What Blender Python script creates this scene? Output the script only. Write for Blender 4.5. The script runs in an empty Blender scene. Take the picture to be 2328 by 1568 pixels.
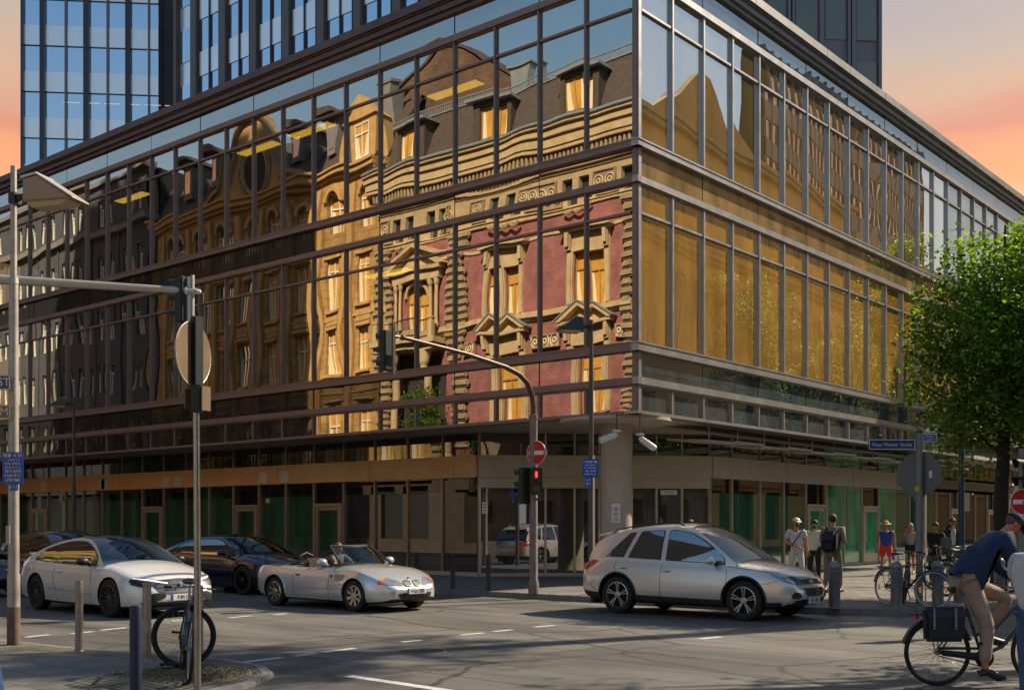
import bpy, bmesh, math, random
from mathutils import Vector, Matrix
from mathutils.bvhtree import BVHTree
from mathutils.geometry import delaunay_2d_cdt
random.seed(7)
PI = math.pi
scene = bpy.context.scene
COL = scene.collection
def R_(d): return math.radians(d)

# ---------------------------------------------------------------- camera frame
CX, CY, CH = 15.38, -23.0, 1.68
RX, RY = .7652, .6437          # camera right
FX, FY = -.6437, .7652         # camera forward
FOC = 2566.0                   # focal length in 2328-wide pixels
def S(sx, dep):                # point at a given distance along a bearing
    q = (sx-1164)/FOC
    return (CX+dep*(FX+q*RX), CY+dep*(FY+q*RY))
def G(sx, sy, z=0.0):          # point on the ground
    dep = (CH-z)*FOC/(sy-1190)
    return S(sx, dep)
def LD(lat, dep): return (CX+lat*RX+dep*FX, CY+lat*RY+dep*FY)
def hit(sx, A, B):             # parameter along the line A-B on a bearing
    q = (sx-1164)/FOC
    dx, dy = FX+q*RX, FY+q*RY
    ex, ey = B[0]-A[0], B[1]-A[1]
    det = dx*(-ey)+ex*dy
    t = ((A[0]-CX)*(-ey)+ex*(A[1]-CY))/det
    px, py = CX+dx*t, CY+dy*t
    return ((px-A[0])*ex+(py-A[1])*ey)/math.hypot(ex, ey)

# ---------------------------------------------------------------- object helpers
def tag(o, label=None, cat=None, group=None, kind=None):
    if label: o['label'] = label
    if cat: o['category'] = cat
    if group: o['group'] = group
    if kind: o['kind'] = kind
    return o
def empty(name, loc=(0,0,0), rz=0.0, label=None, cat=None, group=None):
    o = bpy.data.objects.new(name, None); COL.objects.link(o)
    o.location = loc; o.rotation_euler = (0,0,rz); o.empty_display_size = .2
    return tag(o, label, cat, group)
def copy_tree(o, parent=None):
    c = o.copy(); COL.objects.link(c); c.parent = parent
    for ch in list(o.children): copy_tree(ch, c)
    return c
class MB:
    def __init__(s): s.v=[]; s.f=[]; s.mi=[]; s.m=0
    def add(s, vs, fs):
        b=len(s.v); s.v.extend([tuple(x) for x in vs])
        for f in fs: s.f.append([i+b for i in f]); s.mi.append(s.m)
        return s
    def box(s, x0,x1,y0,y1,z0,z1):
        if x0>x1: x0,x1=x1,x0
        if y0>y1: y0,y1=y1,y0
        if z0>z1: z0,z1=z1,z0
        return s.add([(x0,y0,z0),(x1,y0,z0),(x1,y1,z0),(x0,y1,z0),(x0,y0,z1),(x1,y0,z1),(x1,y1,z1),(x0,y1,z1)],
              [(0,3,2,1),(4,5,6,7),(0,1,5,4),(1,2,6,5),(2,3,7,6),(3,0,4,7)])
    def obox(s, c, ux, hx, hy, hz, tilt=0.0):   # box centred c, x axis along unit 2d vector ux
        ux=Vector((ux[0],ux[1],0)).normalized(); uy=Vector((-ux.y,ux.x,0)); uz=Vector((0,0,1))
        if tilt: 
            m=Matrix.Rotation(tilt,3,ux); uy=m@uy; uz=m@uz
        c=Vector(c); vs=[]
        for k in (-1,1):
            for (i,j) in ((-1,-1),(1,-1),(1,1),(-1,1)):
                vs.append(c+ux*hx*i+uy*hy*j+uz*hz*k)
        return s.add(vs,[(0,3,2,1),(4,5,6,7),(0,1,5,4),(1,2,6,5),(2,3,7,6),(3,0,4,7)])
    def poly(s, pts): return s.add(pts,[list(range(len(pts)))])
    def prism(s, pts, z0, z1):
        n=len(pts); vs=[(p[0],p[1],z0) for p in pts]+[(p[0],p[1],z1) for p in pts]
        fs=[list(range(n))[::-1],[i+n for i in range(n)]]+[(i,(i+1)%n,(i+1)%n+n,i+n) for i in range(n)]
        return s.add(vs,fs)
    def extr(s, pts, d):    # planar 3d polygon extruded along vector d
        n=len(pts); d=Vector(d); a=[Vector(p) for p in pts]
        return s.add(a+[p+d for p in a],[list(range(n))[::-1],[i+n for i in range(n)]]+[(i,(i+1)%n,(i+1)%n+n,i+n) for i in range(n)])
    def tube(s, pts, r, n=8, caps=True, closed=False):
        pts=[Vector(p) for p in pts]; m=len(pts)
        rs=r if isinstance(r,(list,tuple)) else [r]*m
        vs=[]; prev=None
        for i,p in enumerate(pts):
            if closed: t=pts[(i+1)%m]-pts[i-1]
            else: t=(pts[min(i+1,m-1)]-pts[max(i-1,0)])
            t.normalize()
            if prev is None:
                a=Vector((0,0,1)) if abs(t.z)<.9 else Vector((1,0,0))
                u=t.cross(a).normalized()
            else: u=(prev-t*prev.dot(t)).normalized()
            prev=u; w=t.cross(u)
            for k in range(n):
                an=2*PI*k/n; vs.append(p+(u*math.cos(an)+w*math.sin(an))*rs[i])
        fs=[]
        for i in range(m if closed else m-1):
            j=(i+1)%m
            for k in range(n): fs.append((i*n+k,i*n+(k+1)%n,j*n+(k+1)%n,j*n+k))
        if caps and not closed:
            fs.append(list(range(n))[::-1]); fs.append([(m-1)*n+k for k in range(n)])
        return s.add(vs,fs)
    def cyl(s, a, b, r, r2=None, n=12): return s.tube([a,b],[r,r if r2 is None else r2],n)
    def lathe(s, prof, c=(0,0,0), n=16, axis='z', a0=0, a1=2*PI):
        full=abs(a1-a0-2*PI)<1e-6; m=n if full else n+1; vs=[]; fs=[]
        for (r,z) in prof:
            for k in range(m):
                an=a0+(a1-a0)*k/n; x,y=r*math.cos(an),r*math.sin(an)
                if axis=='z': p=(x,y,z)
                elif axis=='y': p=(x,z,y)
                else: p=(z,x,y)
                vs.append((p[0]+c[0],p[1]+c[1],p[2]+c[2]))
        for i in range(len(prof)-1):
            for k in range(n):
                k2=(k+1)%m; fs.append((i*m+k,i*m+k2,(i+1)*m+k2,(i+1)*m+k))
        return s.add(vs,fs)
    def ball(s, c, rx, ry, rz, n=12, m=8):
        vs=[];fs=[]
        for i in range(m+1):
            ph=PI*i/m
            for k in range(n):
                an=2*PI*k/n
                vs.append((c[0]+rx*math.sin(ph)*math.cos(an),c[1]+ry*math.sin(ph)*math.sin(an),c[2]+rz*math.cos(ph)))
        for i in range(m):
            for k in range(n): fs.append((i*n+k,(i+1)*n+k,(i+1)*n+(k+1)%n,i*n+(k+1)%n))
        return s.add(vs,fs)
    def torus(s, c, R, r, axis='y', n=40, m=8, a0=0, a1=2*PI):
        pts=[]; full=abs(a1-a0-2*PI)<1e-6
        for k in range(n if full else n+1):
            an=a0+(a1-a0)*k/n; u,w=R*math.cos(an),R*math.sin(an)
            pts.append((c[0]+u,c[1],c[2]+w) if axis=='y' else ((c[0],c[1]+u,c[2]+w) if axis=='x' else (c[0]+u,c[1]+w,c[2])))
        return s.tube(pts,r,m,closed=full)
    def build(s, name, mat=None, parent=None, smooth=False, bevel=0.0, loc=None, fix=True):
        me=bpy.data.meshes.new(name); me.from_pydata(s.v,[],s.f)
        mats=mat if isinstance(mat,(list,tuple)) else [mat]
        for m_ in mats:
            if m_: me.materials.append(m_)
        if len(mats)>1: me.polygons.foreach_set('material_index',s.mi)
        if fix or bevel:
            bm=bmesh.new(); bm.from_mesh(me)
            if bevel:
                bmesh.ops.remove_doubles(bm,verts=bm.verts,dist=1e-5)
            if fix: bmesh.ops.recalc_face_normals(bm,faces=bm.faces)
            if bevel:
                bmesh.ops.bevel(bm,geom=[e for e in bm.edges if len(e.link_faces)==2 and e.calc_face_angle(0)>.6],offset=bevel,segments=2,affect='EDGES',clamp_overlap=True)
            bm.to_mesh(me); bm.free()
        if smooth: smooth_mesh(me)
        me.update()
        o=bpy.data.objects.new(name,me); COL.objects.link(o)
        if parent is not None: o.parent=parent
        if loc: o.location=loc
        return o
def smooth_mesh(me, ang=40):
    me.polygons.foreach_set('use_smooth',[True]*len(me.polygons))
    bm=bmesh.new(); bm.from_mesh(me); a=R_(ang)
    for e in bm.edges:
        e.smooth = not (len(e.link_faces)==2 and e.calc_face_angle(0)>a)
    bm.to_mesh(me); bm.free()
def text_mesh(name, txt, size, mat, parent, loc, rot, extrude=.001, align='CENTER', sx=1.0):
    cu=bpy.data.curves.new(name,'FONT'); cu.body=txt; cu.size=size; cu.extrude=extrude
    cu.align_x=align; cu.align_y='CENTER'; cu.resolution_u=2
    ob=bpy.data.objects.new(name,cu); COL.objects.link(ob)
    bpy.context.view_layer.update()
    dg=bpy.context.evaluated_depsgraph_get()
    me=bpy.data.meshes.new_from_object(ob.evaluated_get(dg)); me.name=name
    bpy.data.objects.remove(ob); 
    me.materials.clear(); me.materials.append(mat)
    o=bpy.data.objects.new(name,me); COL.objects.link(o)
    o.parent=parent; o.location=loc; o.rotation_euler=rot; o.scale=(sx,1,1)
    return o

# ---------------------------------------------------------------- materials
MATS={}
def mat(name, col, rough=.6, metal=0.0, var=0.0, vs=3.0, bump=0.0, bs=60.0, spec=None, coat=0.0, emit=None, es=0.0, warm=None, stretch=None, alpha=None):
    if name in MATS: return MATS[name]
    m=bpy.data.materials.new(name); m.use_nodes=True; nt=m.node_tree; N=nt.nodes; L=nt.links
    b=N['Principled BSDF']; b.inputs['Base Color'].default_value=(*col,1); b.inputs['Roughness'].default_value=rough
    b.inputs['Metallic'].default_value=metal
    if spec is not None: b.inputs['Specular IOR Level'].default_value=spec
    if coat: b.inputs['Coat Weight'].default_value=coat; b.inputs['Coat Roughness'].default_value=.03
    if emit: b.inputs['Emission Color'].default_value=(*emit,1); b.inputs['Emission Strength'].default_value=es
    if alpha is not None: b.inputs['Alpha'].default_value=alpha
    tc=None
    def coord():
        nonlocal tc
        if tc: return tc
        g=N.new('ShaderNodeNewGeometry'); tc=g.outputs['Position']
        if stretch:
            mp=N.new('ShaderNodeMapping'); mp.inputs['Scale'].default_value=stretch; L.new(tc,mp.inputs[0]); tc=mp.outputs[0]
        return tc
    if var:
        n1=N.new('ShaderNodeTexNoise'); n1.inputs['Scale'].default_value=vs; n1.inputs['Detail'].default_value=8; n1.inputs['Roughness'].default_value=.65
        L.new(coord(),n1.inputs['Vector'])
        rp=N.new('ShaderNodeValToRGB'); rp.color_ramp.elements[0].position=.3; rp.color_ramp.elements[1].position=.72
        w=warm or (1,1,1)
        rp.color_ramp.elements[0].color=(*[max(0,c*(1-var)) for c in col],1)
        rp.color_ramp.elements[1].color=(*[min(1,c*(1+var)*k) for c,k in zip(col,w)],1)
        L.new(n1.outputs[0],rp.inputs[0]); L.new(rp.outputs[0],b.inputs['Base Color'])
        mr=N.new('ShaderNodeMapRange'); mr.inputs[3].default_value=max(.02,rough-.08); mr.inputs[4].default_value=min(1,rough+.1)
        L.new(n1.outputs[0],mr.inputs[0]); L.new(mr.outputs[0],b.inputs['Roughness'])
    if bump:
        n2=N.new('ShaderNodeTexNoise'); n2.inputs['Scale'].default_value=bs; n2.inputs['Detail'].default_value=5; L.new(coord(),n2.inputs['Vector'])
        bp=N.new('ShaderNodeBump'); bp.inputs['Strength'].default_value=bump; bp.inputs['Distance'].default_value=.02
        L.new(n2.outputs[0],bp.inputs['Height']); L.new(bp.outputs[0],b.inputs['Normal'])
    MATS[name]=m; return m
def brick_mat(name, c1, c2, mortar, sc=1.0, bw=.25, rh=.075, ax='xz', ms=.012, bump=.5, offset=.5, rough=.85):
    if name in MATS: return MATS[name]
    m=bpy.data.materials.new(name); m.use_nodes=True; nt=m.node_tree; N=nt.nodes; L=nt.links; b=N['Principled BSDF']
    g=N.new('ShaderNodeNewGeometry'); sp=N.new('ShaderNodeSeparateXYZ'); cb=N.new('ShaderNodeCombineXYZ'); L.new(g.outputs['Position'],sp.inputs[0])
    i0={'x':0,'y':1,'z':2}
    L.new(sp.outputs[i0[ax[0]]],cb.inputs[0]); L.new(sp.outputs[i0[ax[1]]],cb.inputs[1])
    t=N.new('ShaderNodeTexBrick'); L.new(cb.outputs[0],t.inputs['Vector'])
    t.inputs['Color1'].default_value=(*c1,1); t.inputs['Color2'].default_value=(*c2,1); t.inputs['Mortar'].default_value=(*mortar,1)
    t.inputs['Scale'].default_value=sc; t.inputs['Brick Width'].default_value=bw; t.inputs['Row Height'].default_value=rh; t.inputs['Mortar Size'].default_value=ms
    t.offset=offset; t.inputs['Bias'].default_value=0
    n=N.new('ShaderNodeTexNoise'); n.inputs['Scale'].default_value=1.2; n.inputs['Detail'].default_value=7; L.new(g.outputs['Position'],n.inputs['Vector'])
    mr=N.new('ShaderNodeMapRange'); mr.inputs[1].default_value=.3; mr.inputs[2].default_value=.7; mr.inputs[3].default_value=.65; mr.inputs[4].default_value=1.2
    L.new(n.outputs[0],mr.inputs[0])
    mx=N.new('ShaderNodeMix'); mx.data_type='RGBA'; mx.blend_type='MULTIPLY'; mx.inputs[0].default_value=1
    L.new(t.outputs['Color'],mx.inputs[6]); L.new(mr.outputs[0],mx.inputs[7]); L.new(mx.outputs[2],b.inputs['Base Color'])
    bp=N.new('ShaderNodeBump'); bp.inputs['Strength'].default_value=bump; bp.inputs['Distance'].default_value=.01; bp.invert=True
    L.new(t.outputs['Fac'],bp.inputs['Height']); L.new(bp.outputs[0],b.inputs['Normal']); b.inputs['Roughness'].default_value=rough
    MATS[name]=m; return m
def glass_mat(name, refl, tint, rcol=(.9,.9,.9), rough=0.0, back=None, dirt=.04, fres=True, bv=(.45,1.35)):
    """coated window glass: mirror mixed with a clear tinted layer (or an opaque back colour)"""
    if name in MATS: return MATS[name]
    m=bpy.data.materials.new(name); m.use_nodes=True; nt=m.node_tree; N=nt.nodes; L=nt.links
    N.remove(N['Principled BSDF']); out=N['Material Output']
    gl=N.new('ShaderNodeBsdfGlossy'); gl.inputs['Color'].default_value=(*rcol,1); gl.inputs['Roughness'].default_value=rough
    if back: tr=N.new('ShaderNodeBsdfDiffuse'); tr.inputs['Color'].default_value=(*back,1)
    else: tr=N.new('ShaderNodeBsdfTransparent'); tr.inputs['Color'].default_value=(*tint,1)
    if back:
        g=N.new('ShaderNodeNewGeometry'); n=N.new('ShaderNodeTexNoise'); n.inputs['Scale'].default_value=.9; n.inputs['Detail'].default_value=6
        mp=N.new('ShaderNodeMapping'); mp.inputs['Scale'].default_value=(1.6,1.6,.5)
        L.new(g.outputs['Position'],mp.inputs[0]); L.new(mp.outputs[0],n.inputs['Vector'])
        rp=N.new('ShaderNodeValToRGB'); rp.color_ramp.elements[0].position=.32; rp.color_ramp.elements[1].position=.7
        rp.color_ramp.elements[0].color=(*[c*bv[0] for c in back],1); rp.color_ramp.elements[1].color=(*[min(1,c*bv[1]) for c in back],1)
        L.new(n.outputs[0],rp.inputs[0]); L.new(rp.outputs[0],tr.inputs['Color'])
    mx=N.new('ShaderNodeMixShader')
    if fres:
        lw=N.new('ShaderNodeLayerWeight'); lw.inputs['Blend'].default_value=.25
        mr=N.new('ShaderNodeMapRange'); mr.inputs[3].default_value=refl; mr.inputs[4].default_value=min(1,refl+.5)
        L.new(lw.outputs['Fresnel'],mr.inputs[0]); L.new(mr.outputs[0],mx.inputs[0])
    else: mx.inputs[0].default_value=refl
    L.new(tr.outputs[0],mx.inputs[1]); L.new(gl.outputs[0],mx.inputs[2])
    if dirt:
        d=N.new('ShaderNodeBsdfDiffuse'); d.inputs['Color'].default_value=(.35,.32,.28,1)
        m2=N.new('ShaderNodeMixShader'); m2.inputs[0].default_value=dirt
        L.new(mx.outputs[0],m2.inputs[1]); L.new(d.outputs[0],m2.inputs[2]); L.new(m2.outputs[0],out.inputs['Surface'])
    else: L.new(mx.outputs[0],out.inputs['Surface'])
    MATS[name]=m; return m
def paint(name, col, metal=.0, rough=.35): return mat(name, col, rough, metal, coat=.8, spec=.5)

# ---------------------------------------------------------------- camera, sun, sky
cam=bpy.data.objects.new('camera', bpy.data.cameras.new('camera')); COL.objects.link(cam)
cam.location=(CX,CY,CH); cam.rotation_euler=(R_(90),0,math.atan2(.6437,.7652))
cam.data.sensor_width=36; cam.data.lens=36*FOC/2328; cam.data.shift_y=(1190-784)/2328.0
cam.data.clip_end=2000; cam.data.clip_start=.05
scene.camera=cam
SUN=Vector((.36,.933,0)).normalized()*math.cos(R_(39))+Vector((0,0,math.sin(R_(39))))
sl=bpy.data.lights.new('sun','SUN'); sl.energy=5.0; sl.angle=R_(.6); sl.color=(1,.86,.66)
so=bpy.data.objects.new('sun',sl); COL.objects.link(so); so.rotation_euler=SUN.to_track_quat('Z','Y').to_euler(); so.location=(0,0,60)
w=bpy.data.worlds.new('World'); scene.world=w; w.use_nodes=True
nt=w.node_tree; N=nt.nodes; L=nt.links; bg=N['Background']
sky=N.new('ShaderNodeTexSky'); sky.sky_type='NISHITA'; sky.sun_disc=False; sky.sun_elevation=R_(39)
sky.sun_rotation=math.atan2(SUN.x,SUN.y); sky.air_density=1.2; sky.dust_density=2.0
tcw=N.new('ShaderNodeTexCoord'); sp=N.new('ShaderNodeSeparateXYZ'); L.new(tcw.outputs['Generated'],sp.inputs[0])
# evening colours low in the sky behind the block
rp=N.new('ShaderNodeValToRGB'); cr=rp.color_ramp
cr.elements[0].position=.0; cr.elements[0].color=(.80,.36,.14,1)
cr.elements[1].position=1.0; cr.elements[1].color=(.19,.26,.38,1)
for p,c in ((.18,(.95,.60,.26)),(.245,(.98,.56,.22)),(.275,(.98,.40,.15)),(.303,(.72,.28,.16)),(.33,(.68,.40,.25)),(.37,(.56,.42,.32)),(.42,(.46,.385,.365)),(.6,(.28,.32,.40))):
    e=cr.elements.new(p); e.color=(*c,1)
nz=N.new('ShaderNodeTexNoise'); nz.inputs['Scale'].default_value=2.2; nz.inputs['Detail'].default_value=5
mp=N.new('ShaderNodeMapping'); mp.inputs['Scale'].default_value=(1,1,5); L.new(tcw.outputs['Generated'],mp.inputs[0]); L.new(mp.outputs[0],nz.inputs['Vector'])
ma=N.new('ShaderNodeMath'); ma.operation='MULTIPLY_ADD'; ma.inputs[1].default_value=.16; ma.inputs[2].default_value=-.08; L.new(nz.outputs[0],ma.inputs[0])
ad=N.new('ShaderNodeMath'); ad.operation='ADD'; L.new(sp.outputs[2],ad.inputs[0]); L.new(ma.outputs[0],ad.inputs[1]); L.new(ad.outputs[0],rp.inputs[0])
# the opposite half of the sky: clear blue paling to the horizon
rb=N.new('ShaderNodeValToRGB'); cb=rb.color_ramp
cb.elements[0].position=.0; cb.elements[0].color=(.52,.56,.56,1); cb.elements[1].position=1; cb.elements[1].color=(.08,.16,.32,1)
for p,c in ((.2,(.38,.50,.58)),(.42,(.17,.32,.50)),(.6,(.11,.22,.40))):
    e=cb.elements.new(p); e.color=(*c,1)
L.new(sp.outputs[2],rb.inputs[0])
mr=N.new('ShaderNodeMapRange'); mr.inputs[1].default_value=.55; mr.inputs[2].default_value=1.05; mr.interpolation_type='SMOOTHSTEP'
vd=N.new('ShaderNodeVectorMath'); vd.operation='DOT_PRODUCT'; vd.inputs[1].default_value=(-.8,1,0); L.new(tcw.outputs['Generated'],vd.inputs[0]); L.new(vd.outputs['Value'],mr.inputs[0])
mx=N.new('ShaderNodeMix'); mx.data_type='RGBA'; L.new(mr.outputs[0],mx.inputs[0]); L.new(rb.outputs[0],mx.inputs[6]); L.new(rp.outputs[0],mx.inputs[7])
sc=N.new('ShaderNodeMix'); sc.data_type='RGBA'; sc.blend_type='MIX'; sc.inputs[0].default_value=.12
mm=N.new('ShaderNodeVectorMath'); mm.operation='SCALE'; mm.inputs['Scale'].default_value=.10; L.new(sky.outputs[0],mm.inputs[0])
L.new(mx.outputs[2],sc.inputs[6]); L.new(mm.outputs[0],sc.inputs[7]); L.new(sc.outputs[2],bg.inputs['Color'])
bg.inputs['Strength'].default_value=.80
vs=scene.view_settings; vs.view_transform='Standard'; vs.look='None'; vs.exposure=.6; vs.gamma=1
scene.cycles.use_denoising=True; scene.cycles.max_bounces=7; scene.cycles.glossy_bounces=4; scene.cycles.transparent_max_bounces=10
scene.cycles.caustics_reflective=False; scene.cycles.caustics_refractive=False; scene.cycles.sample_clamp_indirect=6
# ================================================================ ground
def asphalt():
    m=bpy.data.materials.new('asphalt'); m.use_nodes=True; nt=m.node_tree; N=nt.nodes; L=nt.links; b=N['Principled BSDF']
    g=N.new('ShaderNodeNewGeometry')
    def noise(s,d=6,mp=None,r=.6):
        n=N.new('ShaderNodeTexNoise'); n.inputs['Scale'].default_value=s; n.inputs['Detail'].default_value=d; n.inputs['Roughness'].default_value=r
        if mp:
            k=N.new('ShaderNodeMapping'); k.inputs['Scale'].default_value=mp; L.new(g.outputs['Position'],k.inputs[0]); L.new(k.outputs[0],n.inputs['Vector'])
        else: L.new(g.outputs['Position'],n.inputs['Vector'])
        return n.outputs[0]
    def ramp(i,p0,p1,c0,c1):
        r=N.new('ShaderNodeValToRGB'); r.color_ramp.elements[0].position=p0; r.color_ramp.elements[1].position=p1
        r.color_ramp.elements[0].color=(*c0,1); r.color_ramp.elements[1].color=(*c1,1); L.new(i,r.inputs[0]); return r.outputs[0]
    def mul(a,c):
        x=N.new('ShaderNodeMix'); x.data_type='RGBA'; x.blend_type='MULTIPLY'; x.inputs[0].default_value=1; L.new(a,x.inputs[6]); L.new(c,x.inputs[7]); return x.outputs[2]
    base=ramp(noise(.35,7,(.5,1.6,1)),.35,.68,(.085,.078,.066),(.19,.178,.155))
    fine=ramp(noise(55,3),.3,.7,(.62,.62,.62),(1.3,1.3,1.3))
    grit=ramp(noise(170,2),.35,.66,(.6,.6,.6),(1.45,1.43,1.4))
    # resurfaced rectangular patches
    bt=N.new('ShaderNodeTexBrick'); mp=N.new('ShaderNodeMapping'); mp.inputs['Scale'].default_value=(.16,.16,1); mp.inputs['Rotation'].default_value=(0,0,.05)
    L.new(g.outputs['Position'],mp.inputs[0]); L.new(mp.outputs[0],bt.inputs['Vector']); bt.inputs['Scale'].default_value=1; bt.inputs['Brick Width'].default_value=1.1; bt.inputs['Row Height'].default_value=.36
    bt.inputs['Mortar Size'].default_value=.004; bt.inputs['Color1'].default_value=(.66,.66,.68,1); bt.inputs['Color2'].default_value=(1.12,1.10,1.06,1); bt.inputs['Mortar'].default_value=(.35,.35,.35,1)
    # tar-filled cracks
    dn=N.new('ShaderNodeTexNoise'); dn.inputs['Scale'].default_value=1.1; dn.inputs['Detail'].default_value=5; L.new(g.outputs['Position'],dn.inputs['Vector'])
    vm=N.new('ShaderNodeMix'); vm.data_type='VECTOR'; vm.inputs[0].default_value=.32; L.new(g.outputs['Position'],vm.inputs[4]); L.new(dn.outputs[1],vm.inputs[5])
    vo=N.new('ShaderNodeTexVoronoi'); vo.feature='DISTANCE_TO_EDGE'; vo.inputs['Scale'].default_value=.42; L.new(vm.outputs[1],vo.inputs['Vector'])
    crk=ramp(vo.outputs['Distance'],.003,.013,(.22,.22,.22),(1,1,1))
    gate=ramp(noise(.22,2),.42,.48,(0,0,0),(1,1,1))
    cx=N.new('ShaderNodeMix'); cx.data_type='RGBA'; L.new(gate,cx.inputs[0]); cx.inputs[6].default_value=(1,1,1,1); L.new(crk,cx.inputs[7])
    stain=ramp(noise(.9,5,(.35,2.4,1)),.34,.52,(.68,.68,.70),(1.04,1.04,1.04))
    c=mul(mul(mul(mul(mul(base,fine),grit),bt.outputs['Color']),cx.outputs[2]),stain); L.new(c,b.inputs['Base Color'])
    rr=N.new('ShaderNodeMapRange'); rr.inputs[3].default_value=.55; rr.inputs[4].default_value=.85; L.new(noise(.8),rr.inputs[0]); L.new(rr.outputs[0],b.inputs['Roughness'])
    bp=N.new('ShaderNodeBump'); bp.inputs['Strength'].default_value=.55; bp.inputs['Distance'].default_value=.006; L.new(noise(120,3),bp.inputs['Height']); L.new(bp.outputs[0],b.inputs['Normal'])
    return m
M_asph=asphalt()
M_pave=brick_mat('paving_slabs',(.17,.155,.13),(.225,.205,.175),(.08,.07,.06),bw=.5,rh=.5,ax='xy',ms=.009,bump=.3,rough=.8)
M_pave2=brick_mat('paving_small',(.16,.145,.12),(.2,.185,.155),(.07,.06,.05),bw=.3,rh=.3,ax='xy',ms=.008,bump=.3,rough=.8)
M_kerb=mat('kerb_granite',(.2,.19,.175),.75,var=.3,vs=9,bump=.3,bs=80)
M_cob=brick_mat('cobbles',(.15,.13,.1),(.24,.2,.15),(.06,.06,.035),bw=.13,rh=.11,ax='xy',ms=.02,bump=1.0,rough=.85)
M_paintw=mat('road_paint',(.55,.54,.5),.7,var=.35,vs=14)
o=MB().add([(-400,-400,0),(400,-400,0),(400,600,0),(-400,600,0)],[(0,1,2,3)]).build('road',M_asph); tag(o,kind='structure')
far=[(-90,-3.45),(5.4,-3.45),(6.6,-3.2),(7.7,-2.55),(8.6,-1.5),(9.2,-.1),(9.5,1.6),(9.6,4),(9.6,70)]
def offs(pl,d):
    out=[]
    for i,p in enumerate(pl):
        a=Vector(pl[max(i-1,0)]); c=Vector(pl[min(i+1,len(pl)-1)]); t=(c-a).normalized(); out.append((p[0]-t.y*d,p[1]+t.x*d))
    return out
inn=offs(far,.16)
sw=MB().prism(inn+[(-1.9,70),(-90,70)],-.2,.12); o=sw.build('pavement',M_pave2); tag(o,kind='structure')
kb=MB()
def strip(mb,a,b,z0,z1):
    for i in range(len(a)-1): mb.prism([a[i],a[i+1],b[i+1],b[i]],z0,z1)
strip(kb,far,inn,-.2,.124)
o=kb.build('kerb',M_kerb,bevel=.012); tag(o,kind='structure')
# joints between the kerb stones
js=MB(); d=0
for i in range(len(far)-1):
    a=Vector(far[i]); b=Vector(far[i+1]); Lg=(b-a).length; t=(b-a)/Lg; s_=1-(d%1.0)
    while s_<Lg:
        if (a+t*s_).x>-30 and (a+t*s_).y<12: 
            p=a+t*s_; js.obox((p.x-t.y*.078,p.y+t.x*.078,.02),(t.x,t.y),.004,.082,.108)
        s_+=1.0
    d=(d+Lg)%1.0
o=js.build('kerb_joint',mat('joint_dark',(.04,.037,.033),.9)); tag(o,kind='structure')
near=[(-90,-15.45),(-2,-15.5),(1,-15.35),(2.8,-15.0),(3.9,-14.75),(4.8,-14.85),(5.4,-15.2),(5.85,-15.8),(6.15,-16.7),(6.3,-18),(6.4,-40)]
ni=offs(near,-.14); nj=offs(near,-.62)
o=MB().prism(nj+[(-90,-40)],-.2,.055).build('pavement',M_pave); tag(o,kind='structure')
k2=MB(); strip(k2,near,ni,-.2,.05); o=k2.build('kerb',M_kerb,bevel=.01); tag(o,kind='structure')
k3=MB(); strip(k3,ni,nj,-.2,.048); o=k3.build('cobble_strip',M_cob); tag(o,kind='structure')
# cobbled corner patch with moss in its joints
o=MB().prism([(4.15,-15.25),(4.8,-15.3),(5.25,-15.75),(5.5,-16.5),(5.55,-17.2),(4.6,-17.2),(4.2,-16.4)],-.1,.061).build('cobble_patch',M_cob); tag(o,kind='structure')
mo=MB(); rr=random.Random(3)
for i in range(900):
    x=4.2+rr.random()*1.3; y=-15.3-rr.random()*1.2
    if rr.random()<.5: x=round(x/.13)*.13+rr.gauss(0,.008)
    else: y=round(y/.11)*.11+rr.gauss(0,.008)
    h=.012+rr.random()*.035; a=rr.random()*6.28; w_=.008
    mo.add([(x-w_*math.cos(a),y-w_*math.sin(a),.06),(x+w_*math.cos(a),y+w_*math.sin(a),.06),(x+rr.gauss(0,.02),y+rr.gauss(0,.02),.06+h)],[(0,1,2)])
o=mo.build('moss',mat('moss',(.16,.13,.03),.9,var=.4,vs=20),fix=False); tag(o,kind='stuff')
# road markings
lm=MB()
def dash(x0,y0,x1,y1,w_=.12,z=.004):
    a=Vector(G(x0,y0)); b=Vector(G(x1,y1)); t=(b-a).normalized(); n=Vector((-t.y,t.x))*w_/2
    lm.add([(a.x-n.x,a.y-n.y,z),(b.x-n.x,b.y-n.y,z),(b.x+n.x,b.y+n.y,z),(a.x+n.x,a.y+n.y,z)],[(0,1,2,3)])
for d_ in ((228,1432,288,1426),(163,1440,212,1435),(58,1448,112,1442),(520,1404,572,1399),(622,1397,652,1394),(735,1482,806,1473),(668,1491,716,1485),
           (912,1459,958,1455),(1046,1443,1100,1438),(1122,1435,1165,1431),(560,1504,640,1494),(1215,1425,1260,1421),(390,1411,440,1406),(1590,1452,1640,1447)): dash(*d_)
dash(792,1536,1010,1568,.14); dash(1010,1568,1200,1599,.14)
o=lm.build('lane_marking',M_paintw); tag(o,kind='structure')
# manhole cover
mh=empty('manhole_cover',(4.9,-12.4,0),0,'round iron manhole cover set in the asphalt','manhole cover')
MB().lathe([(0,.006),(.3,.006),(.3,-.02)],n=28).build('cover',mat('cast_iron',(.06,.055,.05),.6,.6,bump=.6,bs=90),mh)
MB().torus((0,0,.003),.33,.012,'z',36,6).build('rim',M_kerb,mh)

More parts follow.
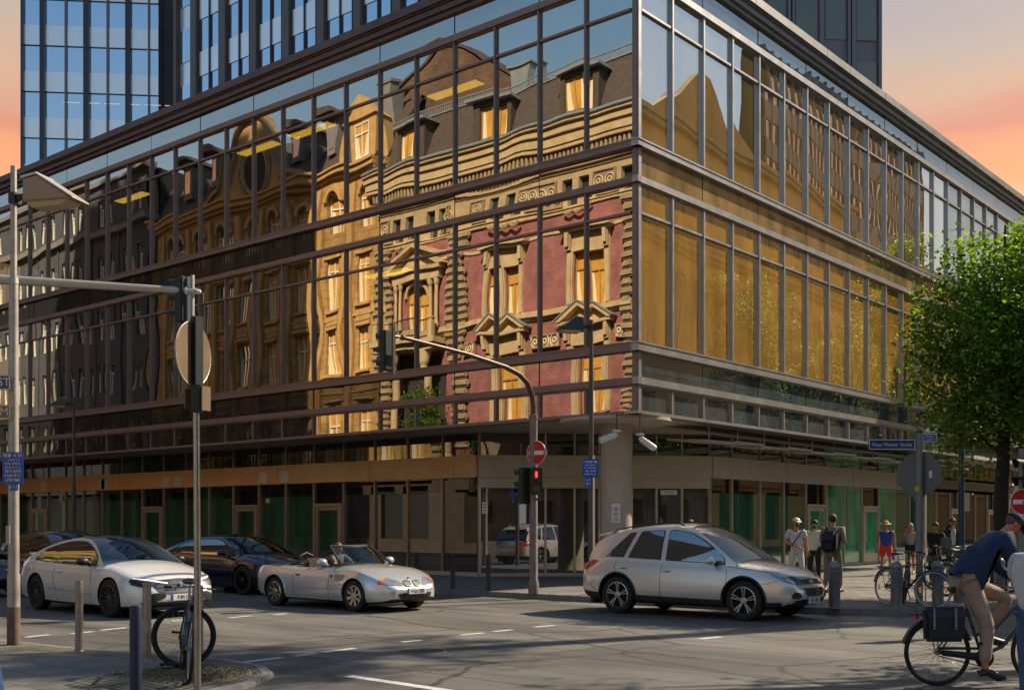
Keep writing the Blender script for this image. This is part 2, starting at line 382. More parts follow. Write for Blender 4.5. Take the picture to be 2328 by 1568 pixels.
# ================================================================ the glass corner building
M_frame=mat('frame_metal_shaded',(.25,.18,.16),.45,.45,var=.12,vs=2)  # same metal as the east frames, shade of the street front put into the colour
M_frameE=mat('frame_metal_sunlit',(.42,.40,.40),.36,.7,var=.1,vs=2)  # same frame metal, sunlight on the east side put into the lighter colour
M_corn=mat('cornice_metal_shaded',(.13,.095,.09),.45,.5,var=.2,vs=1.2)  # street side copy of the cornice metal, shade put into the colour
M_cornE=mat('cornice_metal_sunlit',(.2,.19,.18),.45,.5,var=.2,vs=1.2)  # east copy of the cornice metal, sunlight put into the colour
M_gS=glass_mat('mirror_glass',.66,(.34,.30,.22),(.92,.88,.8),dirt=.012)
M_gSp=glass_mat('mirror_spandrel',.56,None,(.9,.86,.8),back=(.03,.025,.022),dirt=.02)
M_gE=glass_mat('gold_reflection_glass',.42,None,(.97,.92,.82),back=(.52,.27,.05),dirt=.02,bv=(.6,1.1))  # amber backing paints in the reflection of a sunlit golden house
M_gEu=glass_mat('gold_reflection_glass_upper',.66,None,(.97,.95,.92),back=(.30,.19,.045),dirt=.02,bv=(.6,1.15))  # upper storey: the golden reflection painted weaker into the backing
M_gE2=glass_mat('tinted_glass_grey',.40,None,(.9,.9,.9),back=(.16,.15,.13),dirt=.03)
M_gEp=glass_mat('grey_spandrel',.30,None,(.85,.88,.9),back=(.065,.085,.095),dirt=.03)
M_gEm=glass_mat('bronze_spandrel',.26,None,(.9,.85,.75),back=(.34,.22,.09),dirt=.05)
M_gDull=glass_mat('dull_spandrel',.12,None,(.9,.88,.85),back=(.035,.029,.027),dirt=.02)
M_amber=mat('amber_blind',(.90,.56,.13),.85,var=.05,vs=.8,warm=(1,.97,.85))
M_dark=mat('dark_interior',(.03,.027,.024),.9)
M_slab=mat('floor_slab',(.12,.11,.1),.9)
M_soff=mat('soffit_plaster',(.42,.38,.33),.85,var=.1)
pod=empty('glass_corner_building',(0,0,0),0,'glass curtain wall corner building with mirrored street front and stone shopfront band','building')
def fp(face,u,z,o): return (-u,-o,z) if face=='S' else (o,u,z)
def fbox(mb,face,u0,u1,z0,z1,o0,o1):
    a=fp(face,u0,z0,o0); b=fp(face,u1,z1,o1); mb.box(a[0],b[0],a[1],b[1],z0,z1)
MOD={'S':1.506,'E':1.54}; NM={'S':26,'E':24}
rw=random.Random(11)
def pane(mb,face,u0,u1,z0,z1,o,amp,nx=5,nz=8):
    """a sheet of glass that is very slightly out of true, as big panes are"""
    tu,tz=rw.gauss(0,.0021),rw.gauss(0,.0015); bl=rw.gauss(.6,.7)*amp; ph=rw.random()*6.28; k2=rw.gauss(0,.55)*amp; fz=1.4+rw.random()*1.4
    vs=[]
    for j in range(nz+1):
        for i in range(nx+1):
            s_,t_=i/nx,j/nz; u=u0+(u1-u0)*s_; z=z0+(z1-z0)*t_
            e=math.sin(PI*s_)*math.sin(PI*t_)
            d=tu*(u-(u0+u1)/2)+tz*(z-(z0+z1)/2)+bl*e+k2*math.sin(PI*s_)*math.sin(fz*PI*t_+ph)
            vs.append(fp(face,u,z,o+d))
    fs=[]
    for j in range(nz):
        for i in range(nx):
            a=j*(nx+1)+i; q=(a,a+1,a+nx+2,a+nx+1)
            fs.append(q if face=='E' else q[::-1])
    mb.add(vs,fs)
for face in ('S','E'):
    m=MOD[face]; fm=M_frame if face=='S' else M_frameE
    for fl,(zb,zt,ztop) in enumerate(((6.09,9.27,9.99),(11.01,14.23,15.05))):
        for i in range(NM[face]):
            u0,u1=i*m,(i+1)*m
            if i==0: u0=.1
            p=MB(); amp=.0027 if face=='S' else .0022
            pane(p,face,u0+.03,u1-.03,zb+.03,zt-.03,0,amp); pane(p,face,u0+.03,u1-.03,zt+.03,ztop-.03,0,amp*.5,4,3)
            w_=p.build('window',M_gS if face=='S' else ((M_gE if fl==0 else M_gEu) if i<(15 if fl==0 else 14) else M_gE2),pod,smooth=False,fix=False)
            w_.data.polygons.foreach_set('use_smooth',[True]*len(w_.data.polygons))
            f=MB(); hw_=.027 if face=='S' else .033; fbox(f,face,u1-hw_,u1+hw_,zb,ztop,-.05,.085)
            fbox(f,face,u0+.0355,u1-.0355,zt-.03,zt+.03,-.04,.065)
            fbox(f,face,u0+.0355,u1-.0355,zb,zb+.04,-.04,.05); fbox(f,face,u0+.0355,u1-.0355,ztop-.04,ztop,-.04,.05)
            f.build('window_frame',fm,w_)
    W=NM[face]*m
    # ledges and rails between the window bands
    lg=MB()
    for (z0,z1,o1) in ((5.88,6.09,.17),(10.84,11.01,.17)):
        fbox(lg,face,-.172,W,z0,z1,-.05,o1)
        fbox(lg,face,-.19,W,z1-.03,z1+.012,-.04,o1+.018)
    lg.build('ledge',fm,pod)
    rl=MB()
    for (z0,z1,o1) in ((5.09,5.25,.11),(9.99,10.14,.11),(15.05,15.22,.11)):
        fbox(rl,face,-.112,W,z0,z1,-.05,o1); 
        fbox(rl,face,-.125,W,z0-.012,z0+.03,-.04,o1+.013)
    rl.build('rail',fm,pod)
    # opaque glass bands
    spm={'S':(M_gSp,M_gSp,M_gSp),'E':(M_gEp,M_gEm,M_gEp)}[face]
    for bi,(z0,z1) in enumerate(((5.25,5.88),(10.14,10.84),(15.22,15.82))):
        n=NM[face]//2
        k0=n if (face=='E' or bi==2) else (3,4)[bi]
        for (i0,i1,mm_) in ((0,k0,spm[bi]),(k0,n,M_gDull)):
            if i0==i1: continue
            p=MB()
            for i in range(i0,i1):
                a,b=i*2*m+(.02 if i else -.01),(i+1)*2*m
                pane(p,face,a+.006,b-.006,z0,z1,.02,.002,8,2)
            q=p.build('spandrel',mm_,pod,fix=False); q.data.polygons.foreach_set('use_smooth',[True]*len(q.data.polygons))
        for i in range(n): sj=MB(); fbox(sj,face,(i+1)*2*m-.008,(i+1)*2*m+.008,z0,z1,-.02,.024); sj.build('spandrel_seam',M_dark,pod)
    n=NM[face] if face=='S' else 16
    p=MB(); p2=MB(); f=MB()
    for i in range(n):
        a,b=i*m,(i+1)*m; 
        if i==0: a=.08
        pane(p if (i<8 or face=='E') else p2,face,a+.03,b-.03,4.44,5.06,0,.002,4,2); fbox(f,face,b-.035,b+.035,4.4,5.09,-.05,.07)
    if p2.v: p2.build('fascia_glass',M_gDull,pod,fix=False)
    q=p.build('fascia_glass',M_gSp if face=='S' else M_gEp,pod,fix=False); q.data.polygons.foreach_set('use_smooth',[True]*len(q.data.polygons))
    fbox(f,face,-.09,n*m,4.36,4.44,-.3,.085); fbox(f,face,.0,n*m,5.03,5.088,-.04,.06)
    f.build('fascia_frame',fm,pod)
    # cornice
    c=MB(); 
    fbox(c,face,-.14,W,15.82,15.95,-.3,.12); fbox(c,face,-.20,W,15.952,16.12,-.3,.20); fbox(c,face,-.25,W,16.122,16.17,-.3,.25); fbox(c,face,-.31,W,16.172,16.41,-.3,.31)
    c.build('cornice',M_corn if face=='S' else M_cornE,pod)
    cj=MB()
    for i in range(0,NM[face]//3): fbox(cj,face,i*3*m+.9-.006,i*3*m+.9+.006,16.18,16.40,.1,.3125)
    cj.build('cornice_joint',M_dark,pod)
# corner post
MB().box(-.1,.045,-.045,.1,4.44,15.06).build('corner_post',M_frame,pod)
MB().box(.047,.075,-.02,.1,4.44,15.06).build('corner_trim',M_frameE,pod)
# fabric behind the glass: slabs, back walls, roof
sb=MB()
for z0,z1 in ((4.50,5.95),(9.98,10.95)):
    sb.prism([(-40,.12),(-.12,.12),(-.12,38),(-40,38)],z0,z1)
sb.build('floor_slab',M_slab,pod)
MB().prism([(-42,.1),(-.1,.1),(-.1,38),(-42,38)],15.06,15.9).build('roof_slab',mat('roofing',(.16,.155,.15),.9,var=.3),pod)
wl=MB()
for z0,z1 in ((5.955,9.975),(10.955,15.055)):
    wl.box(-40,-6,6.5,6.7,z0,z1); wl.box(-6,-5.8,6.5,38,z0,z1)
wl.build('inner_wall',mat('office_wall',(.22,.18,.12),.9,var=.2),pod)
bl=MB()
bl2=MB()
for i in range(NM['E']):
    a,b=i*1.54+.05,(i+1)*1.54-.03
    if i==0: a=.25
    (bl if i<15 else bl2).box(-.27,-.25,a,b,6.2,9.97); (bl if i<14 else bl2).box(-.27,-.25,a,b,11.1,15.0)

# rails seen against the blinds
rl=MB()
for i in range(8):
    for k in range(3): rl.cyl((-.12,i*1.54+.12,6.55+k*.36),(-.12,i*1.54+1.05,6.55+k*.36),.012,n=6)
(rl.build if False else (lambda *a:None))('guard_rail',mat('rail_white',(.7,.66,.55),.5),pod)
M_strip=mat('ceiling_strip',(.8,.6,.1),.5,emit=(1,.72,.08),es=2.2)
for (x,y,z) in ((-13.6,1.2,14.6),(-16.4,1.2,14.6),(-7.9,2.0,14.75),(-25,1.6,14.6),(-11,2.2,9.7)):
    c=MB(); 
    for k in range(3): c.box(x-1.0,x+1.0,y-.2+k*.15,y-.1+k*.15,z,z+.03)
    h=c.build('ceiling_light',M_strip,pod)
    MB().box(x-1.05,x+1.05,y-.25,y+.25,z+.031,z+.09).build('light_housing',M_slab,h)
# ground floor --------------------------------------------------
A=(-41,2.0); B=(-6.9,2.0); C_=(-2.0,6.9); D_=(-2.0,38.0)
M_stL=mat('stone_fascia',(.66,.40,.18),.7,var=.12,vs=1.5,bump=.15,bs=50)
M_stC=mat('stone_fascia_grey',(.46,.40,.33),.7,var=.1,vs=1.5,bump=.15,bs=50)
M_brz=mat('bronze_profile',(.42,.31,.22),.4,.55,var=.12)
M_alu=mat('champagne_profile',(.5,.44,.36),.38,.5,var=.1)
M_shL=glass_mat('shop_glass_green',.26,None,(.85,.85,.82),back=(.035,.12,.055),dirt=.01)
M_shD=glass_mat('shop_glass_dark',.22,None,(.85,.85,.85),back=(.013,.013,.012),dirt=.01)
M_shG=glass_mat('shop_glass_grey',.26,None,(.85,.85,.85),back=(.05,.052,.045),dirt=.02)
M_shE=glass_mat('shop_glass_sunlit_green',.16,None,(.85,.88,.85),back=(.08,.42,.20),dirt=.02)  # brighter green backing stands in for sun on the film
M_shB=glass_mat('shop_glass_teal',.24,None,(.85,.85,.85),back=(.02,.14,.085),dirt=.02)
def seg_frame(P,Q):
    e=(Vector(Q)-Vector(P)); L_=e.length; e/=L_; n=Vector((e.y,-e.x)); return Vector(P),e,n,L_
def sbox(mb,P,e,n,s0,s1,z0,z1,o0,o1):
    a=P+e*s0+n*o0; b=P+e*s1+n*o0; c=P+e*s1+n*o1; d=P+e*s0+n*o1
    mb.prism([(a.x,a.y),(b.x,b.y),(c.x,c.y),(d.x,d.y)],z0,z1)
def shopfront(P,Q,marks,doors,prof,mats,up,base=.14):
    P,e,n,L_=seg_frame(P,Q)
    for k in range(len(marks)-1):
        s0,s1=marks[k],marks[k+1]; g=MB(); isd=k in doors; zt=2.32 if isd else base+.1
        low,high=mats(k)
        def gp(z0,z1,a=.03,mi=0):
            p0=P+e*(s0+a)+n*(rw.gauss(0,.004)); p1=P+e*(s1-a)+n*(rw.gauss(0,.004))
            g.m=mi; g.add([(p0.x,p0.y,z0),(p1.x,p1.y,z0),(p1.x,p1.y,z1),(p0.x,p0.y,z1)],[(0,1,2,3)])
        zs=2.62
        if isd: gp(2.36,3.06,.03,1)
        else: gp(base+.1,zs); gp(zs,3.06,.03,1)
        gp(3.71,4.36,.03,1)
        w_=g.build('shop_window',[low,high],pod,fix=False)
        f=MB(); sbox(f,P,e,n,s1-.03,s1+.03,base,3.06,-.06,.06); sbox(f,P,e,n,s1-.025,s1+.025,3.71,4.36,-.06,.05)
        if k==0: sbox(f,P,e,n,s0-.03,s0+.03,base,3.06,-.06,.06)
        if not isd: sbox(f,P,e,n,s0+.031,s1-.031,base,base+.1,-.05,.04)
        f.build('window_frame',prof,w_)
        if isd:
            d=MB(); a=s0+.14; b=s1-.14
            d.m=0; sbox(d,P,e,n,a,a+.11,base,2.25,-.02,.075); sbox(d,P,e,n,b-.11,b,base,2.25,-.02,.075); sbox(d,P,e,n,a+.111,b-.111,2.13,2.25,-.02,.075); sbox(d,P,e,n,a+.111,b-.111,base,base+.42,-.02,.07)
            dd=d.build('door',prof,pod)
            q=MB(); p0=P+e*(a+.1)+n*.03; p1=P+e*(b-.1)+n*.03; q.add([(p0.x,p0.y,base+.4),(p1.x,p1.y,base+.4),(p1.x,p1.y,2.14),(p0.x,p0.y,2.14)],[(0,1,2,3)])
            q.build('pane',low,dd,fix=False)
            fr=MB(); sbox(fr,P,e,n,s0+.031,s0+.12,base,2.36,-.05,.1); sbox(fr,P,e,n,s1-.12,s1-.031,base,2.36,-.05,.1); sbox(fr,P,e,n,s0+.121,s1-.121,2.265,2.36,-.05,.1)
            fr.build('door_frame',prof,dd)
            h=MB(); h0=P+e*(a+.06)+n*.13; h.tube([h0.to_3d()+Vector((0,0,.95))-Vector((n.x*.06,n.y*.06,0)),h0.to_3d()+Vector((0,0,.97)),h0.to_3d()+Vector((0,0,1.35)),h0.to_3d()+Vector((0,0,1.37))-Vector((n.x*.06,n.y*.06,0))],.014,6)
            h.build('handle',mat('steel',(.5,.48,.45),.3,.9),dd)
    return P,e,n,L_
LA=34.1
mk=[LA-1.5*k for k in range(0,22)][::-1]; nl=len(mk)-1
drs=[nl-1-4,nl-1-7,nl-1-11,nl-1-17]
def matL(k):
    j=nl-1-k
    if j==0: return (M_shD,M_shD)
    return ((M_shG if j in(1,2,3) else M_shL), M_shD)
P,e,n,L_=shopfront(A,B,mk,drs,M_brz,matL,True)
fb=MB(); sbox(fb,P,e,n,0,LA+.0,3.06,3.71,-.1,.16); fb.build('stone_band',M_stL,pod)
fj=MB()
for s_ in (LA-.9,LA-4.6,LA-9.3,LA-14.2,LA-19.5,LA-25.,LA-30): sbox(fj,P,e,n,s_-.006,s_+.006,3.061,3.709,-.05,.163)
# pale cut-outs where old letters stood
fj.build('band_joint',M_dark,pod)
for sx in (385,413,245,605,655,107,240):
    s_=hit(sx,A,B)
    if 1<s_<LA: pt=MB(); sbox(pt,P,e,n,s_-.22,s_+.22,3.12,3.5,.1,.172); pt.build('notice_panel',mat('pale_panel',(.60,.60,.50),.6,var=.1),pod)
bs=MB(); sbox(bs,P,e,n,0,LA,.1,.24,-.12,.10); bs.build('plinth',M_stC,pod)
# chamfered entrance
cm=[0.0]+[hit(x,B,C_) for x in (1240,1306,1362)]+[hit(x,B,C_) for x in (1436,1492,1550,1612)]+[6.93]
cm=[c for c in cm if c>=0]; cm=sorted(cm)
P,e,n,L_=shopfront(B,C_,cm,[],M_alu,lambda k:(M_shG,M_shD),True,base=.12)
fb=MB(); sbox(fb,P,e,n,-.04,L_+.04,3.06,3.71,-.1,.16); sbox(fb,P,e,n,-.0,L_,2.74,3.058,-.08,.10); fb.build('stone_band',M_stC,pod)
bs=MB(); sbox(bs,P,e,n,.02,L_-.02,.1,.22,-.12,.08); bs.build('plinth',M_stC,pod)
# east shopfront
em=[0.0]+[hit(x,C_,D_) for x in (1662,1726,1780,1830.5,1875,1917,1957,1996,2031,2066,2098,2127)]
em=em+[em[-1]+1.7*k for k in range(1,8)]
def matE(k):
    if k in (5,6,8): return (M_shE,M_shE)
    if k in (7,4): return (M_shE,M_shD)
    if k in (9,10,11): return (M_shB,M_shB)
    if k>11: return (M_shD,M_shD)
    return (M_shB,M_shD)
P,e,n,L_=shopfront(C_,D_,em,[4,7,13,16],M_alu,matE,True)
fb=MB(); sbox(fb,P,e,n,-.02,hit(2090,C_,D_)+1.2,3.06,3.71,-.1,.16); fb.build('stone_band',M_stC,pod)
fb=MB(); sbox(fb,P,e,n,hit(2090,C_,D_)+1.21,L_,3.2,3.6,-.1,.1); fb.build('steel_band',mat('dark_steel',(.08,.085,.09),.5,.5),pod)
fj=MB()
for sx in (1780,1931,2030): 
    s_=hit(sx,C_,D_); sbox(fj,P,e,n,s_-.008,s_+.008,3.061,3.709,-.05,.163)
fj.build('band_joint',M_dark,pod)
bs=MB(); sbox(bs,P,e,n,0,L_,.1,.24,-.12,.10); bs.build('plinth',M_stC,pod)
for k,sx in enumerate((2186,2266)):
    sp_=MB(); s_=hit(sx,C_,D_); sbox(sp_,P,e,n,s_-.75,s_+.75,2.25,3.1,.02,.12); sp_.build('sign_panel',mat('panel_pale',(.45,.44,.42),.6),pod)
# wall behind the shop glass and soffit
MB().prism([(-41,2.3),(-7.0,2.3),(-2.3,7.0),(-2.3,38),(-41,38)],.0,4.34).build('core_wall',M_dark,pod)
sf=MB().prism([(-41,.05),(-.05,.05),(-.05,38),(-41,38)],4.365,4.5); sf.build('soffit',M_soff,pod)
# round corner column with its pier and ceiling ring
MB().lathe([(.40,.12),(.40,4.362)],(-1.4,1.15,0),32).build('column',mat('column_concrete',(.42,.35,.28),.7,var=.14,vs=1.3,bump=.2,bs=40),pod,smooth=True)
MB().lathe([(.4,4.36),(1.5,4.36),(1.5,4.28),(1.35,4.25),(.401,4.25)],(-1.4,1.15,0),40).build('ceiling_ring',M_stC,pod,smooth=True)
nb=MB(); n0=Vector((-1.4+.408*.55,1.15-.408*.83,1.95)); nb.obox(n0,(.85,.53),.11,.004,.24); nt_=nb.build('notice',mat('paper',(.75,.73,.68),.7),pod)
tx=MB()
for k in range(9): tx.obox((n0.x+.0035,n0.y-.0062,2.12-k*.045),(.85,.53),.08 if k%3 else .03,.0015,.008)
tx.build('notice_print',mat('ink',(.04,.07,.12),.7),nt_)
# sunshade louvres over the east shopfront
lv=MB()
for k in range(13):
    y0=3.6+k*1.62
    lv.obox((-.75,y0+.75,3.96+(.05 if k%2 else 0)),(0,1),.84,.62,.028,.07)
    lv.cyl((-.5,y0+.7,3.98),(-.5,y0+.7,4.36),.02,n=6)
lv.build('sunshade',mat('louvre_metal',(.45,.43,.40),.45,.4,var=.15),pod)
# floodlights on drop rods
M_wht=mat('white_enamel',(.66,.63,.57),.4,var=.06)
for i,(sx,dep,yaw) in enumerate(((1402,27.6,.9),(1455,27.2,-.5))):
    x,y=S(sx,dep); z=4.36
    t=empty('floodlight',(x,y,4.36),0,('white floodlight hanging beside the round column, tipped towards it','white floodlight hanging at the very corner of the overhang, angled down outward')[i],'floodlight','floodlights under the overhang')
    MB().cyl((0,0,0),(0,0,-.42 if i==0 else -.55),.022,n=8).build('rod',mat('rod_brown',(.1,.08,.07),.5),t)
    zz=-.5 if i==0 else -.62; s_=-1 if i==0 else 1
    u=Vector((RX*s_,RY*s_,-.38 if i==0 else -.72)).normalized()
    b=Vector((0,0,zz))
    h=MB(); h.tube([b-u*.02,b+u*.04,b+u*.36,b+u*.44,b+u*.47],[.04,.075,.085,.075,.02],14); h.build('lamp_body',M_wht,t,smooth=True)
    MB().obox((0,0,zz+.09),(RX,RY),.10,.04,.03).build('bracket',M_wht,t,bevel=.01)

# ================================================================ office towers behind
M_blue=glass_mat('tower_glass',.85,None,(.66,.78,.92),back=(.12,.14,.17),dirt=.01)
M_tsp=glass_mat('tower_spandrel',.62,None,(1,.97,.97),rough=.25,back=(.78,.76,.80),dirt=0,bv=(.92,1.05))
M_tfr=mat('tower_mullion',(.06,.055,.07),.4,.5)
M_tfr2=mat('tower_mullion_light',(.16,.15,.16),.4,.5)
M_pil=mat('tower_pilaster',(.13,.115,.115),.55,.3,var=.15)
M_core=mat('core_slate',(.05,.048,.05),.85,var=.35,vs=.7)
tw=empty('office_tower',S(205,92)+(0,),0,'tall office tower in blue glass rising behind the glass corner building','building')
ox,oy=S(205,92)
E45=Vector((.703,.711)); N45=Vector((.711,-.703))
def tloc(p): return (p[0]-ox,p[1]-oy)
a=Vector(S(50,85)); 
# end of the blue face at bearing 360
def on45(sx,P):   # point on the 45 degree plane through P
    q=(sx-1164)/FOC; d=Vector((FX+q*RX,FY+q*RY)); c=Vector((CX,CY)); t=((P-c).dot(N45))/d.dot(N45); return c+d*t
b=on45(360,a); Lb=(b-a).length
def t45(mb,P,s0,s1,z0,z1,o0,o1):
    k=[P+E45*s0+N45*o0,P+E45*s1+N45*o0,P+E45*s1+N45*o1,P+E45*s0+N45*o1]
    mb.prism([tloc(q) for q in k],z0,z1)
HT=46.5
m_=MB(); t45(m_,a,0,Lb+.2,0,HT,-14,-.12); m_.build('tower_core',M_core,tw)
cols=[((x-1164)/FOC) for x in ()]
sxs=[50,54.5,96,111,151,209-54,196,209-0]
bars=[(50,54,1),(93,103,1),(148,153,0),(192,204,1),(243,248,0),(287,298,1),(337,341,0)]
fr=MB(); fr2=MB()
for x0,x1,k in bars:
    s0=(on45(x0,a)-a).dot(E45); s1=(on45(x1,a)-a).dot(E45)
    t45(fr if k else fr2,a,s0,s1,0,HT,-.1,.35 if k else .15)
fr.build('mullion',M_tfr,tw); fr2.build('thin_mullion',M_tfr2,tw)
zrow=[]
FLH=106*84.5/FOC; z98=CH+(1190-100)*84.8/FOC
r0=z98-10*FLH
for r in range(0,14):
    zz=r0+r*FLH     # top of a window strip (dark line)
    if zz+0>HT: break
    g=MB(); t45(g,a,.02,Lb,zz-.56*FLH,zz,-.1,-.02); g.build('window_band',M_blue,tw)
    g=MB(); t45(g,a,.02,Lb,zz+.03,zz+.44*FLH,-.1,.02); g.build('spandrel',M_tsp,tw)
    g=MB(); t45(g,a,.02,Lb,zz-.04,zz+.03,-.1,.05); g.build('strip_joint',M_tfr,tw)
    if r==9: 
        g=MB()
        for q in range(6): t45(g,a,3.0+q*1.5,4.2+q*1.5,zz-.75,zz-.69,-.015,-.01)
        g.build('ceiling_light',mat('lamp_white',(.9,.9,.9),.5,emit=(1,.98,.95),es=.25),tw)
cr_=MB(); p0=b+E45*0; q0=Vector(S(418,84))
cr_.prism([tloc(p0-N45*.3),tloc(p0+E45*.2-N45*.3),tloc(on45(420,b)-N45*.3),tloc(on45(420,b)-N45*9),tloc(b-N45*9)],0,HT); cr_.build('stair_core',M_core,tw)
# wing parallel to the glass corner building
wy=18.0; wg=empty('tower_wing',(-34,wy,0),0,'slab wing of the tower, heightened to cast shade, with brown pilasters behind the cornice','building')
x0,x1=-46.9,-22.4; HW=58  # storeys out of view added so the wing shades the ochre house
MB().box(x0+34,x1+34,.3,12,0,HW).build('wall',M_core,wg)
bay=3.0; nb_=0; pl=MB(); xs=-44.8
FW=3.5; zc=CH+(1190-178)*70/FOC
allw=[]
k=0
while xs<x1-1:
    pl.box(xs-.29+34,xs+.29+34,-.20,.29,0,HW); nx=xs+bay
    wcol=MB(); scol=MB(); tm=MB()
    r=-7
    while zc+r*FW<HW-.2:
        zt=zc+r*FW
        for h in range(2):
            a0=xs+.38+34+h*(bay-.76)/2; a1=a0+(bay-.76)/2
            if zt<16: wcol.box(a0+.05,a1-.04,.05,.1,zt-1.95,zt); scol.box(a0+.03,a1-.02,.0,.12,zt+.03,zt+FW-1.98)
            else:
                g=MB(); g.box(a0+.05,a1-.04,.05,.1,zt-1.95,zt); wq=g.build('window',M_blue,wg)
                g=MB(); g.box(a0+.03,a1-.02,.0,.12,zt+.03,zt+FW-1.98); g.build('window_parapet',M_tsp,wq)
        r+=1
    lo_=wcol.build('lower_windows',M_blue,wg); lo_['kind']='stuff'; lo_=scol.build('lower_parapets',M_tsp,wg); lo_['kind']='stuff'
    tm.box(xs+bay/2-.04+34,xs+bay/2+.04+34,-.08,.04,0,HW); tm.box(xs+bay-.5+34,xs+bay-.44+34,-.1,.05,0,HW); tm.build('mullion',M_tfr,wg)
    xs+=bay
pl.box(x0+34,x0+.25+34,-.2,.29,0,HW)
r=-1
while zc+r*FW<HW-.2:
    g=MB(); g.box(x0+.3+34,x0+1.7+34,.1,.2,zc+r*FW-FW,zc+r*FW); wq=g.build('window_parapet',M_tsp,wg)
    g=MB(); g.box(x0+.4+34,x0+1.6+34,.05,.099,zc+r*FW-2.15,zc+r*FW-.1); g.build('window',M_blue,wq); r+=1
pl.build('pilaster',M_pil,wg)
# tower on the right: violet-grey panels
P2=Vector(S(2003,57)); tr=empty('panel_tower',(P2.x,P2.y,0),0,'violet-grey panelled tower with dark mirrored windows standing against the evening sky','building')
ox,oy=P2.x,P2.y
M_pan=mat('violet_panel',(.17,.15,.17),.45,.25,var=.05)
M_wd=glass_mat('tower_dark_glass',.20,None,(.85,.72,.55),back=(.012,.02,.03),dirt=.01)
H2=33
def s2(sx): return (on45(sx,P2)-P2).dot(E45)
m_=MB(); t45(m_,P2,s2(1600),0,0,H2,-10,-.08); m_.build('wall',M_pan,tr)
pl=MB()
for x0_,x1_ in ((1996,2003),(1935,1945),(1862,1871),(1926,1932),(1800,1806),(1790,1796),(1728,1738),(1660,1668)): t45(pl,P2,s2(x0_),s2(x1_),0,H2,-.1,.12)
pl.build('fin',M_pan,tr)
zb2=CH+(1190-94)*57/FOC; per=3.62
for k in range(-3,2):
    zt=zb2+k*per+ (2.55)
    for (x0_,x1_) in ((1946,1994),(1875,1925),(1808,1860),(1742,1788),(1670,1726)):
        g=MB(); 
        p=[P2+E45*s2(x0_)+N45*.0,P2+E45*s2(x1_)+N45*.0]
        t45(g,P2,s2(x0_)+.05,s2(x1_)-.03,zt-2.55,min(zt,H2-.3),-.07,rw.gauss(-.03,.01)); g.build('window',M_wd,tr)
# ================================================================ the buildings across both streets (seen in the mirror glass)
class Fac:
    """façade drawing helper: u along the wall, z up, o outwards"""
    def __init__(s, face, plane): s.face=face; s.p=plane
    def pt(s,u,z,o): return (u,s.p+o,z) if s.face=='N' else (s.p-o,u,z)
    def box(s,mb,u0,u1,z0,z1,o0,o1):
        a=s.pt(u0,z0,o0); b=s.pt(u1,z1,o1); mb.box(a[0],b[0],a[1],b[1],z0,z1)
    def ext(s,mb,pts,o0,o1):     # polygon in (u,z) extruded between offsets
        a=[Vector(s.pt(u,z,o0)) for u,z in pts]; d=Vector(s.pt(0,0,o1))-Vector(s.pt(0,0,o0)); mb.extr(a,d)
    def wall_grid(s,mb,u0,u1,z0,z1,holes,o=0.0,depth=.3,eps=0):
        """wall face with rectangular holes and their reveals"""
        us=sorted({u0,u1,*[h[0] for h in holes],*[h[1] for h in holes]}); zs=sorted({z0,z1,*[h[2] for h in holes],*[h[3] for h in holes]})
        us=[u for u in us if u0<=u<=u1]; zs=[z for z in zs if z0<=z<=z1]
        for i in range(len(us)-1):
            for j in range(len(zs)-1):
                cu,cz=(us[i]+us[i+1])/2,(zs[j]+zs[j+1])/2
                if any(h[0]<cu<h[1] and h[2]<cz<h[3] for h in holes): continue
                mb.add([s.pt(us[i],zs[j],o),s.pt(us[i+1],zs[j],o),s.pt(us[i+1],zs[j+1],o),s.pt(us[i],zs[j+1],o)],[(0,1,2,3)])
        for h in holes:
            c=[(h[0],h[2]),(h[1],h[2]),(h[1],h[3]),(h[0],h[3])]
            for k in range(4):
                a,b=c[k],c[(k+1)%4]; mb.add([s.pt(*a,o),s.pt(*b,o),s.pt(*b,o-depth),s.pt(*a,o-depth)],[(0,1,2,3)])
    def window(s,par,u0,u1,z0,z1,glass,frame,rec=.24,tr=.68,style=0,label=None):
        g=MB()
        s.box(g,u0,u1,z0,z1,-rec-.06,-rec)
        w_=g.build('window',glass,par)
        f=MB(); t=.06; s.box(f,u0,u0+t,z0,z1,-rec+.001,-rec+.06); s.box(f,u1-t,u1,z0,z1,-rec+.001,-rec+.06)
        s.box(f,u0+t,u1-t,z1-t,z1,-rec+.001,-rec+.055); s.box(f,u0+t,u1-t,z0,z0+t,-rec+.001,-rec+.055)
        zm=z0+(z1-z0)*tr; s.box(f,u0+t,u1-t,zm-.04,zm+.04,-rec+.001,-rec+.07)
        um=(u0+u1)/2; s.box(f,um-.035,um+.035,z0+t,zm-.04,-rec+.001,-rec+.065)
        if style: s.box(f,um-.02,um+.02,zm+.04,z1-t,-rec+.001,-rec+.06)
        f.build('window_frame',frame,w_)
        # curtains half drawn
        c=MB(); k=rw.random(); wd=(u1-u0-.12)
        c.add([s.pt(u0+t,z0+t,-rec+.004),s.pt(u0+t+wd*(.18+.2*k),z0+t,-rec+.004),s.pt(u0+t+wd*(.08+.1*k),zm-.04,-rec+.004),s.pt(u0+t,zm-.04,-rec+.004)],[(0,1,2,3)])
        c.add([s.pt(u1-t,z0+t,-rec+.004),s.pt(u1-t-wd*(.18+.2*k),z0+t,-rec+.004),s.pt(u1-t-wd*(.06+.1*k),zm-.04,-rec+.004),s.pt(u1-t,zm-.04,-rec+.004)],[(0,1,2,3)])
        c.build('curtain',M_curt,w_,fix=False)
        return w_
M_brickR=brick_mat('red_brick',(.36,.12,.11),(.28,.085,.08),(.28,.18,.15),bw=.25,rh=.08,ms=.008,bump=.4)
